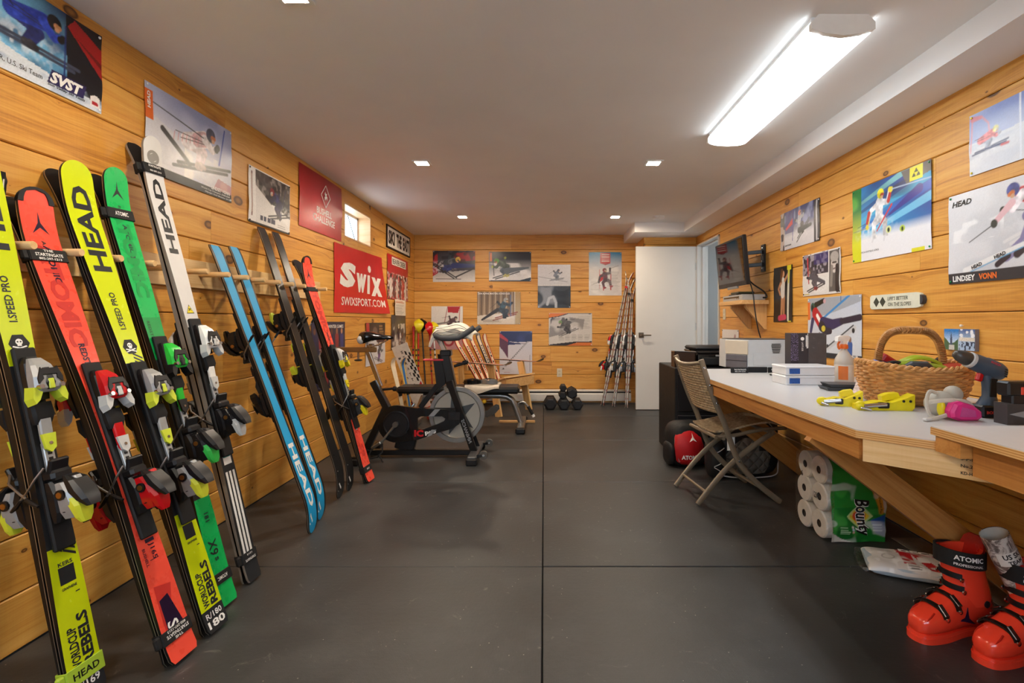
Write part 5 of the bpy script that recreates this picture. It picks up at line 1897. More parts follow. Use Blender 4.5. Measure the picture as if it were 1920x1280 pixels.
def p_r6(A):
    A.grad('#1C1A1C', '#2A2624', 90)
    A.limb([(0.30, 0.10), (0.34, 0.45), (0.36, 0.52)], [0.035, 0.045, 0.06], '#C08A64')
    A.limb([(0.40, 0.10), (0.40, 0.45)], [0.03, 0.05], '#B67E58')
    A.limb([(0.36, 0.50), (0.36, 0.72)], [0.075, 0.085], '#D8D4CE')
    A.limb([(0.30, 0.72), (0.20, 0.60), (0.26, 0.50)], [0.035, 0.028, 0.025], '#C08A64')
    A.limb([(0.44, 0.74), (0.54, 0.84)], [0.03, 0.025], '#C08A64')
    A.ell(0.37, 0.86, 0.055, 0.06, '#C89470')
    A.limb([(0.33, 0.92), (0.29, 0.74)], [0.045, 0.03], '#6A4426')
    A.limb([(0.55, 0.04), (0.58, 0.90)], [0.030, 0.034], '#D9D8C8')
    A.limb([(0.575, 0.70), (0.58, 0.90)], [0.02, 0.03], '#CFCB3A')
    A.limb([(0.22, 0.07), (0.44, 0.09)], [0.05, 0.05], '#C8365E')
    A.box(0.52, 0.92, 0.66, 1.0, '#D6D02E').box(0.55, 0.0, 0.66, 0.025, '#D6D02E')
    A.grain(0.06)


rsheet(4.178, 3.865, 1.098, 1.543, 'tall dark poster of a standing figure holding skis upright', p_r6, pins=None, res=0.0042)


def p_r7(A):
    A.grad('#D6D9DE', '#B8C6DA', 100)
    A.put(A.pmask([(0, 0.62), (0, 1), (0.62, 1), (1.49, 1), (1.49, 0.9), (0.8, 0.75)]), '#8E9298', 0.7)
    A.limb([(0.5, 0.66), (1.2, 1.0)], [0.02, 0.02], '#3C8ACC')
    A.limb([(0.98, 0.92), (0.98, 1.0)], [0.008, 0.008], '#2A4A7A')
    A.limb([(0.22, 0.72), (0.24, 0.88), (0.50, 0.95)], [0.05, 0.05, 0.04], '#26261E')
    A.ell(0.16, 0.84, 0.065, 0.085, '#2E5A50')
    A.ell(0.145, 0.84, 0.03, 0.045, '#1A2A28')
    A.ell(0.52, 0.94, 0.04, 0.04, '#C8A0A8')
    A.limb([(0.24, 0.74), (0.44, 0.56)], [0.10, 0.11], '#B8262E')
    A.limb([(0.30, 0.70), (0.40, 0.60)], [0.035, 0.035], '#EDE9E6')
    A.limb([(0.16, 0.62), (0.10, 0.42), (0.08, 0.28)], [0.05, 0.04, 0.03], '#3A3E66')
    A.limb([(0.48, 0.58), (0.76, 0.55), (1.0, 0.60)], [0.10, 0.085, 0.06], '#34305A')
    A.limb([(0.44, 0.52), (0.56, 0.44), (0.70, 0.44)], [0.09, 0.07, 0.05], '#2C2A36')
    A.limb([(1.0, 0.60), (1.46, 0.66)], [0.05, 0.05], '#2E2A3C')
    A.ell(0.50, 0.48, 0.06, 0.05, '#C8B83A')
    A.limb([(0.62, 0.16), (1.34, 0.50)], [0.035, 0.035], '#C6C8CC')
    A.limb([(0.60, 0.17), (1.30, 0.54)], [0.012, 0.012], '#3A3C42')
    A.ell(0.62, 0.20, 0.03, 0.025, '#1E1E22').ell(1.30, 0.46, 0.035, 0.04, '#1E1E22')
    A.limb([(0.08, 0.28), (0.40, 0.42)], [0.005, 0.005], '#303038')
    A.limb([(1.20, 0.10), (1.22, 0.24)], [0.07, 0.06], '#3A5A9C')
    A.ell(1.22, 0.32, 0.035, 0.045, '#8A6A58')
    A.box(0, 0, 9, 0.085, '#2A2A2E')
    A.box(0.0, 0.62, 0.075, 0.93, '#E0702C')
    A.grain(0.05)


rsheet(3.634, 3.02, 0.857, 1.266, 'poster of a red-bibbed downhill racer above the plastic boxes and spray bottle', p_r7, [('BODE MILLER', 0.44, 0.018, 0.14, 0.016, INK_W, 0.03), ('Downhill 2010', 0.45, 0.005, 0.12, 0.010, INK_W, 0.01)], pins='w', res=0.0036)
rsheet(5.387, 4.93, 0.75, 1.02, 'small pale picture on the wall behind the white printer', lambda A: A.grad('#D8D0CC', '#E2DCD8', 90).limb([(1.2, 0.5), (1.35, 0.75)], [0.06, 0.08], '#A8787C').limb([(1.1, 0.4), (1.35, 0.6)], [0.03, 0.03], '#2E2E34').grain(0.05), pins='k', res=0.008)

# small ski-shaped sign
sg = thing('wall_sign', 'cream ski-shaped sign with two black diamonds above the wicker basket', 'sign', basis((XR, 2.93, 1.172), (0, -1, 0), (0, 0, 1), (-1, 0, 0)))
mb = MB()
out = [(0.012, 0.0), (0.36, 0.0), (0.39, 0.006), (0.40, 0.022), (0.40, 0.060), (0.39, 0.074), (0.36, 0.080), (0.012, 0.080), (0.0, 0.070), (0.0, 0.012)]
mb.prism(out, 0.014, 0, h0=0.0)
mb.build('board', M('sign_cream', '#D8D9C6', 0.4), sg)
mb = MB()
mb.prism([(0.398, 0.016), (0.412, 0.022), (0.418, 0.040), (0.412, 0.060), (0.398, 0.066)], 0.022)
mb.build('end_cap', DGREY, sg)
for cx in (0.055, 0.108):
    mb = MB()
    mb.prism([(cx, 0.012), (cx + 0.024, 0.040), (cx, 0.068), (cx - 0.024, 0.040)], 0.001, h0=0.014)
    mb.build('diamond', M('sign_olive', '#3D4034', 0.5), sg, smooth=0)
mb = MB()
put_text(mb, "LIFE'S BETTER", lambda x, y: (x, y, 0.0153), 0.150, 0.046, 0.155, 0.020, 0, 0.0, 0.1)
put_text(mb, 'ON THE SLOPES', lambda x, y: (x, y, 0.0153), 0.153, 0.014, 0.175, 0.020, 0, 0.0, 0.1)
mb.build('lettering', M('sign_ink', '#3D4034', 0.5), sg, smooth=0)

# two postcards on a small block
def card(name, label, y0_, y1_, z0_, z1_, paint, off):
    A = Art(y0_ - y1_, z1_ - z0_, '#D8D8DA', 0.0022)
    paint(A)
    return A


def p_c1(A):
    A.grad('#CFE2F2', '#2F7FC8', 90, 0.3, 0.9)
    A.poly([(0.0, 0.0), (0.84, 0.0), (0.84, 0.55), (0.62, 0.36), (0.34, 0.30), (0.0, 0.62)], '#4E6A4A')
    A.poly([(0.36, 0.1), (0.50, 0.1), (0.50, 0.46), (0.43, 0.90), (0.36, 0.46)], '#46526A')
    A.box(0.28, 0.0, 0.62, 0.24, '#C9C6BE')
    A.grain(0.2)


def p_c2(A):
    A.grad('#A9C0DA', '#3E5A92', 90, 0.5, 1)
    A.blot('#E8ECF2', 7, 0.5, 0.6, 1, 3, 1, (A.Y > 0.6).astype(float))
    A.blot('#2E3A52', 12, 0.5, 0.6, 1, 6, 1, (A.Y < 0.42).astype(float))
    A.box(0, 0.44, 9, 0.60, '#D9D2C4')
    A.grain(0.2)


blk = thing('postcards', 'two small mountain postcards on a block pinned beside the basket', 'postcard', basis((XR, 2.385, 0.968), (0, -1, 0), (0, 0, 1), (-1, 0, 0)))
mb = MB()
mb.box((0.088, 0.05, 0.009), (0.172, 0.098, 0.018), bev=0.001)
mb.build('block', M('card_edge', '#7E7A80', 0.5), blk)
for k, pf in enumerate((p_c1, p_c2)):
    wd, hg = 0.084, 0.096
    A = Art(wd, hg, '#D8D8DA', 0.0024)
    pf(A)
    nx, ny = A.nx, A.ny
    mb = MB()
    vs = [(0.003 + k * 0.085 + i * wd / nx, 0.002 + j * hg / ny, 0.0187) for j in range(ny + 1) for i in range(nx + 1)]
    fs = [(j * (nx + 1) + i, j * (nx + 1) + i + 1, (j + 1) * (nx + 1) + i + 1, (j + 1) * (nx + 1) + i) for j in range(ny) for i in range(nx)]
    mb.add(vs, fs)
    o = mb.build('postcard', PRINT, blk)
    ca_ = o.data.color_attributes.new('print', 'FLOAT_COLOR', 'POINT')
    c4 = np.ones((len(vs), 4))
    c4[:, :3] = A.C.reshape(-1, 3)
    ca_.data.foreach_set('color', c4.ravel())
mb = MB()
mb.lathe([(0.0015, 0.0), (0.0015, 0.006), (0.006, 0.008), (0.006, 0.014), (0.004, 0.016)], 10, 0, Matrix.Translation((0.090, 0.114, 0)))
mb.build('pushpin', M('pin_cream', '#E6DCCB', 0.35), blk)
# outlets
for (mx, lb) in ((basis((0.21, YB, 0.355), (1, 0, 0), (0, 0, 1), (0, -1, 0)), 'cream wall outlet above the dumbbells'), (basis((XR, 5.33, 1.125), (0, -1, 0), (0, 0, 1), (-1, 0, 0)), 'cream wall outlet below the shelf by the doorway')):
    ot = thing('wall_outlet', lb, 'outlet', mx)
    mb = MB()
    mb.box((0, 0.055, 0.003), (0.07, 0.115, 0.006), bev=0.002)
    mb.build('cover_plate', M('outlet_cream', '#D9CDB2', 0.4), ot)
    for z in (0.033, 0.077):
        mb = MB()
        mb.box((0, z, 0.0065), (0.032, 0.028, 0.003), bev=0.003)
        mb.build('socket', M('outlet_ivory', '#C9BB9C', 0.4), ot)
# ================================================================== EXERCISE BIKE
BY = 4.10
bk = thing('exercise_bike', 'black spinning bike with silver flywheel beside the red skis', 'exercise bike', (-1.0, BY, 0))


def B(x, z, y=0.0):
    return (x + 1.0, y, z)


FRAME = M('bike_frame_black', '#121214', 0.32, coat=0.2)
mb = MB()
mb.bar(B(-1.46, 0.035), B(-0.57, 0.035), 0.05, 0.045, bev=0.006)
mb.build('bottom_rail', FRAME, bk)
for (x, nm) in ((-1.46, 'rear'), (-0.555, 'front')):
    mb = MB()
    mb.bar(B(x, 0.048, -0.27), B(x, 0.048, 0.27), 0.07, 0.038, bev=0.008)
    ft = mb.build('stabilizer', FRAME if x < -1 else M('stabilizer_grey', '#4A4A4C', 0.4), bk)
    for s in (-1, 1):
        m2 = MB()
        m2.box(B(x, 0.026, s * 0.262), (0.085, 0.05, 0.052), bev=0.008)
        m2.build('rubber_foot', BLACK_M, ft)
        if x > -1:
            m3 = MB()
            m3.bar(B(x + 0.02, 0.05, s * 0.20), B(x + 0.075, 0.062, s * 0.20), 0.03, 0.02)
            m3.lathe([(0.010, -0.014), (0.031, -0.014), (0.034, -0.008), (0.034, 0.008), (0.031, 0.014), (0.010, 0.014)], 18, 1, Matrix.Translation(B(x + 0.085, 0.064, s * 0.20)) @ rotm(PI / 2, 0, 0))
            m3.lathe([(0.001, -0.017), (0.009, -0.017), (0.009, 0.017), (0.001, 0.017)], 10, 2, Matrix.Translation(B(x + 0.085, 0.064, s * 0.20)) @ rotm(PI / 2, 0, 0))
            m3.build('transport_wheel', [FRAME, M('wheel_grey', '#5A5650', 0.5), CHROME], ft)
mb = MB()
mb.bar(B(-1.455, 0.05), B(-1.29, 0.40), 0.05, 0.055, bev=0.006)
mb.bar(B(-1.395, 0.615), B(-1.262, 0.36), 0.062, 0.056, bev=0.006)
mb.build('rear_frame', FRAME, bk)
mb = MB()
mb.bar(B(-1.29, 0.385), B(-0.69, 0.385), 0.055, 0.03, bev=0.004)
mb.build('top_rail', FRAME, bk)
mb = MB()
mb.bar(B(-1.10, 0.25, 0.03), B(-1.15, 0.05, 0.03), 0.06, 0.16, bev=0.006)
mb.build('centre_post', FRAME, bk)
for s in (-1, 1):
    mb = MB()
    mb.bar(B(-0.765, 0.62, s * 0.045), B(-0.560, 0.055, s * 0.075), 0.032, 0.055, bev=0.005)
    fk = mb.build('fork_arm', FRAME, bk)
    if s < 0:
        m2 = MB()
        a, b = Vector(B(-0.655, 0.318, -0.081)), Vector(B(-0.585, 0.125, -0.092))
        d = (b - a).normalized()
        u = Vector((0, -1, 0)).cross(d)
        put_text(m2, 'SCHWINN', lambda x, y: a + d * x + u * (-y) + Vector((0, -0.002, 0)), 0, -0.014, 0.20, 0.028, 0, 0.03, 0.2)
        m2.build('lettering', GREY, fk, smooth=0)
mb = MB()
mb.bar(B(-0.868, 0.585), B(-1.01, 0.40), 0.045, 0.04, bev=0.004)
mb.build('cross_tube', FRAME, bk)
mb = MB()
m4 = Matrix.Identity(4)
mb.bar(B(-0.812, 0.85), B(-0.750, 0.56), 0.075, 0.075, bev=0.008)
mb.box(B(-0.80, 0.845), (0.09, 0.085, 0.05), bev=0.008)
mb.build('head_tube', FRAME, bk)
mb = MB()
mb.prism([(-0.90, 0.80), (-0.825, 0.80), (-0.80, 0.60), (-0.85, 0.55), (-0.875, 0.60)], 0.07, 0, basis((1.0, 0.035, 0), (1, 0, 0), (0, 0, 1), (0, -1, 0)))
mb.cyl(B(-0.85, 0.80), B(-0.85, 0.835), 0.018, 0.022, mi=0)
mb.build('brake_housing', FRAME, bk)
mb = MB()
mb.bar(B(-0.97, 0.79, -0.04), B(-0.815, 0.79, -0.04), 0.012, 0.014, bev=0.004)
mb.tube([B(-0.97, 0.79, -0.04), B(-0.985, 0.79, -0.01), B(-0.97, 0.79, 0.03), B(-0.815, 0.79, 0.03)], 0.006, 8)
mb.build('bottle_ring', M('coral_ring', '#D8414C', 0.35), bk)
mb = MB()
mb.cyl(B(-0.735, 0.735, 0.0), B(-0.62, 0.775, 0.0), 0.012)
mb.cyl(B(-0.66, 0.762, 0), B(-0.63, 0.773, 0), 0.019)
mb.build('clamp_lever', BLACK, bk)
mb = MB()
mb.bar(B(-0.872, 0.985), B(-0.795, 0.83), 0.04, 0.04, bev=0.004)
mb.build('handlebar_post', CHROME, bk)
GRIPM = M('foam_grip', '#43454A', 0.65)
mb = MB()
mb.tube([B(-0.85, 1.0, 0.20), B(-0.845, 0.985, 0.10), B(-0.845, 0.983, -0.10), B(-0.85, 1.0, -0.20)], 0.018, 10)
for s in (-1, 1):
    mb.tube([B(-0.845, 0.99, s * 0.20), B(-0.79, 0.972, s * 0.225), B(-0.72, 0.972, s * 0.23), B(-0.665, 0.975, s * 0.225), B(-0.60, 1.015, s * 0.20), B(-0.545, 1.055, s * 0.185)], 0.022, 12)
mb.tube([B(-0.845, 0.99, -0.1), B(-0.70, 0.985, -0.05), B(-0.62, 1.0, -0.09)], 0.018, 10)
mb.build('handlebar', GRIPM, bk)
mb = MB()
mb.bar(B(-1.442, 0.865), B(-1.335, 0.57), 0.034, 0.034, bev=0.004)
mb.build('seat_post', CHROME, bk)
mb = MB()
mb.bar(B(-1.72, 0.872), B(-1.37, 0.872), 0.035, 0.042, bev=0.004)
sl = mb.build('seat_slider', M('slider_brass', '#A89068', 0.3, metal=0.9), bk)
mb = MB()
mb.cyl(B(-1.518, 0.85), B(-1.518, 0.79), 0.008)
mb.lathe([(0.006, 0.012), (0.03, 0.006), (0.033, 0.0), (0.025, -0.006), (0.002, -0.008)], 14, 1, Matrix.Translation(B(-1.518, 0.785)))
mb.build('knob', [CHROME, BLACK], sl)
for zz, xx in ((0.60, -1.30),):
    mb = MB()
    mb.cyl(B(xx - 0.02, 0.545), B(xx + 0.075, 0.555), 0.010)
    mb.lathe([(0.01, 0), (0.02, 0.01), (0.02, 0.03), (0.012, 0.036)], 12, 0, Matrix.Translation(B(xx + 0.06, 0.552)) @ rotm(0, PI / 2, 0))
    mb.build('adjust_knob', BLACK, bk)
# saddle: lofted
mb = MB()
rs = []
for (x, hw, zt, zb) in ((-1.50, 0.055, 1.0, 0.955), (-1.485, 0.080, 1.015, 0.935), (-1.455, 0.092, 1.022, 0.925), (-1.41, 0.085, 1.018, 0.945), (-1.36, 0.058, 1.002, 0.952), (-1.30, 0.033, 0.992, 0.955), (-1.25, 0.024, 0.985, 0.955), (-1.232, 0.012, 0.976, 0.962)):
    rs.append([B(x, zb + (zt - zb) * 0.35, -hw), B(x, zb, -hw * 0.75), B(x, zb, hw * 0.75), B(x, zb + (zt - zb) * 0.35, hw), B(x, zt - 0.012, hw * 0.86), B(x, zt, hw * 0.45), B(x, zt, -hw * 0.45), B(x, zt - 0.012, -hw * 0.86)])
mb.rings(rs)
sd_ = mb.build('saddle', BLACK_G, bk, smooth=60)
mb = MB()
mb.ell(B(-1.475, 0.955, -0.055), (0.032, 0.042, 0.036))
mb.build('rear_pad', LGREY, sd_)
mb = MB()
mb.tube([B(-1.44, 0.93, -0.02), B(-1.42, 0.895, -0.02), B(-1.35, 0.91, -0.02), B(-1.27, 0.955, -0.01)], 0.006, 8)
mb.box(B(-1.42, 0.905), (0.05, 0.05, 0.03), bev=0.004)
mb.build('saddle_rail', CHROME, sd_)
# chain guard with slot
mb = MB()
cx, cz, R_ = -1.189, 0.277, 0.150
body_l = [(cx + R_ * math.cos(a), cz + R_ * math.sin(a)) for a in np.linspace(math.radians(75), math.radians(285), 18)] + [(-1.02, 0.148), (-1.02, 0.404)]
upper = [(-1.02, 0.404), (-1.02, 0.325), (-0.99, 0.338), (-0.82, 0.338), (-0.795, 0.32), (-0.74, 0.39)]
lower = [(-1.02, 0.148), (-0.86, 0.205), (-0.74, 0.238), (-0.74, 0.39), (-0.795, 0.32), (-0.805, 0.30), (-0.86, 0.275), (-0.98, 0.232), (-1.02, 0.235)]
tip = [(-0.74, 0.238), (-0.685, 0.275), (-0.672, 0.345), (-0.69, 0.392), (-0.74, 0.39)]
mz = basis((1.0, -0.035, 0), (1, 0, 0), (0, 0, 1), (0, -1, 0))
for poly in (body_l, upper, lower, tip):
    mb.prism(poly, 0.03, 0, mz)
gd = mb.build('chain_guard', M('guard_black', '#0F0F11', 0.25, coat=0.3), bk, smooth=20)
mb = MB()
mb.lathe([(0.100, 0.0), (0.106, 0.004), (0.106, 0.008), (0.098, 0.009), (0.092, 0.004), (0.02, 0.004)], 36, 0, mz @ Matrix.Translation((cx, cz, 0.03)))
mb.build('guard_disc', BLACK, gd)
mb = MB()
mb.prism([(-0.945, 0.172), (-0.905, 0.187), (-0.865, 0.232), (-0.905, 0.232)], 0.0015, 0, mz, h0=0.031)
mb.prism([(-0.93, 0.340), (-0.885, 0.340), (-0.835, 0.395), (-0.88, 0.395)], 0.0015, 0, mz, h0=0.031)
mb.build('stripe', GREY, gd, smooth=0, kind='stuff')
mb = MB()
put_text(mb, 'IC', lambda x, y: (x + 1.0, -0.0668, y), -1.045, 0.175, 0.075, 0.055, 0, 0.06)
mb.build('lettering', INKR, gd, smooth=0)
mb = MB()
put_text(mb, 'pro', lambda x, y: (x + 1.0, -0.0668, y), -0.955, 0.183, 0.09, 0.034, 0, 0.04, 0, 0.12)
mb.build('lettering', INK_W, gd, smooth=0)
for s in (-1, 1):
    mb = MB()
    ax = Vector(B(cx, cz, -0.07 * 1.2 if s < 0 else 0.05))
    e = Vector(B(-1.30, 0.135, -0.10)) if s < 0 else Vector(B(-1.08, 0.42, 0.09))
    mb.bar(ax, e, 0.018, 0.03, 0, up=(0, 1, 0), bev=0.005)
    mb.cyl(ax + Vector((0, 0.01, 0)), ax + Vector((0, -0.018, 0)), 0.022, n=14)
    ck = mb.build('crank_arm', M('crank_metal', '#7E7B76', 0.3, metal=0.8), bk)
    if s < 0:
        m2 = MB()
        m2.box(tuple(e + Vector((-0.01, -0.055, 0))), (0.085, 0.085, 0.026), 0, rotm(0, -0.6, 0), bev=0.006)
        m2.tube([e + Vector(p_) for p_ in ((-0.05, -0.02, -0.03), (-0.075, -0.06, -0.075), (-0.05, -0.1, -0.1), (0.0, -0.09, -0.09), (0.03, -0.06, -0.06), (0.02, -0.03, 0.0))], 0.006, 6, 1)
        m2.tube([e + Vector(p_) for p_ in ((0.0, -0.08, -0.075), (0.03, -0.09, -0.10), (0.04, -0.1, -0.12), (0.05, -0.1, -0.130))], 0.005, 6, 1)
        m2.build('pedal', [M('pedal_metal', '#8A8780', 0.35, metal=0.9), BLACK_M], ck)
# flywheel
fw_ = Matrix.Translation(B(-0.711, 0.343, 0.0)) @ rotm(PI / 2, 0, 0)
mb = MB()
mb.lathe([(0.190, -0.012), (0.195, -0.02), (0.225, -0.02), (0.228, -0.015), (0.228, 0.015), (0.225, 0.02), (0.195, 0.02), (0.190, 0.012)], 48, 0, fw_, caps=False)
fwl = mb.build('flywheel_rim', M('flywheel_steel', '#8E8C89', 0.35, metal=0.6), bk)
mb = MB()
mb.lathe([(0.192, -0.012), (0.186, -0.004), (0.05, -0.004), (0.045, -0.03), (0.02, -0.03), (0.02, 0.03), (0.045, 0.03), (0.05, 0.008), (0.186, 0.008), (0.192, 0.012)], 48, 0, fw_, caps=False)
disc_o = mb.build('flywheel_disc', M('flywheel_disc', '#ADA89C', 0.4, metal=0.3, var=0.02), fwl)
mb = MB()
star = []
for k in range(10):
    r = 0.175 if k % 2 == 0 else 0.068
    a = PI / 2 + k * PI / 5 + 0.25
    star.append((r * math.cos(a), r * math.sin(a)))
mb.prism(star, 0.0012, 0, Matrix.Translation(B(-0.711, 0.343, -0.0105)) @ rotm(PI / 2, 0, 0))
mb.build('star_decal', M('star_grey', '#45494C', 0.35), fwl, smooth=0)
mb = MB()
mb.cyl(B(-0.735, 0.347, -0.09), B(-0.735, 0.347, 0.09), 0.012)
mb.box(B(-0.72, 0.343, -0.07), (0.10, 0.02, 0.07), bev=0.004)
mb.build('axle_clamp', BLACK, bk)
mb = MB()
mb.cyl(B(-0.80, 0.575, 0), B(-0.80, 0.535, 0), 0.02)
mb.box(B(-0.775, 0.545, -0.01), (0.06, 0.05, 0.05), bev=0.01)
mb.build('brake_pad', M('felt_pad', '#9A948A', 0.9), bk)

# towel over the handlebar: thick folded cloth
def cloth(name, label, cat, mx, fx, nu, nv, th, mat, parent=None):
    """closed thick sheet over fx(u,v)->(x,y,z), u,v in 0..1"""
    mb = MB()
    P = [[Vector(fx(i / nu, j / nv)) for j in range(nv + 1)] for i in range(nu + 1)]
    top, bot = [], []
    for i in range(nu + 1):
        for j in range(nv + 1):
            a = P[min(i + 1, nu)][j] - P[max(i - 1, 0)][j]
            b = P[i][min(j + 1, nv)] - P[i][max(j - 1, 0)]
            n_ = a.cross(b)
            n_ = n_.normalized() if n_.length > 1e-9 else Vector((0, 0, 1))
            top.append(P[i][j] + n_ * th / 2)
            bot.append(P[i][j] - n_ * th / 2)
    k = nv + 1
    N = len(top)
    fs = []
    for i in range(nu):
        for j in range(nv):
            a, b, c, d = i * k + j, (i + 1) * k + j, (i + 1) * k + j + 1, i * k + j + 1
            fs += [(a, b, c, d), (N + a, N + d, N + c, N + b)]
    edge = [i * k for i in range(nu + 1)] + [nu * k + j for j in range(1, nv + 1)] + [i * k + nv for i in range(nu - 1, -1, -1)] + [j for j in range(nv - 1, 0, -1)]
    for a, b in zip(edge, edge[1:] + edge[:1]):
        fs.append((b, a, N + a, N + b))
    mb.add(top + bot, fs)
    o = mb.build(name, mat, parent, mx, smooth=70)
    return o


TOWEL = M('towel_white', '#E4DFD3', 0.9, bump=0.6, bscale=260)
tw = thing('hand_towel', 'white folded towel draped over the bike handlebar', 'towel', (-0.72, BY, 1.0))
for k, (dz, sx_) in enumerate(((0.0, 1.0), (0.022, 0.94), (0.042, 0.80))):
    def fx(u, v, dz=dz, sx_=sx_, k=k):
        x = (-0.16 + 0.33 * u) * sx_ - 0.012
        z = -0.004 + dz + 0.052 * math.sin(PI * u) ** 0.7 * (1 - 0.5 * u) + 0.014 * math.sin(9 * u + k * 0.9) - (0.045 if u < 0.12 else 0.0) * (1 - u / 0.12)
        y = -0.195 + 0.40 * v
        z -= 0.018 * (2 * v - 1) ** 4 + (0.03 if v < 0.1 else 0) * (1 - v * 10)
        return (x, y, z)
    cloth('towel_fold', '', '', None, fx, 26, 12, 0.017, TOWEL, tw)
mb = MB()
for k in range(3):
    pts = [(-0.15 + 0.30 * u, -0.212 + 0.006 * k, -0.004 + 0.020 * k + 0.045 * math.sin(PI * u) ** 0.7 * (1 - 0.5 * u) + 0.012 * math.sin(9 * u + k * 0.9)) for u in np.linspace(0.03, 0.97, 22)]
    mb.tube(pts, 0.0022, 5)
mb.build('stripe', M('towel_stripe', '#5E5A56', 0.9), tw, kind='stuff')

# ================================================================== WEIGHT BENCH
bn = thing('weight_bench', 'silver framed weight bench with black pads behind the bike', 'weight bench', (-0.85, 5.2, 0))


def W(x, z, y=0.0):
    return (x + 0.85, y, z)


SILVER = M('bench_silver', '#A19E99', 0.32, metal=0.85)
VINYL_B = M('black_vinyl', '#1A1A1B', 0.34, bump=0.15, bscale=200)
for (x0, x1, z, hw) in ((-1.50, -0.72, 0.405, 0.13), (-0.66, -0.25, 0.405, 0.15)):
    mb = MB()
    mb.box(W((x0 + x1) / 2, z), (x1 - x0, 2 * hw, 0.07), bev=0.022)
    mb.build('pad', VINYL_B, bn)
mb = MB()
mb.tube([W(-1.25, 0.33), W(-0.9, 0.335), W(-0.45, 0.335), W(-0.385, 0.325), W(-0.335, 0.295), W(-0.305, 0.24), W(-0.237, 0.055)], 0.030, 14)
mb.build('main_tube', SILVER, bn)
mb = MB()
mb.tube([W(-1.25, 0.33), W(-1.36, 0.05)], 0.028, 12)
mb.bar(W(-1.36, 0.03, -0.25), W(-1.36, 0.03, 0.25), 0.06, 0.05, bev=0.006)
mb.build('rear_leg', SILVER, bn)
mb = MB()
mb.bar(W(-0.232, 0.036, -0.27), W(-0.232, 0.036, 0.33), 0.075, 0.05, bev=0.008)
fb = mb.build('front_foot', SILVER, bn)
for s in (-0.285, 0.345):
    mb = MB()
    mb.box(W(-0.232, 0.030, s), (0.095, 0.06, 0.06), bev=0.012)
    mb.build('end_cap', BLACK, fb)
mb = MB()
mb.tube([W(-0.275, 0.20), W(-0.265, 0.255), W(-0.235, 0.272), W(-0.20, 0.262), W(-0.165, 0.22), W(-0.105, 0.115)], 0.011, 10)
hd_ = mb.build('handle', SILVER, bn)
mb = MB()
mb.tube([W(-0.165, 0.222), W(-0.118, 0.14)], 0.017, 10)
mb.tube([W(-0.118, 0.14), W(-0.105, 0.115)], 0.016, 10, 1)
mb.build('handle_grip', [BLACK_M, WHITE], hd_)
mb = MB()
pl_ = [(-0.66, 0.14), (-0.58, 0.12), (-0.50, 0.16), (-0.455, 0.21), (-0.46, 0.245), (-0.49, 0.255), (-0.53, 0.235), (-0.58, 0.19), (-0.66, 0.18)]
mb.prism([(a + 0.85, b) for a, b in pl_], 0.012, 0, basis((0, -0.05, 0), (1, 0, 0), (0, 0, 1), (0, -1, 0)))
mb.cyl(W(-0.487, 0.225, -0.06), W(-0.487, 0.225, -0.07), 0.012)
mb.build('pivot_plate', M('plate_grey', '#5E5C59', 0.4, metal=0.6), bn)
mb = MB()
mb.cyl(W(-0.61, 0.287, 0.0), W(-0.61, 0.287, -0.075), 0.008)
mb.lathe([(0.008, 0), (0.020, 0.005), (0.022, 0.02), (0.015, 0.03), (0.002, 0.032)], 14, 1, Matrix.Translation(W(-0.61, 0.287, -0.07)) @ rotm(PI / 2, 0, 0))
mb.build('pull_pin', [STEEL, M('knob_yellow', '#D9B22A', 0.35)], bn)


def fx(u, v):
    x = -0.80 + 0.345 * u + 0.85
    z = 0.448 + 0.006 * math.sin(7 * u + 3 * v)
    y = -0.21 + 0.36 * v
    if v < 0.22:
        q = (0.22 - v) / 0.22
        z -= 0.055 * q * (1 + 0.6 * math.sin(4.5 * u + 0.7))
        y = -0.131 - 0.020 * min(1, q * 2)
    return (x, y, z)


tb = thing('bench_towel', 'cream towel spread on the weight bench', 'towel', (-0.85, 5.2, 0))
cloth('cloth', '', '', None, fx, 24, 18, 0.014, M('towel_cream', '#D6CDBD', 0.9, bump=0.6, bscale=260), tb)
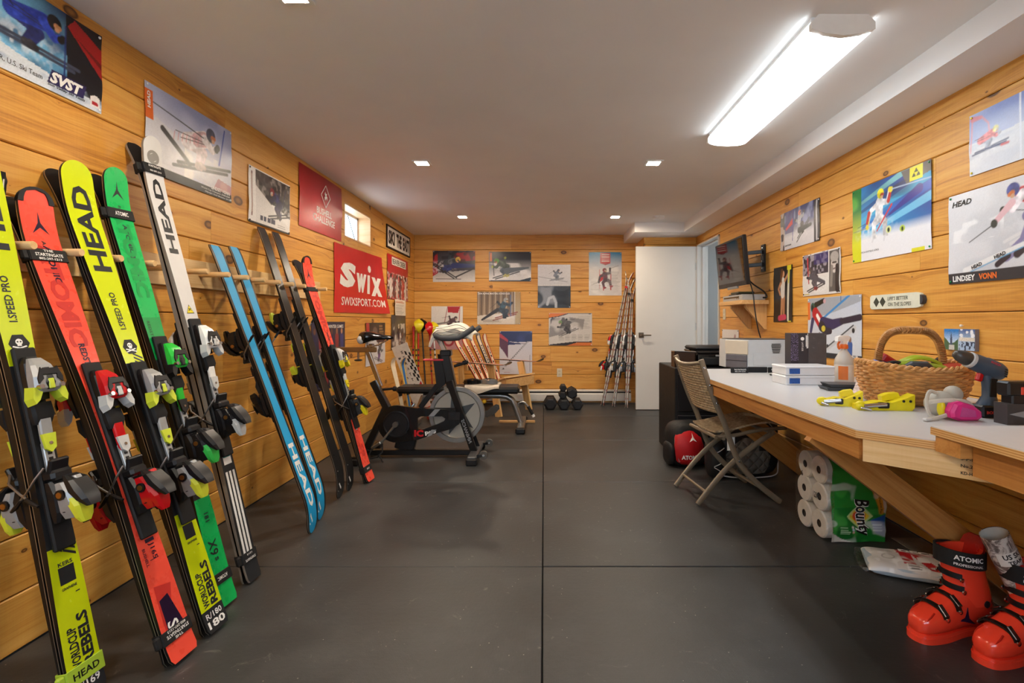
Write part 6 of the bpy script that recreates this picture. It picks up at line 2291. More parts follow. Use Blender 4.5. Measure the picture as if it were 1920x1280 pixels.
# goggles on the towel
for (gx, gy, lens, strapc, lb, rz) in ((-0.735, 5.14, M('lens_black', '#15171A', 0.08, coat=0.6), BLACK_M, 'black ski goggles lying on the cream bench towel', 0.2), (-0.56, 5.15, M('lens_silver', '#B4B6B8', 0.15, metal=0.7), M('strap_grey', '#77757A', 0.8), 'silver ski goggles lying on the cream bench towel', -0.1)):
    g = thing('ski_goggles', lb, 'goggles', T(gx, gy, 0.462, rz), 'goggles on the bench')
    prof = []
    mb = MB()
    rs = []
    for k, a in enumerate(np.linspace(-1.1, 1.1, 13)):
        h = 0.052 * (1 - 0.35 * abs(math.sin(a)) ** 2) * (1 - 0.35 * math.exp(-(a / 0.16) ** 2))
        x, y = 0.088 * math.sin(a), -0.05 * math.cos(a)
        n_ = Vector((math.sin(a), -math.cos(a), 0))
        rs.append([(x, y, 0.0), (x + n_.x * 0.012, y + n_.y * 0.012, 0.008), (x + n_.x * 0.012, y + n_.y * 0.012, h), (x, y, h + 0.006)])
    mb.rings(rs)
    mb.build('lens', lens, g, smooth=50)
    mb = MB()
    mb.tube([(0.088 * math.sin(a), -0.045 * math.cos(a) + 0.004, 0.052 * (1 - 0.35 * abs(math.sin(a)) ** 2) + 0.004) for a in np.linspace(-1.2, 1.2, 13)], 0.007, 6)
    mb.tube([(0.088 * math.sin(a), -0.045 * math.cos(a) + 0.004, 0.006) for a in np.linspace(-1.2, 1.2, 13)], 0.007, 6)
    mb.build('frame', BLACK, g)
    mb = MB()
    mb.tube([(0.082, -0.01, 0.02), (0.09, 0.03, 0.016), (0.05, 0.06, 0.010), (-0.03, 0.062, 0.010), (-0.088, 0.035, 0.014), (-0.082, -0.01, 0.02)], 0.016, 6, flat=(0.25, (0, 0.3, 1)))
    mb.build('strap', strapc, g)

# ================================================================== CHAIR MADE OF SKIS
CH_U, CH_V = Vector((0.82, -0.572, 0)), Vector((0.572, 0.82, 0))
chm = basis((-0.37, 6.04, 0), CH_U, CH_V, (0, 0, 1))
ch = thing('ski_chair', 'low wooden lounge chair with a backrest and arms made of old skis', 'chair', chm)
LUM2 = wood('chair_lumber', '#E3C088', '#D6AB6C', '#BC8B50', '#8A6038', axis=2, knots=0.4)


def flat_ski(mb, L, wt, ww, wl, th, rise, mx, top=0, side=1):
    sh = SkiShape(L, wt, ww, wl, th, rise)
    st = sh.stations()
    vs, fs, mi = [], [], []
    for s in st:
        h, z, k = sh.half(s), sh.zc(s), sh.thk(s)
        vs += [(s, h, z), (s, h, z + k), (s, h * 0.62, z + k), (s, -h * 0.62, z + k), (s, -h, z + k), (s, -h, z)]
    for i in range(len(st) - 1):
        for j in range(6):
            a, b = i * 6 + j, i * 6 + (j + 1) % 6
            fs.append((a, b, b + 6, a + 6))
            mi.append([1, 2, 0, 2, 1, 1][j])
    fs.append([0, 1, 2, 3, 4, 5][::-1])
    mi.append(1)
    mb.add(vs, [f[::-1] for f in fs], mi, mx)
    return sh


for s in (-1, 1):
    mb = MB()
    mb.bar((0.02, s * 0.29, 0.0), (-0.115, s * 0.29, 0.60), 0.09, 0.028, up=(0, 1, 0))
    mb.build('front_leg', LUM2, ch, smooth=0)
    mb = MB()
    mb.bar((0.10, s * 0.255, 0.40), (-0.82, s * 0.255, 0.06), 0.10, 0.028, up=(0, 1, 0))
    mb.build('side_rail', LUMBER, ch, smooth=0)
    mb = MB()
    mb.bar((-0.56, s * 0.285, 0.10), (-0.60, s * 0.285, 0.60), 0.08, 0.028, up=(0, 1, 0))
    mb.build('rear_post', LUM2, ch, smooth=0)
    mb = MB()
    flat_ski(mb, 0.92, 0.09, 0.066, 0.078, 0.010, 0.045, Matrix.Translation((-0.70, s * 0.315, 0.602)))
    mb.build('arm_ski', [M('arm_red', '#A8322C', 0.35), SIDE, M('arm_cream', '#D9C9AE', 0.4)], ch)
mb = MB()
mb.bar((-0.62, -0.30, 0.585), (-0.62, 0.30, 0.585), 0.06, 0.03)
mb.build('arm_rail', LUM2, ch, smooth=0)
mb = MB()
mb.bar((0.10, -0.27, 0.385), (0.10, 0.27, 0.385), 0.028, 0.10)
mb.build('seat_apron', LUMBER, ch, smooth=0)
for k in range(5):
    mb = MB()
    q = k / 4.6
    mb.box((0.06 - 0.50 * q, 0, 0.445 - 0.183 * q), (0.09, 0.60, 0.02), 0, rotm(0, -0.354, 0))
    mb.build('seat_slat', LUMBER_Y, ch, smooth=0)
CRM, RDD, NVY = M('old_ski_cream', '#E2D3B8', 0.4), M('old_ski_red', '#B93A26', 0.35), M('old_ski_navy', '#2A2A52', 0.4)
for k in range(5):
    y = -0.24 + 0.12 * k
    a, b = Vector((-0.33, y * 0.72, 0.28)), Vector((-0.72, y * 1.10, 0.945 - 0.02 * abs(k - 3)))
    x_ = (b - a).normalized()
    y_ = -(Vector((0, 1, 0)) - x_ * x_.y).normalized()
    z_ = x_.cross(y_)
    mb = MB()
    mxx = basis(a, x_, y_, z_)
    sh = flat_ski(mb, (b - a).length, 0.078, 0.066, 0.070, 0.012, 0.03, mxx)
    bs = mb.build('back_ski', [CRM, SIDE, RDD if k % 2 == 0 else NVY if k == 3 else RDD], ch)
    mb = MB()
    put_text(mb, ['ROSSIGNOL', 'DYNASTAR', 'DYNAMIC', 'DYNAMIC', 'OLIN'][k], lambda p_, q_: mxx @ Vector(sh.top(0.60 - p_, -q_, 0.001)), 0, -0.013, 0.40, 0.026, 0, 0.04)
    mb.build('lettering', INK, bs, smooth=0)
mb = MB()
mb.bar((-0.52, -0.27, 0.54), (-0.52, 0.27, 0.54), 0.03, 0.07)
mb.build('back_rail', LUM2, ch, smooth=0)

# loose stick on the floor
mb = MB()
mb.box((-0.293, 5.46, 0.013), (0.39, 0.045, 0.022), bev=0.002)
tag(mb.build('wood_strip', LUMBER), 'short pine strip lying on the rubber floor by the bench foot', 'wood strip')

# ================================================================== LEANING BOARD, CHILD SKIS, POLES
bd = thing('race_sign', 'white leaning board with black lettering and checkered flag behind the bike', 'sign', basis((-1.335, 5.70, 0.0), (0.935, 0, 0.355), (-0.355, -0.06, 0.933), (0.0, -0.998, -0.06)))
mb = MB()
mb.box((0, 0.43, 0), (0.185, 0.86, 0.008), bev=0.001)
mb.build('panel', M('sign_board', '#DAD5CC', 0.5), bd)
mb = MB()
for k, c in enumerate('STRATTON'):
    put_text(mb, c, lambda x, y: (x, y, 0.0052), 0.0 - 0.012, 0.755 - 0.066 * k, 0.026, 0.034, 0, 0.02)
for k, c in enumerate('March 9'):
    if c != ' ':
        put_text(mb, c, lambda x, y: (x, y, 0.0052), -0.062, 0.70 - 0.058 * k, 0.024, 0.030, 0, 0.02)
mb.build('lettering', INK, bd, smooth=0)
mb = MB()
for i in range(3):
    for j in range(8):
        if (i + j) % 2 == 0:
            a, b = 0.028 + 0.020 * i, 0.78 - 0.044 * j - 0.014 * i
            mb.add([(a, b, 0.0052), (a + 0.020, b - 0.014, 0.0052), (a + 0.020, b - 0.058, 0.0052), (a, b - 0.044, 0.0052)], [(0, 3, 2, 1)])
mb.build('checkered_flag', INK, bd, smooth=0, kind='stuff')
mb = MB()
mb.prism([(0.02, 0.33), (0.085, 0.40), (0.085, 0.34), (0.03, 0.28)], 0.001, h0=0.0042)
mb.build('red_flash', INKR, bd, smooth=0)
ground([bd])

for (T_, P_, lb, topm) in (((-1.50, 5.42, 0), (-1.66, 5.44, 0.71), 'cream short ski leaning behind the bike seat post', CRM), ((-1.46, 5.52, 0), (-1.575, 5.53, 0.70), 'blue and yellow short ski leaning beside the white race board', M('child_blue', '#2E6AA8', 0.35))):
    fr, L = frame_of(T_, P_, (0.35, 0.93, 0))
    r = thing('short_ski', lb, 'ski', fr, 'short skis behind the bike')
    mb = MB()
    flat_ski(mb, L, 0.075, 0.058, 0.066, 0.010, 0.05, Matrix.Identity(4))
    mb.build('body', [topm, LUMBER, M('child_yellow', '#D9B54A', 0.4) if topm is not CRM else CRM], r)
    mb = MB()
    mb.rings([oct_ring(0.30, 0.04, 0.008, 0.02), oct_ring(0.36, 0.05, 0.008, 0.035), oct_ring(0.40, 0.04, 0.008, 0.02)][::-1])
    mb.build('binding', BLACK, r)
    ground([r])

POLES = [((-1.60, 6.40), (-1.655, 6.60, 1.135), '#C42A1E', '#D9D02A', 'yellow', 'ski pole with a yellow cup guard and red lower shaft'),
         ((-1.50, 6.42), (-1.63, 6.66, 1.14), '#1E1E22', '#1A1A1C', 'black', 'black ski pole with a black cup guard beside the yellow one'),
         ((-1.68, 6.38), (-1.705, 6.56, 1.04), '#C42A1E', '#B8222A', None, 'ski pole with red grip standing in the wall corner'),
         ((-1.42, 6.44), (-1.52, 6.62, 1.10), '#A8222A', '#B8222A', 'red', 'ski pole with a red cup guard and red shaft'),
         ((-1.36, 6.48), (-1.475, 6.64, 1.10), '#D8D8D8', '#E0D84A', 'yellow2', 'white ski pole with a small yellow grip'),
         ((-1.64, 6.46), (-1.71, 6.70, 0.98), '#C9C23A', '#D2CE5A', None, 'pale yellow ski pole against the back wall corner')]
for i, (b, t_, sc_, gc, guard, lb) in enumerate(POLES):
    b = Vector((b[0], b[1], 0.004))
    t_ = Vector(t_)
    d = (t_ - b).normalized()
    r = thing('ski_pole', lb, 'ski pole', b, 'ski poles in the back corner')
    L = (t_ - b).length
    mb = MB()
    mb.tube([d * 0.0, d * 0.03, d * (L - 0.12)], [0.003, 0.008, 0.0105], 10)
    mb.build('shaft', M('pole_shaft_%d' % i, sc_, 0.3, coat=0.3), r)
    mb = MB()
    for k in range(5):
        mb.tube([d * (0.45 + 0.07 * k), d * (0.475 + 0.07 * k)], 0.0112, 10)
    mb.build('shaft_mark', M('pole_mark', '#2A2620', 0.4), r, kind='stuff')
    mb = MB()
    mb.tube([d * (L - 0.13), d * (L - 0.10), d * (L - 0.05), d * (L - 0.01), d * L], [0.010, 0.014, 0.016, 0.018, 0.012], 10)
    mb.build('grip', M('pole_grip_%d' % i, gc, 0.4), r)
    mb = MB()
    mb.lathe([(0.004, 0.0), (0.028, 0.006), (0.030, 0.010), (0.008, 0.016)], 12, 0, Matrix.Translation(d * 0.06))
    mb.build('basket', BLACK, r)
    if guard:
        gm = {'yellow': YELLOW, 'black': BLACK_G, 'red': RED, 'yellow2': YELLOW}[guard]
        mb = MB()
        n_ = Vector((0.35, -0.9, 0.1)).normalized()
        s_ = d.cross(n_).normalized()
        rs = []
        for q in np.linspace(0, 1, 8):
            c = d * (L - 0.19 + 0.19 * q) + n_ * (0.018 + 0.055 * math.sin(PI * min(1, q * 1.05)) ** 0.8)
            wv = 0.008 + 0.055 * math.sin(PI * q ** 1.5) ** 0.8
            rs.append([c - s_ * wv, c - n_ * 0.01 - s_ * wv * 0.9, c - n_ * 0.006 + s_ * wv * 0.9, c + s_ * wv, c + n_ * 0.010 + s_ * wv * 0.4, c + n_ * 0.010 - s_ * wv * 0.4])
        mb.rings(rs)
        mb.build('hand_guard', gm, r, smooth=60)

# crumpled race bag under the board
bgx = thing('boot_bag', 'small red and white striped bag behind the bike frame', 'bag', T(-1.17, 5.62, 0, 0.5))
mb = MB()
mb.lathe([(0.01, -0.14), (0.07, -0.135), (0.085, -0.09), (0.088, 0.0), (0.085, 0.09), (0.07, 0.135), (0.01, 0.14)], 16, 0, Matrix.Translation((0, 0, 0.088)) @ rotm(0, PI / 2, 0))
mb.build('body', RED, bgx, smooth=60)
for x in (-0.06, 0.0, 0.06):
    mb = MB()
    mb.lathe([(0.0885, -0.012), (0.0895, -0.010), (0.0895, 0.010), (0.0885, 0.012)], 16, 0, Matrix.Translation((x, 0, 0.088)) @ rotm(0, PI / 2, 0), caps=False)
    mb.build('stripe', WHITE, bgx)

# ================================================================== DUMBBELLS
RUB = M('dumbbell_rubber', '#17171A', 0.5, bump=0.2)
def dumbbell(x, z, y, R_, L, label, rot=0.0):
    """hex heads along y; R_ = corner radius"""
    r = thing('dumbbell', label, 'dumbbell', T(x, y, z), 'black hex dumbbells by the heater')
    for s in (-1, 1):
        mb = MB()
        prof = [(0.70 * R_, -0.5), (0.92 * R_, -0.42), (R_, -0.30), (R_, 0.30), (0.92 * R_, 0.42), (0.70 * R_, 0.5)]
        hl_ = L * 0.36
        mb.lathe([(a, b * hl_) for a, b in prof], 6, 0, T(0, s * L * 0.32, 0) @ rotm(PI / 2, 0, 0) @ Matrix.Rotation(rot, 4, 'Z'))
        mb.build('hex_head', RUB, r, smooth=20)
    mb = MB()
    mb.tube([(0, -L * 0.2, 0), (0, 0, 0), (0, L * 0.2, 0)], [0.014, 0.018, 0.014], 12)
    mb.build('handle', CHROME, r)
    return r


c30 = math.cos(PI / 6)
dumbbell(0.080, 0.085 * c30, 6.38, 0.085, 0.30, 'largest black hex dumbbell on the floor by the heater')
dumbbell(0.250, 0.076 * c30, 6.36, 0.076, 0.27, 'black hex dumbbell on the floor in the middle of the pile')
dumbbell(0.420, 0.072 * c30, 6.37, 0.072, 0.26, 'black hex dumbbell on the floor at the pile end facing the door')
dumbbell(0.236, 0.076 * c30 * 2 + 0.053 * c30, 6.37, 0.053, 0.20, 'small black hex dumbbell stacked second under the top one')
dumbbell(0.352, 0.203, 6.37, 0.071, 0.25, 'medium black hex dumbbell resting between two on the second layer', PI / 6)
dumbbell(0.242, 0.076 * c30 * 2 + 0.053 * c30 * 2 + 0.046 * c30, 6.37, 0.046, 0.17, 'smallest black hex dumbbell on top of the pile')

# ================================================================== OLD SKIS LEANING BEHIND THE DOOR
STRIPE = bpy.data.materials.new('striped_sidewall')
STRIPE.use_nodes = True
t = NT(STRIPE)
co = t.n('TexCoord').outputs['Object']
sx = t.n('SeparateXYZ', {0: co}).outputs[0]
nz = t.n('TexNoise', {'Vector': co, 'Scale': 6.0}).outputs['Fac']
wv = t.math('ADD', t.math('SINE', t.math('MULTIPLY', sx, 70.0)), t.math('MULTIPLY', nz, 0.8))
base = t.ramp(t.math('GREATER_THAN', wv, 1.05), [(0.0, lin('#A9A29A')), (1.0, lin('#7A4440'))])
t.out(t.n('BsdfPrincipled', {'Base Color': base, 'Roughness': 0.4}).outputs[0])
for (T_, P_, lb, tm, bd_) in (((0.770, 6.56, 0), (1.150, 6.712, 1.76), 'leaning behind the open door, with red tip band', RDD, (RED, LGREY, BLACK, WHITE)),
                              ((0.905, 6.47, 0), (1.165, 6.665, 1.67), 'leaning against the corner box, with grey bindings', CHAR, (LGREY, LGREY, BLACK, WHITE)),
                              ((1.055, 6.385, 0), (1.175, 6.60, 1.585), 'standing next to the door handle, with silver bindings', SGREY, (STEEL, LGREY, BLACK, LGREY))):
    fr, L = frame_of(T_, P_, (0.25, 0.97, 0))
    sh = SkiShape(L, 0.088, 0.064, 0.076, 0.020, 0.045)
    rts = []
    for k in (0, 1):
        f = fr if k == 0 else fr @ Matrix.Translation((0, 0, -0.012)) @ Matrix.Rotation(PI, 4, 'X')
        r = thing('ski', ('front' if k == 0 else 'rear') + ' ski of an old pair ' + lb, 'ski', f, 'old skis behind the door')
        ski_body(sh, r, [(0, tm)], [SKI_BASE], (-1, 1), side=STRIPE)
        binding(sh, r, 0.70, *bd_, tall=0.75)
        rts.append(r)
    ground(rts)
    strap(rts[0].matrix_world.copy(), sh, L - 0.22, 'strap round the old skis ' + lb.split(',')[0], RED if tm is RDD else STRAP, None, wd=0.03, knob=False)
# ================================================================== WORKBENCH ALONG THE RIGHT WALL
LAM = M('worktop_laminate', '#C3C4C7', 0.32, var=0.03, scale=6)
PLY = bpy.data.materials.new('plywood_edge')
PLY.use_nodes = True
t = NT(PLY)
co = t.n('TexCoord').outputs['Object']
sz = t.n('SeparateXYZ', {0: co}).outputs[2]
nz = t.n('TexNoise', {'Vector': co, 'Scale': 14.0, 'Detail': 3.0}).outputs['Fac']
st_ = t.math('ADD', t.math('SINE', t.math('MULTIPLY', sz, 1000.0)), t.math('MULTIPLY', nz, 0.9))
base = t.ramp(t.math('MULTIPLY', t.math('ADD', st_, 1.0), 0.4), [(0.1, lin('#B57B40')), (0.5, lin('#D09A58')), (0.9, lin('#E0B678'))])
t.out(t.n('BsdfPrincipled', {'Base Color': base, 'Roughness': 0.55}).outputs[0])
HONEY = ('#CE9450', '#BA7C3A', '#965C28', '#4E2C12')
HON_Y = wood('honey_lumber_deep', *HONEY, rough=0.5, knots=0.7, axis=1)
HON_X = wood('honey_lumber', *HONEY, rough=0.5, knots=0.7, axis=0)

wb = thing('workbench', 'long wall-mounted workbench with grey laminate top and plywood edge', 'workbench', (XR, 2.5, 0))
WF = 0.985


def K(x, y, z=0):
    return (x - XR, y - 2.5, z)


outl = [(XR - 0.004, 1.43), (1.13, 1.43), (WF, 1.585), (WF, 3.63), (XR - 0.004, 3.63)]
mb = MB()
mb.prism([K(*p_)[:2] for p_ in outl], 0.024, h0=DESK_Z - 0.027)
mb.build('worktop', PLY, wb, smooth=0)
mb = MB()
mb.prism([K(*p_)[:2] for p_ in [(XR - 0.004, 1.432), (1.131, 1.432), (WF + 0.001, 1.586), (WF + 0.001, 3.629), (XR - 0.004, 3.629)]], 0.003, h0=DESK_Z - 0.003)
mb.build('laminate', LAM, wb, smooth=0)
mb = MB()
mb.bar(K(WF + 0.040, 1.60, DESK_Z - 0.062), K(WF + 0.040, 3.62, DESK_Z - 0.062), 0.040, 0.070)
mb.build('front_rail', HON_Y, wb, smooth=0)
mb = MB()
mb.bar(K(XR - 0.025, 1.45, DESK_Z - 0.072), K(XR - 0.025, 3.62, DESK_Z - 0.072), 0.040, 0.09)
mb.build('wall_rail', HON_Y, wb, smooth=0)
mb = MB()
c0, c1 = Vector(K(WF + 0.028, 1.585, DESK_Z - 0.062)), Vector(K(1.225, 1.365, DESK_Z - 0.062))
dd = (c1 - c0).normalized()
cr_ = basis((c0 + c1) / 2, dd, Vector((0, 0, 1)).cross(dd), (0, 0, 1))
mb.box((0, 0, 0), ((c1 - c0).length, 0.036, 0.070))
cr_o = mb.build('corner_rail', wood('new_lumber', '#EFCF9C', '#E3BC82', '#CFA062', '#8F6236', rough=0.5, knots=1.0), wb, cr_, smooth=0)
mb = MB()
for k, (tx, w_) in enumerate((('S-P-F', 0.030), ('No.2', 0.026), ('KD-HT', 0.032))):
    put_text(mb, tx, lambda x, y: (x, -0.0186, y), 0.085, 0.016 - 0.020 * k, w_, 0.009, 0, 0.02)
mb.build('lettering', INK, cr_o, smooth=0)
for (y, w_) in ((3.46, 0.14), (1.90, 0.10)):
    mb = MB()
    a, b = Vector((WF + 0.06, y, DESK_Z - 0.085)), Vector((XR - 0.03, y, 0.03))
    x_ = (b - a).normalized()
    m4 = basis((a + b) / 2, x_, Vector((0, 1, 0)), x_.cross(Vector((0, 1, 0))))
    mb.box((0, 0, 0), ((b - a).length + 0.05, 0.038, w_))
    br = mb.build('brace', HON_X, None, m4, smooth=0)
    br.parent = wb
    br.matrix_parent_inverse = wb.matrix_world.inverted()
    mb = MB()
    mb.box(K(XR - 0.022, y, 0.40), (0.038, 0.09, 0.58))
    mb.build('wall_cleat', LUMBER_V, wb, smooth=0)

# raised second bench towards the camera
w2 = thing('workbench', 'raised plywood bench end with grey top holding the charger cable', 'workbench', (XR, 0.7, 0))


def K2(x, y, z=0):
    return (x - XR, y - 0.7, z)


mb = MB()
mb.box(K2((1.105 + XR) / 2 - 0.002, 0.71, 0.789), (XR - 1.105 - 0.006, 1.45, 0.021))
mb.build('worktop', PLY, w2, smooth=0)
mb = MB()
mb.box(K2((1.105 + XR) / 2 - 0.002, 0.71, 0.801), (XR - 1.107 - 0.006, 1.448, 0.003))
mb.build('laminate', M('worktop_pale', '#CFD0D2', 0.32, var=0.03), w2, smooth=0)
mb = MB()
mb.box(K2(1.145, 1.385, 0.755), (0.06, 0.085, 0.045))
mb.build('spacer_block', HON_X, w2, smooth=0)
mb = MB()
mb.bar(K2(1.165, -0.01, 0.733), K2(1.165, 1.34, 0.733), 0.038, 0.09)
mb.build('front_rail', HON_Y, w2, smooth=0)
mb = MB()
mb.bar(K2(1.16, 1.415, 0.755), K2(XR - 0.01, 1.415, 0.755), 0.026, 0.045)
mb.build('end_rail', HON_X, w2, smooth=0)
for y in (1.10, 0.2):
    mb = MB()
    a, b = Vector((1.175, y, 0.70)), Vector((XR - 0.03, y, 0.06))
    x_ = (b - a).normalized()
    m4 = basis((a + b) / 2, x_, Vector((0, 1, 0)), x_.cross(Vector((0, 1, 0))))
    mb.box((0, 0, 0), ((b - a).length, 0.038, 0.09))
    br = mb.build('brace', HON_X, None, m4, smooth=0)
    br.parent = w2
    br.matrix_parent_inverse = w2.matrix_world.inverted()

# ================================================================== FOLDING CHAIR
fc = thing('folding_chair', 'taupe metal folding chair with woven sling seat and back', 'chair', T(1.135, 3.20, 0, math.radians(7)) @ Matrix.Scale(1.06, 4))
TAUPE = M('chair_taupe', '#8C7E6A', 0.38, metal=0.35)
WEAVE = bpy.data.materials.new('woven_sling')
WEAVE.use_nodes = True
t = NT(WEAVE)
co = t.n('TexCoord').outputs['Object']
sp = t.n('SeparateXYZ', {0: co})
a_ = t.math('SINE', t.math('MULTIPLY', sp.outputs[1], 900.0))
b_ = t.math('SINE', t.math('ADD', t.math('MULTIPLY', sp.outputs[2], 700.0), t.math('MULTIPLY', sp.outputs[0], 900.0)))
nz = t.n('TexNoise', {'Vector': co, 'Scale': 60.0}).outputs['Fac']
f = t.math('ADD', t.math('MULTIPLY', t.math('MULTIPLY', a_, b_), 0.3), nz)
base = t.ramp(f, [(0.25, lin('#7A664B')), (0.5, lin('#AA9474')), (0.8, lin('#CDBB9A'))])
p = t.n('BsdfPrincipled', {'Base Color': base, 'Roughness': 0.7})
bp = t.n('Bump', {'Height': f, 'Strength': 0.5, 'Distance': 0.003})
t.t.links.new(bp.outputs[0], p.inputs['Normal'])
t.out(p.outputs[0])
YN, YFAR = -0.185, 0.185


def curve3(pts, n=6):
    """smooth path through points"""
    P = [Vector(p_) for p_ in pts]
    out = []
    for i in range(len(P) - 1):
        p0, p1, p2, p3 = P[max(i - 1, 0)], P[i], P[i + 1], P[min(i + 2, len(P) - 1)]
        for k in range(n):
            u = k / n
            out.append(0.5 * ((2 * p1) + (p2 - p0) * u + (2 * p0 - 5 * p1 + 4 * p2 - p3) * u * u + (3 * p1 - p0 - 3 * p2 + p3) * u ** 3))
    out.append(P[-1])
    return out


for y in (YN, YFAR):
    mb = MB()
    mb.tube(curve3([(-0.215, y, 0.825), (-0.145, y, 0.62), (-0.076, y, 0.46), (0.006, y, 0.25), (0.12, y, 0.12), (0.26, y, 0.008)]), 0.0165, 10, flat=(0.6, (0, 1, 0)))
    mb.build('back_leg', TAUPE, fc)
    yi = y + (0.022 if y < 0 else -0.022)
    mb = MB()
    mb.tube(curve3([(-0.225, yi, 0.008), (-0.10, yi, 0.155), (0.006, yi, 0.255), (0.12, yi, 0.335), (0.235, yi, 0.405)]), 0.0165, 10, flat=(0.6, (0, 1, 0)))
    mb.build('front_leg', TAUPE, fc)
    mb = MB()
    mb.tube(curve3([(-0.12, yi, 0.385), (0.0, yi, 0.392), (0.15, yi, 0.418), (0.31, yi, 0.425)]), 0.011, 8)
    mb.build('seat_rail', TAUPE, fc)
mb = MB()
mb.tube(curve3([(-0.213, YN, 0.81), (-0.235, YN * 0.5, 0.795), (-0.242, 0, 0.79), (-0.235, YFAR * 0.5, 0.795), (-0.213, YFAR, 0.81)]), 0.010, 8)
mb.build('top_bar', TAUPE, fc)
for (x, z, r) in ((-0.12, 0.385, 0.011), (-0.075, 0.375, 0.009), (-0.175, 0.075, 0.008), (0.18, 0.07, 0.008), (0.22, 0.40, 0.010)):
    mb = MB()
    mb.cyl((x, YN + 0.01, z), (x, YFAR - 0.01, z), r, n=8)
    mb.build('cross_bar', TAUPE, fc)


def fs_(u, v):
    x = -0.115 + 0.445 * u
    y = (YN + 0.03) + (YFAR - YN - 0.06) * v
    z = 0.400 + 0.045 * smooth(0, 0.7, u) - 0.02 * smooth(0.75, 1, u) + 0.012 * (2 * v - 1) ** 2
    return (x, y, z)


cloth('seat', '', '', None, fs_, 20, 14, 0.010, WEAVE, fc)


def fb_(u, v):
    z = 0.52 + 0.27 * u
    x = -0.103 - 0.105 * u - 0.028 * (1 - (2 * v - 1) ** 2)
    y = (YN + 0.012) + (YFAR - YN - 0.024) * v
    return (x, y, z)


cloth('backrest', '', '', None, fb_, 14, 14, 0.008, WEAVE, fc)
mb = MB()
for k in range(17):
    z = 0.53 + 0.0155 * k
    u = (z - 0.52) / 0.27
    pts = [Vector(fb_(u, v)) + Vector((-0.0055, 0, 0)) for v in np.linspace(0.02, 0.98, 9)]
    mb.tube(pts, 0.0035, 5)
mb.build('back_ribs', WEAVE, fc, kind='stuff')
mb = MB()
mb.box((-0.03, YN + 0.015, 0.345), (0.045, 0.002, 0.075))
mb.build('care_tag', PAPER, fc, smooth=0)
for y in (YN, YFAR):
    for (x, z) in ((-0.20, 0.78), (-0.165, 0.68), (-0.125, 0.58), (0.006, 0.252)):
        mb = MB()
        mb.lathe([(0.007, 0), (0.007, 0.002), (0.003, 0.004)], 8, 0, Matrix.Translation((x, y - 0.011, z)) @ rotm(PI / 2, 0, 0))
        mb.build('rivet', CHROME, fc)

# ================================================================== TELEVISION, MOUNT, SHELF
tvm = basis((1.655, 4.475, 1.615), (0, -1, 0), (-0.088, 0, 0.996), (-0.996, 0, -0.088))
tv = thing('television', 'flat black television tilted on a wall arm beside the doorway', 'television', tvm)
mb = MB()
mb.box((0, 0, -0.02), (0.66, 0.415, 0.035), bev=0.006)
mb.box((0, -0.02, -0.045), (0.48, 0.28, 0.03), bev=0.01)
mb.build('housing', BLACK, tv)
mb = MB()
mb.box((0, 0.008, -0.0015), (0.62, 0.36, 0.003))
mb.build('screen', M('tv_screen', '#07080A', 0.05, coat=0.5, var=0.0), tv, smooth=0)
mb = MB()
mb.box((0, -0.216, -0.012), (0.22, 0.022, 0.02), bev=0.003)
mb.build('speaker_bar', GREY, tv)
mt = thing('tv_mount', 'black articulated wall arm bracket behind the television', 'tv mount', (XR, 4.37, 1.655))
mb = MB()
mb.box((-0.008, -0.0, 0.0), (0.016, 0.07, 0.235), bev=0.003)
pl_o = mb.build('wall_plate', BLACK, mt)
for z in (-0.085, -0.03, 0.03, 0.085):
    m2 = MB()
    m2.lathe([(0.010, 0), (0.010, 0.004), (0.004, 0.006)], 10, 0, Matrix.Translation((-0.016, 0.0, z)) @ rotm(0, -PI / 2, 0))
    m2.build('bolt', CHROME, pl_o)
for z in (0.055, -0.055):
    mb = MB()
    mb.bar((-0.02, 0.0, z), (-0.185, 0.055, z - 0.012), 0.022, 0.032, bev=0.003)
    mb.build('arm', BLACK, mt)
mb = MB()
mb.box((-0.188, 0.06, -0.012), (0.03, 0.05, 0.17), bev=0.004)
mb.box((-0.200, 0.08, -0.04), (0.018, 0.12, 0.10), bev=0.003)
mb.build('tilt_head', BLACK, mt)
mb = MB()
mb.tube(curve3([(1.735, 4.36, 1.52), (1.80, 4.33, 1.43), (1.87, 4.27, 1.36), (1.885, 4.24, 1.31), (1.86, 4.26, 1.305)]), 0.007, 6)
mb.tube(curve3([(1.745, 4.30, 1.50), (1.77, 4.25, 1.35), (1.775, 4.22, 1.20), (1.80, 4.21, 1.03), (1.845, 4.22, 0.90), (1.875, 4.23, 0.80)]), 0.005, 6)
tag(mb.build('tv_cable', BLACK), 'black cable hanging from the television past the shelf', 'cable')

shf = thing('wall_shelf', 'small pine shelf on triangular brackets under the television', 'shelf', (XR, 4.55, 1.25))
mb = MB()
mb.box((-0.118, 0.0, 0.018), (0.236, 0.55, 0.036), bev=0.002)
mb.build('shelf_board', LUMBER_Y, shf)
for y in (-0.20, 0.12):
    mb = MB()
    mb.prism([(-0.002, 0.0), (-0.185, 0.0), (-0.185, -0.022), (-0.022, -0.215), (-0.002, -0.215)], 0.035, 0, basis((0, y, 0), (1, 0, 0), (0, 0, 1), (0, -1, 0)))
    mb.build('bracket', LUMBER_V, shf, smooth=0)
dv = thing('cable_box', 'flat silver media player on the pine shelf', 'media player', T(1.80, 4.53, 1.286, 0))
mb = MB()
mb.box((0, 0.0, 0.026), (0.20, 0.46, 0.050), bev=0.003)
mb.build('case', M('silver_case', '#B9B9B7', 0.35, metal=0.3), dv)
mb = MB()
mb.box((-0.101, 0.02, 0.030), (0.003, 0.36, 0.012))
mb.build('display', BLACK_G, dv, smooth=0)
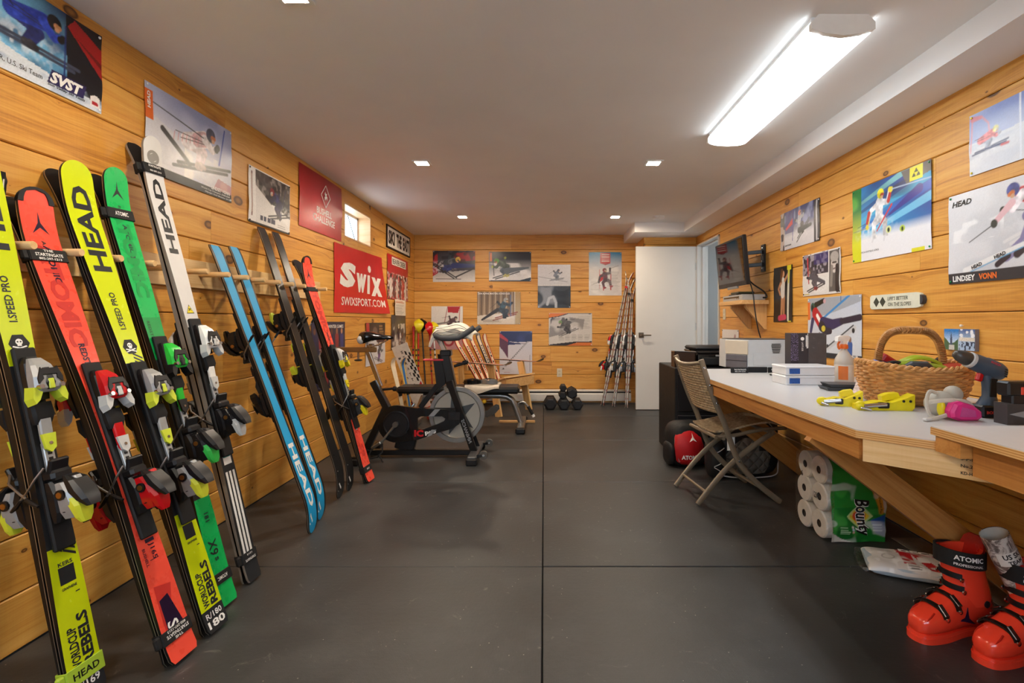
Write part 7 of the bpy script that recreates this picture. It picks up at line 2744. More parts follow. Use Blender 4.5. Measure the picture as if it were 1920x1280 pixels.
for y in (-0.16, -0.12):
    mb = MB()
    mb.cyl((-0.100, y, 0.018), (-0.105, y, 0.018), 0.008, n=10)
    mb.build('button', CHROME, dv)
for k, (y, z, lb, c) in enumerate(((4.60, 1.340, 'black disc case on the media player, lower one', '#2A2926'), (4.55, 1.357, 'dark green disc case on top of another on the media player', '#3F4A34'))):
    mb = MB()
    mb.box((1.80, y, z + 0.003), (0.14, 0.19, 0.016), bev=0.002)
    tag(mb.build('disc_case', M('case_%d' % k, c, 0.3)), lb, 'disc case', 'disc cases under the television')

# ================================================================== FAR END OF THE DESK
cab = thing('cabinet', 'tall narrow black cabinet at the far end of the workbench', 'cabinet', (1.325, 4.30, 0))
mb = MB()
mb.box((0, 0, 0.365), (0.55, 0.56, 0.73), bev=0.006)
mb.build('body', M('cabinet_black', '#0E0E10', 0.55), cab)
for z in (0.20, 0.53):
    mb = MB()
    mb.box((0, -0.283, z), (0.51, 0.014, 0.30), bev=0.004)
    dr = mb.build('drawer', BLACK, cab)
    mb = MB()
    mb.box((0, -0.296, z + 0.09), (0.12, 0.014, 0.018), bev=0.004)
    mb.build('handle', STEEL, dr)
pr = thing('inkjet_printer', 'black glossy all-in-one printer on the cabinet beyond the folding chair', 'printer', T(1.42, 4.27, 0.73))
mb = MB()
mb.box((0.0, 0, 0.055), (0.36, 0.40, 0.110), bev=0.012)
mb.build('body', BLACK_G, pr)
mb = MB()
mb.box((0.0, 0, 0.122), (0.35, 0.39, 0.024), bev=0.008)
mb.build('scanner_lid', M('lid_black', '#1B1B1D', 0.25, coat=0.3), pr)
mb = MB()
mb.box((0.0, -0.205, 0.05), (0.28, 0.02, 0.06), bev=0.004)
mb.build('paper_slot', BLACK_M, pr)
mb = MB()
mb.box((0.05, -0.21, 0.095), (0.16, 0.015, 0.014), bev=0.002)
mb.build('control_panel', GREY, pr)
org = thing('desk_organizer', 'black document box with a painted brown reflection on the black cabinet', 'organizer', T(1.145, 4.12, 0.7305))
mb = MB()
for (c, s_) in (((0, -0.052, 0.065), (0.17, 0.006, 0.13)), ((0, 0.052, 0.055), (0.17, 0.006, 0.11)), ((-0.083, 0, 0.065), (0.006, 0.11, 0.13)), ((0.083, 0, 0.065), (0.006, 0.11, 0.13)), ((0, 0, 0.003), (0.17, 0.11, 0.006))):
    mb.box(c, s_)
mb.build('box', M('organizer_reflection', '#332014', 0.4), org, smooth=0)  # brown paints the wood wall's reflection onto a glossy black box
mb = MB()
mb.tube([(-0.085, -0.054, 0.132), (0.085, -0.054, 0.124), (0.085, 0.054, 0.118), (-0.085, 0.054, 0.126)], 0.005, 6, closed=True)
mb.build('rim', CHROME, org)
lap = thing('laptop_sleeve', 'black zipped case lying on the black printer', 'case', T(1.41, 4.25, 0.865, 0.12))
mb = MB()
mb.box((0, 0, 0.018), (0.36, 0.25, 0.034), bev=0.014)
mb.build('sleeve', M('sleeve_black', '#1E1F22', 0.55, bump=0.3), lap, smooth=60)
mb = MB()
mb.tube([(-0.175, -0.12, 0.018), (0.175, -0.12, 0.018), (0.175, 0.12, 0.018), (-0.175, 0.12, 0.018)], 0.004, 6, closed=True)
mb.build('zipper', DGREY, lap)

# laser printer
lp = thing('laser_printer', 'pale grey laser printer with dark paper tray on the workbench', 'printer', T(1.575, 3.735, DESK_Z, 0.02))
CASE = M('printer_white', '#C6C8C9', 0.42, var=0.02)
BEIGE = M('printer_beige', '#C3B7A4', 0.45, var=0.02)
fp = [(-0.235, -0.02), (-0.12, -0.165), (0.235, -0.165), (0.235, 0.17), (-0.18, 0.17), (-0.235, 0.10)]
mb = MB()
mb.prism(fp, 0.205, 0, h0=0.006, top=0.985)
mb.build('body', CASE, lp, smooth=0)
a, b = Vector((-0.235, -0.02, 0)), Vector((-0.12, -0.165, 0))
d = (b - a).normalized()
n_ = Vector((d.y, -d.x, 0))
fm = basis(a, d, (0, 0, 1), n_)
mb = MB()
mb.box((0.0925, 0.155, 0.004), (0.175, 0.10, 0.008), bev=0.003)
mb.build('front_panel', BEIGE, lp, fm)
mb = MB()
mb.box((0.0925, 0.055, 0.005), (0.165, 0.095, 0.010), bev=0.003)
tr_o = mb.build('paper_tray', M('tray_grey', '#5E5B60', 0.45), lp, fm)
mb = MB()
mb.box((0.0925, 0.060, 0.0105), (0.160, 0.003, 0.002))
mb.build('tray_seam', BLACK, tr_o, None, smooth=0)
mb = MB()
mb.prism([(x * 0.93, y * 0.93) for x, y in fp], 0.006, 0, h0=0.209)
mb.build('top_cover', M('printer_dark', '#4E4E50', 0.4), lp, smooth=0)
mb = MB()
mb.box((0.03, -0.1655, 0.072), (0.24, 0.004, 0.085), bev=0.002)
mb.build('side_door', CASE, lp)
for k in range(6):
    mb = MB()
    mb.box((0.075, -0.1665, 0.180 - 0.012 * k), (0.070 - 0.006 * abs(k - 1), 0.003, 0.005))
    mb.build('vent_slot', BLACK_M, lp, smooth=0)

# ------------------------------------------------------------------ things on the bench
def boxthing(name, label, cat, mx, parts, group=None):
    r = thing(name, label, cat, mx, group)
    for nm, c, s_, m_, bv in parts:
        mb = MB()
        mb.box(c, s_, bev=bv)
        mb.build(nm, m_, r, smooth=0 if not bv else 32)
    return r


# laptop carton: purple speckled edge, dark faces
lc = thing('laptop_box', 'dark laptop carton standing on edge with purple speckled spine', 'box', T(1.632, 3.13, DESK_Z, -0.05))
mb = MB()
mb.box((0, 0, 0.135), (0.215, 0.085, 0.27), bev=0.001)
mb.build('carton', M('carton_dark', '#35343A', 0.3), lc)
SPK = bpy.data.materials.new('speckled_print')
SPK.use_nodes = True
t = NT(SPK)
co = t.n('TexCoord').outputs['Object']
vz = t.n('TexVoronoi', {'Vector': co, 'Scale': 240.0}).outputs['Distance']
zz = t.n('SeparateXYZ', {0: co}).outputs[2]
m_ = t.math('MULTIPLY', t.math('LESS_THAN', vz, 0.33), t.math('GREATER_THAN', zz, 0.10))
t.out(t.n('BsdfPrincipled', {'Base Color': t.mix(m_, (*lin('#24222E'), 1), (*lin('#A79BC9'), 1)), 'Roughness': 0.35}).outputs[0])
mb = MB()
mb.box((-0.085, -0.043, 0.165), (0.044, 0.002, 0.208))
mb.build('printed_panel', SPK, lc, smooth=0)
mb = MB()
mb.prism([(-0.1065, 0.002), (-0.1065, 0.085), (-0.02, 0.045), (0.0, 0.002)], 0.0015, 0, basis((0, -0.0425, 0), (1, 0, 0), (0, 0, 1), (0, -1, 0)))
mb.build('white_corner', WHITE, lc, smooth=0)
mb = MB()
mb.box((0.052, -0.0435, 0.135), (0.108, 0.002, 0.262))
mb.build('grey_panel', M('carton_grey', '#4C4B4E', 0.25), lc, smooth=0)
mb = MB()
mb.lathe([(0.001, 0), (0.011, 0.0005), (0.011, 0.001)], 16, 0, Matrix.Translation((-0.038, -0.0435, 0.235)) @ rotm(PI / 2, 0, 0))
put_text(mb, 'LATITUDE', lambda x, y: (-0.038 + y, -0.0445, 0.215 - x), 0, -0.005, 0.055, 0.010, 0, 0.01)
for k in range(4):
    mb.box((-0.016 + 0.005 * k, -0.0438, 0.222 - 0.006 * (k % 2)), (0.003, 0.001, 0.07 + 0.01 * (k % 3)))
mb.build('lettering', INK_W, lc, smooth=0)
# two white plastic boxes
PBOX = M('translucent_box', '#DCDEE2', 0.25, var=0.02)
for k in range(2):
    r = thing('storage_box', ('upper' if k else 'lower') + ' white plastic slide box with blue label beside the spray bottle', 'box', T(1.428, 2.77, DESK_Z + 0.052 * k, 0.0), 'white slide boxes')
    mb = MB()
    mb.box((0, 0, 0.025), (0.262, 0.165, 0.050), bev=0.003)
    mb.build('body', PBOX, r)
    mb = MB()
    mb.box((0.0, 0, 0.043), (0.266, 0.169, 0.012), bev=0.003)
    mb.build('lid', PBOX, r)
    mb = MB()
    mb.box((-0.085, -0.0852, 0.023), (0.055, 0.002, 0.028))
    mb.build('blue_label', M('label_blue', '#2A55A0', 0.4, var=0.25, scale=80), r, smooth=0)
# spray bottle
sb = thing('spray_bottle', 'clear spray bottle with orange collar and white trigger head', 'spray bottle', T(1.675, 2.80, DESK_Z, 0.3))
BOT = M('frosted_plastic', '#D5D0C8', 0.3, trans=0.35, var=0.02)
mb = MB()
mb.lathe([(0.001, 0), (0.044, 0.001), (0.048, 0.006), (0.048, 0.115), (0.044, 0.135), (0.030, 0.160), (0.018, 0.180), (0.015, 0.190), (0.015, 0.196)], 24)
mb.build('bottle', BOT, sb, smooth=50)
mb = MB()
mb.lathe([(0.0484, 0.010), (0.0487, 0.011), (0.0487, 0.10), (0.0484, 0.101)], 24, 0, None, caps=False)
mb.build('print_scale', M('bottle_print', '#CFC6BA', 0.4), sb, smooth=50)
mb = MB()
mb.lathe([(0.001, 0.190), (0.021, 0.190), (0.022, 0.194), (0.020, 0.212), (0.012, 0.216)], 18)
mb.build('collar', M('spray_orange', '#DC6A28', 0.35), sb)
mb = MB()
mb.prism([(-0.055, 0.232), (-0.052, 0.256), (-0.02, 0.264), (0.025, 0.262), (0.034, 0.250), (0.026, 0.236), (0.012, 0.232), (0.012, 0.212), (-0.012, 0.212), (-0.016, 0.230)], 0.022, 0, basis((0, 0.011, 0), (1, 0, 0), (0, 0, 1), (0, -1, 0)))
hd2 = mb.build('spray_head', WHITE, sb)
mb = MB()
mb.tube([(-0.030, 0, 0.234), (-0.042, 0, 0.215), (-0.040, 0, 0.198), (-0.032, 0, 0.188)], 0.006, 8)
mb.build('trigger', M('spray_orange2', '#DC6A28', 0.35), sb)
mb = MB()
vs = [(0.0492 * math.cos(a), 0.0492 * math.sin(a), z) for z in (0.02, 0.095) for a in np.linspace(3.3, 4.3, 7)]
mb.add(vs, [(i, i + 1, i + 8, i + 7) for i in range(6)])
mb.build('orange_label', M('label_orange', '#DC7A3C', 0.4), sb, smooth=60)
# pans
for k in range(2):
    mb = MB()
    c, s_ = 0.115, 0.055
    mb.prism([(-c, -s_), (c, -s_), (c, s_), (-c, s_)], 0.016, top=1.08)
    tag(mb.build('tool_tray', DGREY, None, T(1.52 + 0.012 * k, 2.50, DESK_Z + 0.0005 + 0.0165 * k, -0.15)), 'dark plastic tray by the basket, ' + ('upper one of two' if k else 'lower one of two'), 'tray', 'dark trays by the basket')
# magazines
mg = thing('magazine', 'curled magazine lying against the wicker basket', 'magazine', T(1.50, 2.30, DESK_Z, 0.9))
cloth('pages', '', '', None, lambda u, v: (-0.10 + 0.2 * u, -0.07 + 0.14 * v, 0.008 + 0.035 * u * u), 12, 8, 0.010, PAPER, mg)
cloth('cover', '', '', None, lambda u, v: (-0.10 + 0.2 * u, -0.07 + 0.14 * v, 0.0145 + 0.035 * u * u), 12, 8, 0.002, M('magazine_cover', '#C9B9B4', 0.35, var=0.5, scale=45), mg)

# ------------------------------------------------------------------ wicker basket
WICK = M('wicker', '#CB965A', 0.5, var=0.28, scale=26, bump=0.4, bscale=90)
WICKD = M('wicker_dark', '#A06E3A', 0.55, var=0.25)
bq = thing('wicker_basket', 'honey-coloured wicker basket with arched handle full of tools', 'basket', T(1.548, 2.105, DESK_Z, -0.12))


def bk_r(z):
    """half axes of the basket at height z"""
    q = z / 0.165
    e = 0.80 + 0.20 * math.sin(min(1, q * 1.25) * PI / 2)
    return 0.208 * e, 0.150 * e


def bk_pt(a, z, o=0.0):
    ax, by = bk_r(z)
    dip = 0.020 * math.cos(2 * a) * (z / 0.165)
    return ((ax + o) * math.cos(a), (by + o) * math.sin(a), z + dip * 0.6 - 0.0)


NS = 36
for k in range(NS):
    a = 2 * PI * k / NS
    mb = MB()
    mb.tube([bk_pt(a, 0.006), bk_pt(a, 0.05), bk_pt(a, 0.10), bk_pt(a, 0.16)], 0.004, 5)
    mb.build('stake', WICKD, bq)
NRW = 15
for r_ in range(NRW):
    z = 0.010 + 0.0100 * r_
    mb = MB()
    pts = []
    n = NS * 4
    for k in range(n):
        a = 2 * PI * k / n
        pts.append(bk_pt(a, z + 0.004 * math.sin(3 * a + r_ * 0.35) + 0.006 * (math.sin(a + 0.5) ** 4), 0.0055 * math.sin(NS * a / 1.0 * 0.5 + PI * r_)))
    mb.tube(pts, 0.0058, 5, closed=True)
    mb.build('weave_row', WICK, bq)
mb = MB()
base_ring = [bk_pt(2 * PI * k / 40, 0.004) for k in range(40)]
mb.add([(x * 0.99, y * 0.99, 0.004) for x, y, z in base_ring] + [(x * 0.99, y * 0.99, 0.012) for x, y, z in base_ring], [list(range(40))[::-1], list(range(40, 80))] + [(k, (k + 1) % 40, 40 + (k + 1) % 40, 40 + k) for k in range(40)])
mb.build('bottom', WICKD, bq)
mb = MB()
for ph in (0, PI):
    pts = []
    for k in range(160):
        a = 2 * PI * k / 160
        x, y, z = bk_pt(a, 0.163)
        pts.append((x + 0.006 * math.cos(26 * a + ph) * math.cos(a), y + 0.006 * math.cos(26 * a + ph) * math.sin(a), z + 0.006 * math.sin(26 * a + ph)))
    mb.tube(pts, 0.007, 6, closed=True)
mb.build('rim', WICK, bq)
mb = MB()
arch = []
for k in range(25):
    a = PI * k / 24
    x = -0.128 * math.copysign(abs(math.cos(a)) ** 0.55, math.cos(a)) - 0.01
    z = 0.12 + 0.185 * math.sin(a) ** 0.75
    arch.append((x, 0.0, z))
mb.tube(arch, 0.017, 8, flat=(0.45, (0, 1, 0)))
hdl = mb.build('handle', WICK, bq)
mb = MB()
arc2 = []
N_ = 620
for k in range(N_):
    q = k / (N_ - 1) * 24
    i = min(23, int(q))
    p_ = Vector(arch[i]).lerp(Vector(arch[i + 1]), q - i)
    d_ = (Vector(arch[min(i + 1, 24)]) - Vector(arch[i])).normalized()
    s_ = Vector((0, 1, 0))
    u_ = s_.cross(d_)
    th = 2 * PI * k / 10
    arc2.append(p_ + s_ * 0.019 * math.cos(th) + u_ * 0.0105 * math.sin(th))
mb.tube(arc2, 0.0032, 4)
mb.build('handle_wrap', WICKD, hdl)
# things in the basket
def in_basket(name, label, cat, mb, m_):
    return tag(mb.build(name, m_, None, bq.matrix_world.copy()), label, cat, 'tools in the basket')


LIMEG = M('tool_lime', '#A8BE2C', 0.32)
mb = MB()
mb.tube(curve3([(-0.06, -0.02, 0.17), (-0.01, -0.03, 0.192), (0.05, -0.02, 0.186), (0.10, -0.01, 0.165)]), [0.016] * 19, 8, flat=(0.45, (0, -0.5, 1)))
in_basket('ski_scraper', 'curved lime green tool on top of the basket', 'tool', mb, LIMEG)
mb = MB()
mb.tube(curve3([(-0.10, -0.05, 0.165), (-0.03, -0.06, 0.170), (0.04, -0.065, 0.160), (0.09, -0.055, 0.152)]), [0.018] * 19, 8, flat=(0.5, (0, -0.5, 1)))
in_basket('file_guide', 'flat lime green tool near the basket rim', 'tool', mb, M('tool_lime2', '#8FA62A', 0.32))
mb = MB()
mb.tube([(-0.075, -0.085, 0.158), (-0.055, -0.088, 0.165), (0.0, -0.088, 0.162), (0.02, -0.086, 0.156)], [0.009, 0.017, 0.019, 0.010], 10)
in_basket('hand_brush', 'dark grey round brush at the front of the basket', 'brush', mb, DGREY)
mb = MB()
mb.box((-0.07, 0.03, 0.168), (0.10, 0.03, 0.035), 0, rotm(0.3, 0.5, 0.3), bev=0.006)
in_basket('red_block', 'red wax block sticking up in the basket', 'wax block', mb, M('wax_red', '#C0282A', 0.4))
mb = MB()
mb.box((-0.125, 0.0, 0.160), (0.08, 0.03, 0.03), 0, rotm(0.2, 0.15, 0.4), bev=0.005)
in_basket('blue_block', 'blue wax block at the side of the basket', 'wax block', mb, M('wax_blue', '#26368E', 0.4))
mb = MB()
mb.ell((0.145, -0.01, 0.150), (0.055, 0.06, 0.020))
in_basket('red_cloth', 'orange red cloth tucked inside the basket', 'cloth', mb, M('cloth_red', '#B8442A', 0.8))
mb = MB()
mb.tube(curve3([(-0.15, -0.03, 0.150), (-0.11, -0.06, 0.170), (-0.07, -0.04, 0.165), (-0.10, -0.01, 0.158)]), 0.011, 8)
in_basket('coiled_cable', 'black coiled cable in the basket', 'cable', mb, BLACK)
mb = MB()
mb.box((0.115, 0.03, 0.170), (0.05, 0.02, 0.03), 0, rotm(0, -0.5, 0.3), bev=0.004)
in_basket('black_clip', 'black clip beside the basket handle', 'clip', mb, BLACK)

# ------------------------------------------------------------------ yellow vise jaws
def jaw(mx, label, L):
    r = thing('ski_vise', label, 'ski vise', mx, 'yellow ski vises')
    mb = MB()
    mb.prism([(-L * 0.5, 0.0), (L * 0.45, 0.0), (L * 0.5, 0.012), (L * 0.5, 0.062), (L * 0.36, 0.048), (L * 0.10, 0.030), (-L * 0.12, 0.034), (-L * 0.30, 0.026), (-L * 0.5, 0.020)], 0.048, 0, basis((0, 0.024, 0), (1, 0, 0), (0, 0, 1), (0, -1, 0)))
    mb.prism([(L * 0.02, 0.03), (L * 0.34, 0.044), (L * 0.30, 0.064), (L * 0.12, 0.060), (L * 0.0, 0.050)], 0.03, 0, basis((0, 0.040, 0), (1, 0, 0), (0, 0, 1), (0, -1, 0)))
    mb.build('body', YELLOW, r, smooth=20)
    mb = MB()
    mb.box((-L * 0.06, -0.026, 0.020), (L * 0.20, 0.014, 0.022), bev=0.003)
    mb.build('clamp_block', BLACK, r)
    mb = MB()
    mb.cyl((-L * 0.42, -0.030, 0.016), (-L * 0.02, -0.030, 0.024), 0.008)
    mb.cyl((-L * 0.48, -0.036, 0.012), (-L * 0.34, -0.056, 0.006), 0.004)
    mb.build('screw', CHROME, r)
    mb = MB()
    mb.ell((-L * 0.46, -0.022, 0.018), (0.020, 0.014, 0.017))
    mb.build('knob', YELLOW, r)
    for x in (0.30, 0.42):
        mb = MB()
        mb.cyl((L * x, -0.0238, 0.036), (L * x, -0.026, 0.036), 0.005, n=10)
        mb.build('hole', BLACK_M, r)
    return r


jaw(T(1.315, 1.945, DESK_Z, -0.10), 'yellow ski vise jaw with chrome screw against the basket', 0.205)
jaw(T(1.205, 2.04, DESK_Z, -0.35), 'yellow ski vise jaw with black clamp at the bench edge', 0.15)

# ------------------------------------------------------------------ cordless drill
dr = thing('cordless_drill', 'dark blue cordless drill standing on its black battery', 'drill', T(1.578, 1.80, DESK_Z, 0.0))
DBLUE = M('drill_blue', '#3E4C5C', 0.4)
ax = basis((0.045, 0, 0.163), (0, 1, 0), Vector((0.39, 0, 0.92)), Vector((-0.92, 0, 0.39)))
mb = MB()
mb.lathe([(0.001, -0.032), (0.016, -0.030), (0.028, -0.018), (0.033, 0.0), (0.034, 0.045), (0.031, 0.050), (0.030, 0.085), (0.028, 0.098)], 20, 0, ax)
mb.build('motor_housing', DBLUE, dr, smooth=50)
mb = MB()
mb.lathe([(0.028, 0.096), (0.029, 0.100), (0.029, 0.108), (0.027, 0.110)], 20, 0, ax)
mb.build('torque_collar', LGREY, dr)
mb = MB()
mb.lathe([(0.024, 0.109), (0.025, 0.114), (0.024, 0.130), (0.020, 0.146), (0.013, 0.160), (0.008, 0.163)], 18, 0, ax)
mb.build('chuck', M('chuck_grey', '#4A4744', 0.35, metal=0.4), dr, smooth=50)
mb = MB()
rs = []
for (x, z, hx, hy) in ((0.012, 0.165, 0.022, 0.018), (0.014, 0.14, 0.021, 0.018), (0.018, 0.105, 0.020, 0.019), (0.020, 0.075, 0.022, 0.020), (0.016, 0.055, 0.030, 0.026), (0.012, 0.042, 0.036, 0.031)):
    rs.append([(x + hx * math.cos(a), hy * math.sin(a), z) for a in np.linspace(0, 2 * PI, 12, endpoint=False)])
mb.rings(rs[::-1])
mb.build('handle', DBLUE, dr, smooth=60)
mb = MB()
mb.box((0.019, -0.0195, 0.105), (0.026, 0.004, 0.065), 0, rotm(0, 0.06, 0), bev=0.002)
mb.build('rubber_grip', BLACK_M, dr)
mb = MB()
mb.box((-0.015, 0, 0.142), (0.022, 0.018, 0.032), 0, rotm(0, 0.3, 0), bev=0.005)
mb.build('trigger', RED, dr)
mb = MB()
mb.box((0.008, 0, 0.022), (0.078, 0.066, 0.044), bev=0.006)
bt_ = mb.build('battery', BLACK, dr)
mb = MB()
put_text(mb, 'BOSCH', lambda x, y: (x, -0.0340, y), -0.018, 0.014, 0.052, 0.011, 0, 0.04)
mb.build('lettering', M('brand_red', '#D23A2E', 0.4), bt_, smooth=0)
mb = MB()
put_text(mb, 'BOSCH', lambda x, y: (x, -0.0345, y), -0.004, 0.196, 0.036, 0.008, 0, 0.04, 0, -0.40)
mb.build('lettering', M('brand_red2', '#B8324A', 0.4), dr, smooth=0)
mb = MB()
mb.box((0.03, -0.006, 0.199), (0.020, 0.02, 0.006), 0, rotm(0, 0.4, 0), bev=0.002)
mb.build('direction_switch', RED, dr)
for k in range(4):
    mb = MB()
    mb.box((0.052 - 0.001 * k, -0.0335, 0.171 - 0.008 * k), (0.010, 0.002, 0.004), 0, rotm(0, 0.4, 0))
    mb.build('vent', BLACK_M, dr, smooth=0)

# battery charger
cg = thing('battery_charger', 'dark grey battery charger with a pack and red button in it', 'charger', T(1.607, 1.675, DESK_Z, 0.0))
mb = MB()
mb.prism([(-0.082, 0.0), (0.09, 0.0), (0.09, 0.066), (-0.082, 0.070)], 0.05, 0, basis((0, 0.025, 0), (1, 0, 0), (0, 0, 1), (0, -1, 0)))
mb.build('base', M('charger_grey', '#3E3E40', 0.45), cg, smooth=0)
mb = MB()
mb.prism([(-0.075, 0.035), (0.0, 0.018), (0.0, 0.052)], 0.001, 0, basis((0, -0.025, 0), (1, 0, 0), (0, 0, 1), (0, -1, 0)))
mb.build('arrow_mark', GREY, cg, smooth=0)
mb = MB()
put_text(mb, '30 MIN', lambda x, y: (x, -0.0265, y), 0.012, 0.030, 0.04, 0.008, 0, 0.01)
mb.build('lettering', M('charger_ink', '#C98A5A', 0.5), cg, smooth=0)
mb = MB()
mb.box((-0.035, 0, 0.082), (0.055, 0.045, 0.036), bev=0.004)
mb.box((-0.01, 0, 0.118), (0.135, 0.050, 0.048), bev=0.006)
bt2 = mb.build('battery_pack', BLACK, cg)
mb = MB()
mb.box((-0.022, -0.026, 0.112), (0.032, 0.004, 0.026), bev=0.003)
mb.build('release_button', M('button_red', '#D8422E', 0.4), bt2)
mb = MB()
mb.tube(curve3([(1.62, 1.635, 0.775), (1.63, 1.56, 0.80), (1.60, 1.48, 0.79), (1.52, 1.42, 0.7625), (1.50, 1.40, 0.8075), (1.405, 1.385, 0.8075), (1.39, 1.34, 0.8075), (1.47, 1.30, 0.8075), (1.50, 1.22, 0.8075), (1.56, 1.10, 0.8075)]), 0.0045, 7)
tag(mb.build('power_cord', M('cord_brown', '#6A4038', 0.45)), 'brown power cord looping from the charger onto the raised bench', 'cord')

# respirator mask
rp = thing('respirator_mask', 'grey half-mask respirator with a bright pink filter', 'respirator', T(1.415, 1.745, DESK_Z, 0.0))
MASK = M('mask_grey', '#A9A59A', 0.5)
mb = MB()
mb.ell((0.0, 0.045, 0.048), (0.052, 0.045, 0.046))
mb.ell((0.045, 0.045, 0.082), (0.030, 0.030, 0.030))
mb.build('face_piece', MASK, rp, smooth=70)
PINK = M('filter_pink', '#D12A7E', 0.35)
mb = MB()
prof = [(-0.048, 0.010), (-0.020, 0.0), (0.045, 0.0), (0.060, 0.012), (0.058, 0.030), (0.030, 0.052), (-0.015, 0.066), (-0.036, 0.060), (-0.050, 0.032)]
mp_ = basis((0.022, -0.005, 0.002), (1, 0, 0), (0, 0, 1), (0, -1, 0))
mb.prism([(x * 0.94, y * 0.94 + 0.002) for x, y in prof], 0.014, 0, mp_)
mb.prism(prof, 0.012, 0, mp_, h0=0.014)
mb.prism([(x * 0.96, y * 0.96 + 0.001) for x, y in prof], 0.008, 0, mp_, h0=0.026, top=0.82)
fl_ = mb.build('filter', PINK, rp, smooth=25)
mb = MB()
mb.prism([(-0.022, 0.014), (0.034, 0.014), (0.030, 0.036), (-0.014, 0.048)], 0.002, 0, mp_, h0=0.0335)
mb.build('filter_grid', M('filter_mesh', '#C64E92', 0.6, bump=0.8, bscale=500), fl_, smooth=0)
mb = MB()
mb.ell((-0.026, 0.008, 0.038), (0.012, 0.014, 0.030))
mb.build('valve_ring', YELLOW, rp)
for k, pts in enumerate(([(-0.02, 0.03, 0.085), (-0.055, 0.02, 0.095), (-0.082, 0.0, 0.075), (-0.088, -0.01, 0.04), (-0.075, -0.012, 0.012), (-0.05, -0.012, 0.006)], [(0.10, 0.02, 0.035), (0.06, 0.0, 0.060), (0.0, -0.012, 0.068), (-0.05, -0.01, 0.066), (-0.085, -0.004, 0.06)], [(-0.10, -0.03, 0.006), (-0.06, -0.02, 0.010), (-0.02, -0.012, 0.018)])):
    mb = MB()
    mb.tube(curve3(pts), 0.007, 6, flat=(0.4, (0, -1, 0.3)))
    mb.build('strap', M('mask_strap', '#C9C5B8', 0.6), rp)
mb = MB()
mb.box((-0.105, -0.032, 0.006), (0.03, 0.016, 0.010), 0, rotm(0, 0, 0.3), bev=0.003)
mb.build('buckle', LGREY, rp)

# black ski straps and pen in front of the printer
for k, (x, y, L, lb, tx) in enumerate(((1.30, 3.33, 0.12, 'black lettered ski strap lying before the printer, plain end', 'THE STARTINGATE'), (1.43, 3.36, 0.13, 'black ski strap lying before the printer between two others', None), (1.55, 3.34, 0.12, 'black lettered ski strap lying before the printer by the boxes', 'STARTINGATE'))):
    r = thing('ski_strap', lb, 'ski strap', T(x, y, DESK_Z, [0.02, -0.05, 0.04][k]), 'straps before the printer')
    mb = MB()
    mb.box((0, 0, 0.019), (L, 0.012, 0.038), bev=0.004)
    mb.build('band', STRAP, r)
    if tx:
        mb = MB()
        put_text(mb, tx, lambda a_, b_: (a_, -0.0072, b_), -0.04, 0.018, 0.08, 0.009, 0, 0.02)
        put_text(mb, '802-297-1213', lambda a_, b_: (a_, -0.0072, b_), -0.035, 0.007, 0.07, 0.006, 0, 0.02)
        mb.build('lettering', INK_W, r, smooth=0)
mb = MB()
mb.tube(curve3([(1.50, 3.22, DESK_Z + 0.006), (1.43, 3.17, DESK_Z + 0.006), (1.47, 3.13, DESK_Z + 0.006), (1.54, 3.12, DESK_Z + 0.006), (1.60, 3.16, DESK_Z + 0.006)]), 0.0045, 6)
tag(mb.build('usb_cable', BLACK), 'thin black cable loop on the worktop before the straps', 'cable')
mb = MB()
mb.box((0, 0, 0.006), (0.15, 0.028, 0.012), bev=0.004)
tag(mb.build('ruler', LGREY, None, T(1.52, 3.22, DESK_Z, 0.08)), 'pale grey plastic strip lying on the worktop before the straps', 'plastic strip')
# ================================================================== THINGS ON THE FLOOR, RIGHT SIDE
# bare concrete strip beside the mats, by the wall
def blob(mb, c, r, e=(0.5, 0.5), amp=0.0, seed=0, mi=0, mx=None, n=22, k=14, flat=0.0):
    """soft super-ellipsoid: e<1 squares it off; amp wrinkles it"""
    rr = np.random.default_rng(seed)
    ph = rr.uniform(0, 6.28, 8)
    rs = []
    for i in range(k + 1):
        v = -PI / 2 + PI * i / k
        cv = max(1e-3, math.cos(v)) ** e[1]
        sv = math.copysign(abs(math.sin(v)) ** e[1], math.sin(v))
        ring = []
        for j in range(n):
            a = 2 * PI * j / n
            ca, sa = math.cos(a), math.sin(a)
            x = math.copysign(abs(ca) ** e[0], ca) * cv
            y = math.copysign(abs(sa) ** e[0], sa) * cv
            w_ = 1 + amp * (math.sin(3 * a + ph[0] + 2 * v) * math.cos(4 * v + ph[1]) + 0.6 * math.sin(7 * a + ph[2]) * math.sin(6 * v + ph[3]))
            z = sv * (1 + 0.5 * amp * math.sin(2 * a + ph[4]))
            ring.append((c[0] + r[0] * x * w_, c[1] + r[1] * y * w_, max(c[2] + r[2] * z, flat)))
        rs.append(ring)
    return mb.rings(rs, mi, True, False, mx)


mb = MB()
mb.box((1.84, 1.75, 0.0005), (0.15, 1.6, 0.003))
struct(mb.build('floor_concrete_strip', M('bare_concrete', '#77726A', 0.85, var=0.15, scale=20), smooth=0))

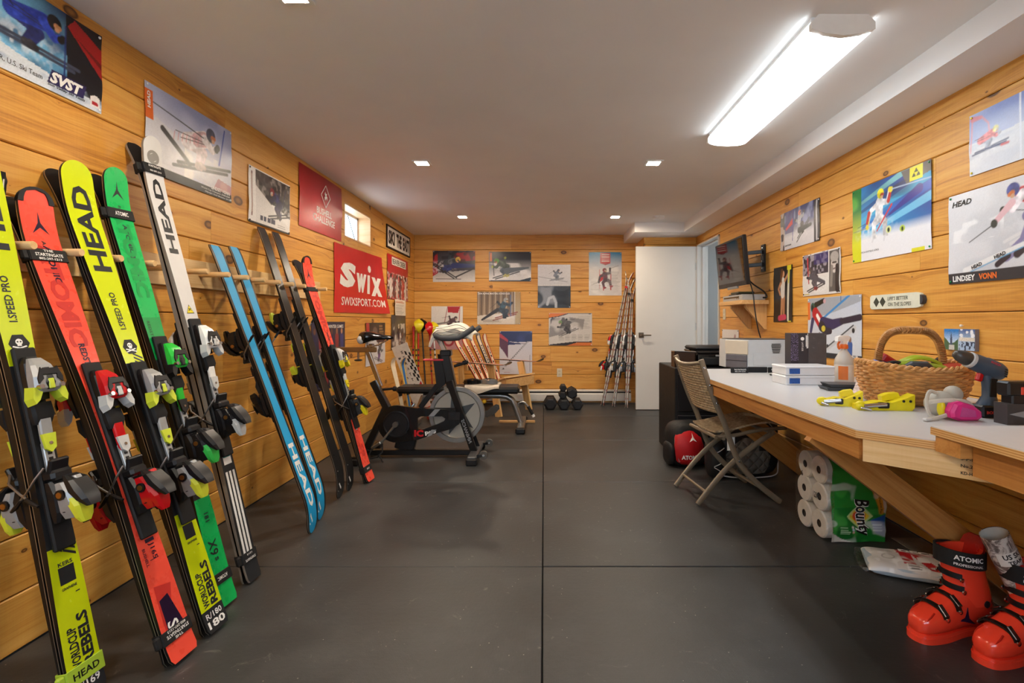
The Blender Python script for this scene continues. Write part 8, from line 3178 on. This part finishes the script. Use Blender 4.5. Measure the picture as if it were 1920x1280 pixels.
# ------------------------------------------------------------------ paper towel pack
pk = thing('paper_towel_pack', 'wrapped pack of six paper towel rolls in green printed film under the bench', 'paper towels', T(1.545, 2.64, 0, 0.03))
RR, LXX = 0.070, 0.28
ROLLM = M('paper_roll', '#D9D2C6', 0.85, bump=0.3)
cen = [(-0.070, RR), (0.070, RR), (-0.070, RR + 0.137), (0.070, RR + 0.137), (-0.066, RR + 0.272), (0.060, RR + 0.268)]
for (y, z) in cen:
    mb = MB()
    mb.lathe([(0.020, 0.02), (0.020, 0.0), (RR - 0.006, 0.0), (RR, 0.006), (RR, LXX - 0.006), (RR - 0.006, LXX), (0.020, LXX), (0.020, LXX - 0.02)], 28, 0, Matrix.Translation((-LXX / 2, y, z)) @ rotm(0, PI / 2, 0), caps=False)
    ro = mb.build('roll', ROLLM, pk, smooth=40)
    mb = MB()
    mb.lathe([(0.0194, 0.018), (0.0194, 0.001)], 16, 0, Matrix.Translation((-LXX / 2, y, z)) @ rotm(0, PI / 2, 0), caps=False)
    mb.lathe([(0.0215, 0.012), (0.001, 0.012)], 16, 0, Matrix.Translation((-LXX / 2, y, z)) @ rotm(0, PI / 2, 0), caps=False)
    mb.build('core', M('roll_hole_shade', '#2E241C', 0.9), ro)  # dark tube and disc stand in for shade down the roll's hole
# printed film over front and top
ZT = RR * 2 + 0.272 + 0.012
def film(u, v):
    """u along the rolls, v from the bottom front up and over the top"""
    q = v * 1.30
    if q < 1.0:
        z = 0.004 + q * (ZT - 0.075)
        y = -0.143 - 0.004 + 0.010 * (abs(math.cos(q * 3 * PI)) - 0.5) * 0.8
    else:
        a = (q - 1.0) / 0.30 * PI / 2
        z = ZT - 0.071 + 0.085 * math.sin(a)
        y = -0.145 + 0.15 * (1 - math.cos(a))
    x = -LXX / 2 + 0.02 + (LXX - 0.005) * u
    x += 0.006 * math.sin(9 * v + 4 * u)
    return (x, y + 0.004 * math.sin(11 * u + 7 * v), z)


A = Art(0.285, 0.50, '#1E8A2E', 0.0042)
a_ = A.a
A.grad('#17702A', '#2FA03A', 60)
A.blot('#126022', 6, 0.5, 0.8, 0.6, 4)
A.blot('#4FB84E', 9, 0.62, 0.8, 0.5, 7)
A.put(A.pmask([(0.30, 0.42), (0.16, 0.28), (0.30, 0.13), (0.44, 0.28)]), '#BFD48A')
A.put(A.pmask([(0.30, 0.39), (0.19, 0.28), (0.30, 0.16), (0.41, 0.28)]), '#E2C832')
A.ell(0.30, 0.28, 0.07, 0.06, '#D8542A')
A.limb([(0.36, 0.72), (0.45, 0.60), (0.50, 0.46), (0.52, 0.33)], [0.040, 0.048, 0.048, 0.030], '#E0A030')
A.limb([(0.36, 0.72), (0.44, 0.61), (0.485, 0.47)], [0.015, 0.015, 0.012], '#F0C24A')
A.put(A.pmask([(0.42, 0.24), (0.57, 0.30), (0.57, 0.06), (0.46, 0.10)]), '#1E56A8')
A.put(A.pmask([(0.50, 0.75), (0.57, 0.72), (0.57, 0.30), (0.54, 0.33)]), '#D5CFC4')
A.put(A.pmask([(0.0, 0.10), (0.0, 0.0), (0.22, 0.0), (0.10, 0.03)]), '#D5CFC4')
for k in range(3):
    A.ell(0.215, 0.165 - 0.026 * k, 0.013, 0.013, ['#E6D6D6', '#C8D0E6', '#E8B0A8'][k])
A.lines(0.08, 0.08, 0.185, 0.17, 4, '#BFE0B8', 0.7, 3)
A.lines(0.44, 0.12, 0.55, 0.20, 3, '#D6E2F2', 0.8, 6)
A.blot('#E8EDE6', 10, 0.72, 0.82, 0.5, 12)
nx, ny = A.nx, A.ny
mb = MB()
vs = [film(i / nx, j / ny) for j in range(ny + 1) for i in range(nx + 1)]
fs = [(j * (nx + 1) + i, j * (nx + 1) + i + 1, (j + 1) * (nx + 1) + i + 1, (j + 1) * (nx + 1) + i) for j in range(ny) for i in range(nx)]
mb.add(vs, fs)
flm = mb.build('printed_film', PRINT, pk, smooth=80)
ca_ = flm.data.color_attributes.new('print', 'FLOAT_COLOR', 'POINT')
c4 = np.ones((len(vs), 4))
c4[:, :3] = A.C.reshape(-1, 3)
ca_.data.foreach_set('color', c4.ravel())


def on_film(x, y):
    """x,y in Art units"""
    p_ = film(x / A.a, y)
    return (p_[0], p_[1] - 0.0035, p_[2])


for (off, m_, bold) in ((0.0, INK_W, 0.075), (-0.0012, INK, 0.025)):
    mb = MB()
    put_text(mb, 'Bounty', lambda x, y: (lambda p_: (p_[0], p_[1] + off, p_[2]))(on_film(0.205 + y + 0.10 * x, 0.47 - x)), 0, 0, 0.40, 0.17, 0, bold, 0.1)
    mb.build('lettering', m_, flm, smooth=0)
mb = MB()
put_text(mb, '6=15', lambda x, y: on_film(0.425 + y + 0.35 * x, 0.63 - x), 0, 0, 0.13, 0.042, 0, 0.03)
put_text(mb, 'Doubles Plus', lambda x, y: on_film(0.478 + y + 0.12 * x, 0.485 - x), 0, 0, 0.17, 0.024, 0, 0.01)
mb.build('lettering', INK, flm, smooth=0)
CLEAR = bpy.data.materials.new('clear_film')
CLEAR.use_nodes = True
t = NT(CLEAR)
co = t.n('TexCoord').outputs['Object']
nz = t.n('TexNoise', {'Vector': co, 'Scale': 22.0, 'Detail': 3.0, 'Distortion': 1.5})
gl = t.n('BsdfGlossy', {'Roughness': 0.12, 'Normal': t.n('Bump', {'Height': nz.outputs['Fac'], 'Strength': 0.7, 'Distance': 0.02}).outputs[0]}).outputs[0]
tr = t.n('BsdfTransparent', {0: (0.97, 0.97, 0.97, 1)}).outputs[0]
t.out(t.n('MixShader', {0: 0.13, 1: tr, 2: gl}).outputs[0])
mb = MB()
rs = []
for (x, k) in ((-LXX / 2 - 0.012, 0.80), (-LXX / 2 - 0.006, 0.97), (-LXX / 2 + 0.03, 1.0)):
    rs.append([(x, y * k, 0.205 + (z - 0.205) * k) for y, z in ((-0.150, 0.003), (0.147, 0.003), (0.150, 0.20), (0.140, 0.39), (0.09, 0.425), (-0.09, 0.432), (-0.146, 0.39), (-0.152, 0.20))])
mb.rings(rs[::-1], caps=False)
mb.add(rs[0], [list(range(8))])
mb.build('clear_wrap', CLEAR, pk, smooth=60)
mb = MB()
put_text(mb, '6', lambda x, y: (-LXX / 2 - 0.008, -x, y), -0.085, 0.27, 0.02, 0.03, 0, 0.02)
put_text(mb, '1234', lambda x, y: (-LXX / 2 - 0.008, -x, y), 0.03, 0.195, 0.05, 0.03, 0, 0.02)
mb.build('lettering', INK, pk, smooth=0)

# ------------------------------------------------------------------ flat plastic-bagged package
pg_ = thing('plastic_package', 'flat clear plastic package with red and white print on the floor', 'package', T(1.64, 2.19, 0, -0.42))
mb = MB()
blob(mb, (0, 0, 0.028), (0.205, 0.105, 0.028), (0.22, 0.55), 0.02, 5, n=40)
mb.build('contents', M('package_blue', '#A9BAC6', 0.4), pg_, smooth=60)
A = Art(0.40, 0.205, '#D6D4D2', 0.004)
A.box(0.62, 0.74, 1.62, 0.92, '#B8202A').box(0.66, 0.20, 0.86, 0.74, '#B8202A').poly([(0.86, 0.72), (1.02, 0.72), (1.30, 0.10), (1.08, 0.10)], '#B8202A')
A.poly([(1.3, 0.72), (1.5, 0.72), (1.85, 0.2), (1.6, 0.16)], '#B8202A')
A.box(0.95, 0.40, 1.15, 0.60, '#E8E6E4')
A.box(0.70, 0.05, 0.98, 0.22, '#EFEFEF').lines(0.72, 0.06, 0.96, 0.21, 5, '#3A3A3A', 0.8, 2)
A.ell(0.42, 0.45, 0.12, 0.10, '#8E8C88').ell(0.42, 0.45, 0.10, 0.08, '#D2D0CC')
A.lines(0.15, 0.66, 0.55, 0.82, 3, '#8E8C8A', 0.5, 5)
A.blot('#F4F4F4', 10, 0.62, 0.8, 0.7, 6)
nx, ny = A.nx, A.ny
mb = MB()
vs = []
for j in range(ny + 1):
    for i in range(nx + 1):
        u, v = i / nx * 2 - 1, j / ny * 2 - 1
        e = max(0.0, 1 - abs(u) ** 5) * max(0.0, 1 - abs(v) ** 5)
        vs.append((0.205 * u, 0.108 * v, 0.026 + 0.034 * e ** 0.4 + 0.0022 * math.sin(9 * u + 5 * v)))
mb.add(vs, [(j * (nx + 1) + i, j * (nx + 1) + i + 1, (j + 1) * (nx + 1) + i + 1, (j + 1) * (nx + 1) + i) for j in range(ny) for i in range(nx)])
tp = mb.build('printed_face', PRINT, pg_, smooth=80)
ca_ = tp.data.color_attributes.new('print', 'FLOAT_COLOR', 'POINT')
c4 = np.ones((len(vs), 4))
c4[:, :3] = A.C.reshape(-1, 3)
ca_.data.foreach_set('color', c4.ravel())
mb = MB()
put_text(mb, 'DECK', lambda x, y: (x, y, 0.0635), -0.065, 0.054, 0.16, 0.028, 0, 0.05)
mb.build('lettering', INK_W, tp, smooth=0)
mb = MB()
blob(mb, (-0.205, 0, 0.022), (0.035, 0.108, 0.018), (0.5, 0.6), 0.12, 9)
mb.build('bag_end', CLEAR, pg_, smooth=60)

# ------------------------------------------------------------------ ski boots
BOOTR = M('boot_red', '#F2462F', 0.16, coat=0.5, var=0.02)
BOOTD = M('boot_red_dark', '#B5241A', 0.25)
BUCK = M('buckle_dark', '#2C2524', 0.3, metal=0.5)


def loop_pts(cx, cz, hw, hh, x, n=20, p=2.6, zmin=None):
    out = []
    for j in range(n):
        a = 2 * PI * j / n
        c, s_ = math.cos(a), math.sin(a)
        y = math.copysign(abs(c) ** (2 / p), c) * hw
        z = cz + math.copysign(abs(s_) ** (2 / p), s_) * hh
        out.append((x, y, z if zmin is None else max(z, zmin)))
    return out


def boot(mx, label, tube=False):
    b = thing('ski_boot', label, 'ski boot', mx, 'red ski boots by the wall')
    # sole with toe and heel lugs
    mb = MB()
    sole = [(-0.155, -0.030), (-0.160, 0.0), (-0.155, 0.030), (-0.10, 0.036), (-0.02, 0.034), (0.07, 0.046), (0.13, 0.045), (0.165, 0.033), (0.178, 0.0), (0.165, -0.033), (0.13, -0.045), (0.07, -0.046), (-0.02, -0.034), (-0.10, -0.036)]
    sole = [p_[:2] for p_ in curve3([(*q_, 0) for q_ in sole + sole[:1]], 3)[:-1]]
    mb.prism(sole, 0.020, 0, h0=0.0)
    mb.prism([(x * 0.97, y * 0.97) for x, y in sole], 0.010, 0, h0=0.020)
    mb.build('sole', BOOTR, b, smooth=35)
    # lower shell
    mb = MB()
    st = [(-0.150, 0.022, 0.070, 0.038), (-0.142, 0.034, 0.078, 0.052), (-0.115, 0.042, 0.088, 0.064), (-0.06, 0.045, 0.098, 0.075), (-0.01, 0.047, 0.096, 0.073), (0.03, 0.050, 0.084, 0.060), (0.07, 0.052, 0.072, 0.048), (0.11, 0.051, 0.064, 0.040), (0.14, 0.044, 0.058, 0.034), (0.160, 0.033, 0.053, 0.027), (0.170, 0.018, 0.048, 0.018)]
    mb.rings([loop_pts(0, cz, hw, hh, x, 22, 2.7, 0.024) for x, hw, cz, hh in st][::-1])
    mb.build('lower_shell', BOOTR, b, smooth=60)
    # cuff, leaning forward
    mb = MB()
    rs = []
    for (z, cx, hx, hy) in ((0.105, -0.075, 0.078, 0.050), (0.13, -0.070, 0.082, 0.053), (0.17, -0.060, 0.078, 0.054), (0.21, -0.048, 0.077, 0.056), (0.25, -0.036, 0.078, 0.058), (0.275, -0.030, 0.079, 0.059), (0.292, -0.028, 0.078, 0.058)):
        rs.append([(cx + hx * math.cos(a), hy * math.sin(a), z + (0.020 * math.cos(a) if z > 0.2 else 0.0) * 0.6 + (0.02 * max(0, -math.cos(a)) if z > 0.28 else 0)) for a in np.linspace(0, 2 * PI, 24, endpoint=False)])
    inner = []
    for (z, cx, hx, hy) in ((0.292, -0.028, 0.068, 0.048), (0.24, -0.038, 0.064, 0.044), (0.18, -0.05, 0.055, 0.038)):
        inner.append([(cx + hx * math.cos(a), hy * math.sin(a), z + (0.012 * math.cos(a) if z > 0.2 else 0) + (0.02 * max(0, -math.cos(a)) if z > 0.28 else 0)) for a in np.linspace(0, 2 * PI, 24, endpoint=False)])
    mb.rings(rs + inner, 0, False)
    mb.add(inner[-1], [list(range(24))])
    cf = mb.build('cuff', BOOTR, b, smooth=60)
    mb = MB()
    # raised tongue at the back of the opening
    mb.rings([[(-0.090 + dx, y * k, z) for y in (-0.042, -0.02, 0.02, 0.042)] + [(-0.082 + dx, y * k, z) for y in (0.042, 0.02, -0.02, -0.042)] for (z, k, dx) in ((0.26, 1.0, 0.0), (0.30, 0.95, -0.004), (0.325, 0.75, -0.010), (0.338, 0.4, -0.014))])
    mb.build('liner_spoiler', BOOTD, cf, smooth=50)
    mb = MB()
    for (hx0, dz) in ((0.080, 0.0),):
        ro = [[(-0.031 + (hx0 + e) * math.cos(a), (0.0595 + e) * math.sin(a), z + 0.012 * math.cos(a)) for a in np.linspace(0, 2 * PI, 28, endpoint=False)] for (z, e) in ((0.243, 0.001), (0.243, 0.007), (0.299, 0.007), (0.299, 0.001))]
        mb.rings(ro, 0, False, True)
    ps = mb.build('power_strap', STRAP, b, smooth=40)
    for sg in (-1, 1):
        mb = MB()

        def on_strap(x, y, sg=sg):
            a = sg * PI / 2 + x / 0.072
            return (-0.031 + 0.0885 * math.cos(a), 0.068 * math.sin(a), 0.266 + y + 0.012 * math.cos(a))
        put_text(mb, 'ATOMIC', on_strap, -0.072, 0.004, 0.085, 0.017, 0, 0.03)
        put_text(mb, 'PROFESSIONAL', on_strap, -0.072, -0.014, 0.085, 0.009, 0, 0.02)
        mb.build('lettering', INK_W, ps, smooth=0)
    # buckles: two on the shell, two on the cuff
    for (x, hw, cz, hh) in ((0.095, 0.0525, 0.067, 0.044), (0.040, 0.0520, 0.081, 0.059)):
        mb = MB()
        arc = [(x + 0.012 * math.cos(a) * 0, math.copysign(abs(math.cos(a)) ** 0.75, math.cos(a)) * (hw + 0.004), cz + math.sin(a) ** 0.8 * (hh + 0.004)) for a in np.linspace(0.35, PI - 0.35, 14)]
        rs = []
        for p_ in arc:
            rs.append([(p_[0] - 0.011, p_[1], p_[2]), (p_[0] + 0.011, p_[1], p_[2]), (p_[0] + 0.010, p_[1] * 1.05, p_[2] + 0.004), (p_[0] - 0.010, p_[1] * 1.05, p_[2] + 0.004)])
        mb.rings(rs)
        bo = mb.build('buckle_band', BUCK, b, smooth=40)
        for sg in (-1, 1):
            mb = MB()
            a = arc[10 if sg < 0 else 3]
            nrm = Vector((0, a[1], a[2] - cz)).normalized()
            mb.box_m(basis(Vector(a) + nrm * 0.007, (1, 0, 0), nrm.cross(Vector((1, 0, 0))), nrm), (0.018, 0.040, 0.005), 0, 0.002)
            mb.build('buckle_lever', M('buckle_metal', '#6E6664', 0.25, metal=0.9), bo)
            mb = MB()
            a = arc[13 if sg < 0 else 0]
            nrm = Vector((0, a[1], 0)).normalized()
            mb.lathe([(0.008, 0), (0.008, 0.003), (0.003, 0.005)], 12, 0, basis(Vector(a) + nrm * 0.004, (1, 0, 0), nrm.cross(Vector((1, 0, 0))), nrm))
            mb.build('rivet', CHROME, bo)
    for (z, cx, hx, hy) in ((0.205, -0.050, 0.079, 0.0565), (0.160, -0.063, 0.080, 0.0545)):
        mb = MB()
        rs = []
        for a in np.linspace(-0.75, 0.75, 13):
            x, y = cx + (hx + 0.002) * math.cos(a), (hy + 0.002) * math.sin(a)
            n_ = Vector((math.cos(a), math.sin(a), 0)) * 0.004
            zz = z + 0.012 * math.cos(a)
            rs.append([(x, y, zz - 0.010), (x, y, zz + 0.010), (x + n_.x, y + n_.y, zz + 0.009), (x + n_.x, y + n_.y, zz - 0.009)])
        mb.rings(rs)
        bo = mb.build('cuff_buckle', BLACK, b, smooth=40)
        for sg in (-1, 1):
            mb = MB()
            a = sg * 0.72
            mb.lathe([(0.008, 0), (0.008, 0.004), (0.003, 0.006)], 12, 0, Matrix.Translation((cx + (hx + 0.005) * math.cos(a), (hy + 0.005) * math.sin(a), z)) @ rotm(PI / 2 * (-sg), 0, 0))
            mb.build('rivet', CHROME, bo)
    for sg in (-1, 1):
        mb = MB()
        P = [(-0.035, 0.050), (-0.005, 0.075), (0.0, 0.112), (0.012, 0.078), (0.052, 0.072), (0.016, 0.066)]
        mb.prism([(x - 0.005, z) for x, z in P], 0.002, 0, basis((0, sg * 0.0478, 0), (1, 0, 0), (0, 0, 1), (0, -1, 0)), h0=-0.001)
        mb.build('emblem', VIOLET, b, smooth=0)
        mb = MB()
        mb.lathe([(0.012, 0), (0.012, 0.003), (0.005, 0.005)], 14, 0, Matrix.Translation((-0.085, sg * 0.0515, 0.115)) @ rotm(PI / 2 * (-sg), 0, 0))
        mb.build('pivot', BLACK, b)
        mb = MB()
        mb.tube([(0.118, sg * 0.030, 0.098), (0.135, sg * 0.033, 0.088), (0.150, sg * 0.030, 0.074)], 0.003, 6)
        mb.build('toe_groove', BOOTD, b)
    return b


def boot_at(toe, heel, label):
    t_, h = Vector((*toe, 0)), Vector((*heel, 0))
    x = (t_ - h).normalized()
    o = h + x * 0.16
    return boot(basis((o.x, o.y, 0.0), x, Vector((0, 0, 1)).cross(x), (0, 0, 1)), label)


boot_at((1.265, 1.735), (1.605, 1.815), 'empty red ski boot standing by the red and white package')
b2 = boot_at((1.395, 1.615), (1.730, 1.690), 'red ski boot holding a marbled tube')
boot_at((1.475, 1.440), (1.810, 1.515), 'red ski boot with only its toe beside the tube boot')

# marbled poster tube in the second boot
MARB = bpy.data.materials.new('marbled_print')
MARB.use_nodes = True
t = NT(MARB)
co = t.n('TexCoord').outputs['Object']
nz = t.n('TexNoise', {'Vector': co, 'Scale': 16.0, 'Detail': 6.0, 'Roughness': 0.7, 'Distortion': 1.8}).outputs['Fac']
base = t.ramp(nz, [(0.38, lin('#2E2220')), (0.47, lin('#8C817C')), (0.54, lin('#DCD6D0')), (0.75, lin('#EAE6E2'))])
t.out(t.n('BsdfPrincipled', {'Base Color': base, 'Roughness': 0.35}).outputs[0])
ta, tb_ = Vector((1.500, 1.672, 0.395)), Vector((1.612, 1.664, 0.150))
zd = (ta - tb_).normalized()
xd = Vector((0, -1, 0))
xd = (xd - zd * xd.dot(zd)).normalized()
tbm = basis(tb_, xd, zd.cross(xd), zd)
tu = thing('marbled_tube', 'marble-patterned cardboard tube standing in a red ski boot', 'tube', tbm)
LT = (ta - tb_).length
mb = MB()
mb.lathe([(0.030, 0.0), (0.036, 0.05), (0.0405, LT - 0.002), (0.0405, LT), (0.0385, LT), (0.034, 0.05), (0.028, 0.012)], 32, 0, None, caps=False)
mb.build('tube', MARB, tu, smooth=50)
mb = MB()
mb.lathe([(0.0383, LT - 0.001), (0.0335, 0.052)], 32, 0, None, caps=False)
mb.lathe([(0.0335, 0.052), (0.001, 0.051)], 32, 0, None, caps=False)
mb.build('inside', M('tube_inside', '#D9D6CC', 0.6), tu, smooth=50)


def on_tube(x, y):
    r = 0.0375 + 0.003 * (y / LT) + 0.0012
    a = x / 0.040
    return (r * math.cos(a), r * math.sin(a), y)


mb = MB()
vs = [on_tube(-0.045 + 0.09 * i / 12, LT - 0.095 + 0.045 * j) for j in (0, 1) for i in range(13)]
mb.add(vs, [(i, i + 1, i + 14, i + 13) for i in range(12)])
mb.build('label_patch', PAPER, tu, smooth=60)
mb = MB()
put_text(mb, 'US SKI', lambda x, y: Vector(on_tube(x, y)) * 1.0 + Vector((0.0008, 0, 0)), -0.030, LT - 0.072, 0.058, 0.018, 0, 0.03)
put_text(mb, 'TEAM', lambda x, y: Vector(on_tube(x, y)) + Vector((0.0008, 0, 0)), -0.022, LT - 0.091, 0.046, 0.013, 0, 0.03)
put_text(mb, 'MASTERS', lambda x, y: Vector(on_tube(x, y)) + Vector((0.0008, 0, 0)), -0.030, LT - 0.150, 0.064, 0.016, 0, 0.03)
mb.build('lettering', INK, tu, smooth=0)
mb = MB()
vs = [Vector(on_tube(0.0 + 0.024 * math.cos(a), LT - 0.112 + 0.013 * math.sin(a))) + Vector((0.0004, 0, 0)) for a in np.linspace(0, 2 * PI, 18, endpoint=False)]
mb.add(vs, [list(range(18))])
mb.build('red_oval', INKR, tu, smooth=0)

# ------------------------------------------------------------------ bags under the bench
BAGK = M('bag_black', '#131315', 0.6, bump=0.5, bscale=60)
bp_ = thing('backpack', 'red and black backpack on the floor beside the folding chair', 'backpack', T(1.10, 3.86, 0, 0.15))
mb = MB()
blob(mb, (0, 0.02, 0.165), (0.155, 0.125, 0.172), (0.62, 0.55), 0.015, 3, flat=0.001)
mb.build('body', BAGK, bp_, smooth=70)
mb = MB()
rs = []
for (z, w_, y) in ((0.030, 0.060, -0.100), (0.06, 0.078, -0.118), (0.11, 0.085, -0.127), (0.17, 0.090, -0.128), (0.23, 0.088, -0.118), (0.275, 0.076, -0.095), (0.308, 0.056, -0.065), (0.327, 0.034, -0.03)):
    w_ *= 1.28
    rs.append([(x * w_ - 0.02, y + 0.034 * abs(x) ** 2 - 0.006 * (1 - x * x), z) for x in np.linspace(-1, 1, 9)] + [(x * w_ * 0.97 - 0.02, y + 0.06, z) for x in np.linspace(1, -1, 9)])
mb.rings(rs)
rp_ = mb.build('red_front', M('pack_red', '#C41A20', 0.5, bump=0.25, bscale=50), bp_, smooth=60)
mb = MB()
put_text(mb, 'ATOMIC', lambda x, y: (x, -0.1365 + 0.036 * ((x + 0.02) / 0.108) ** 2, y), -0.095, 0.075, 0.140, 0.032, 0, 0.04)
mb.build('lettering', INK_W, rp_, smooth=0)
mb = MB()
P = [(0, 1.0), (0.10, 0.15), (0.62, -0.75), (0.0, -0.35), (-0.62, -0.75), (-0.10, 0.15)]
mb.add([(-0.012 + 0.045 * a, -0.136 + 0.55 * max(0, 0.235 + 0.038 * b - 0.225), 0.235 + 0.038 * b) for a, b in P], [list(range(6))])
mb.build('emblem', INK_W, rp_, smooth=0)
for sg in (-1, 1):
    mb = MB()
    mb.tube(curve3([(sg * 0.05 - 0.02, -0.05, 0.325), (sg * 0.115 - 0.01, -0.072, 0.24), (sg * 0.125, -0.085, 0.14), (sg * 0.10, -0.095, 0.05)]), 0.004, 6)
    mb.build('piping', GREY, bp_)
mb = MB()
blob(mb, (-0.145, 0.0, 0.10), (0.03, 0.08, 0.085), (0.7, 0.6), 0.03, 5, flat=0.001)
mb.build('side_pocket', BAGK, bp_, smooth=70)
mb = MB()
blob(mb, (0.15, 0.0, 0.07), (0.03, 0.09, 0.07), (0.7, 0.6), 0.03, 6, flat=0.001)
mb.build('red_side', M('pack_red2', '#A8161C', 0.5), bp_, smooth=70)

# dark duffel and quilted grey bag
df = thing('duffel_bag', 'black duffel bag behind the folding chair under the bench', 'bag', T(1.60, 3.87, 0, 0.1))
mb = MB()
blob(mb, (0, 0, 0.24), (0.17, 0.14, 0.242), (0.6, 0.5), 0.035, 8, flat=0.001)
mb.build('body', BAGK, df, smooth=70)
mb = MB()
mb.tube(curve3([(-0.12, -0.12, 0.42), (-0.10, -0.17, 0.50), (0.0, -0.18, 0.52), (0.08, -0.16, 0.49), (0.11, -0.12, 0.42)]), 0.011, 8)
mb.build('handle', BLACK, df)
for k in range(3):
    mb = MB()
    mb.tube(curve3([(-0.13 + 0.08 * k, -0.185, 0.36), (-0.10 + 0.08 * k, -0.198, 0.32), (-0.08 + 0.08 * k, -0.196, 0.27)]), 0.004, 6)
    mb.build('drawcord', GREY, df)
qb = thing('quilted_bag', 'grey quilted boot bag with black sides under the bench', 'bag', T(1.42, 3.625, 0, 0.08))
mb = MB()
blob(mb, (0.02, 0.0, 0.165), (0.245, 0.105, 0.168), (0.62, 0.6), 0.012, 12, flat=0.001)
mb.build('body', BAGK, qb, smooth=70)
QUILT = bpy.data.materials.new('quilted_cloth')
QUILT.use_nodes = True
t = NT(QUILT)
co = t.n('TexCoord').outputs['Object']
sp = t.n('SeparateXYZ', {0: co})
d1 = t.math('ABSOLUTE', t.math('SINE', t.math('MULTIPLY', t.math('ADD', sp.outputs[0], sp.outputs[2]), 42.0)))
d2 = t.math('ABSOLUTE', t.math('SINE', t.math('MULTIPLY', t.math('SUBTRACT', sp.outputs[0], sp.outputs[2]), 42.0)))
q_ = t.math('POWER', t.math('MINIMUM', d1, d2), 0.4)
nz = t.n('TexNoise', {'Vector': co, 'Scale': 30.0, 'Detail': 4.0}).outputs['Fac']
base = t.mix(nz, (*lin('#5A554E'), 1), (*lin('#7E776D'), 1))
p = t.n('BsdfPrincipled', {'Base Color': base, 'Roughness': 0.8})
bpn = t.n('Bump', {'Height': q_, 'Strength': 0.8, 'Distance': 0.02})
t.t.links.new(bpn.outputs[0], p.inputs['Normal'])
t.out(p.outputs[0])
mb = MB()
rs = []
for (z, w_, y) in ((0.03, 0.15, -0.105), (0.08, 0.165, -0.124), (0.15, 0.165, -0.13), (0.22, 0.15, -0.120), (0.28, 0.12, -0.095), (0.315, 0.08, -0.06)):
    rs.append([(x * w_ + 0.01, y + 0.035 * abs(x) ** 3, z) for x in np.linspace(-1, 1, 9)] + [(x * w_ * 0.97 + 0.01, y + 0.06, z) for x in np.linspace(1, -1, 9)])
mb.rings(rs)
mb.build('quilted_panel', QUILT, qb, smooth=60)
mb = MB()
mb.tube(curve3([(-0.22, -0.06, 0.10), (-0.19, -0.09, 0.03), (-0.08, -0.115, 0.012), (0.10, -0.115, 0.010), (0.22, -0.08, 0.015), (0.26, -0.04, 0.06), (0.255, -0.03, 0.18)]), 0.0045, 6)
mb.build('piping', LGREY, qb)
mb = MB()
mb.box((0.10, -0.128, 0.215), (0.05, 0.006, 0.035), 0, rotm(-0.1, 0, 0), bev=0.003)
mb.build('label_patch', BLACK_M, qb)
nb = thing('net_bag', 'small black bag with white cord netting by the chair leg', 'bag', T(1.215, 3.56, 0, 0.0))
mb = MB()
blob(mb, (0, 0, 0.135), (0.065, 0.09, 0.137), (0.7, 0.6), 0.03, 22, flat=0.001)
mb.build('body', BAGK, nb, smooth=70)
for k in range(4):
    mb = MB()
    sg = 1 if k % 2 else -1
    mb.tube(curve3([(-0.035 * sg, -0.085, 0.05 + 0.045 * k), (0.0, -0.095, 0.07 + 0.045 * k), (0.035 * sg, -0.085, 0.09 + 0.045 * k)]), 0.003, 5)
    mb.build('cord', LGREY, nb)
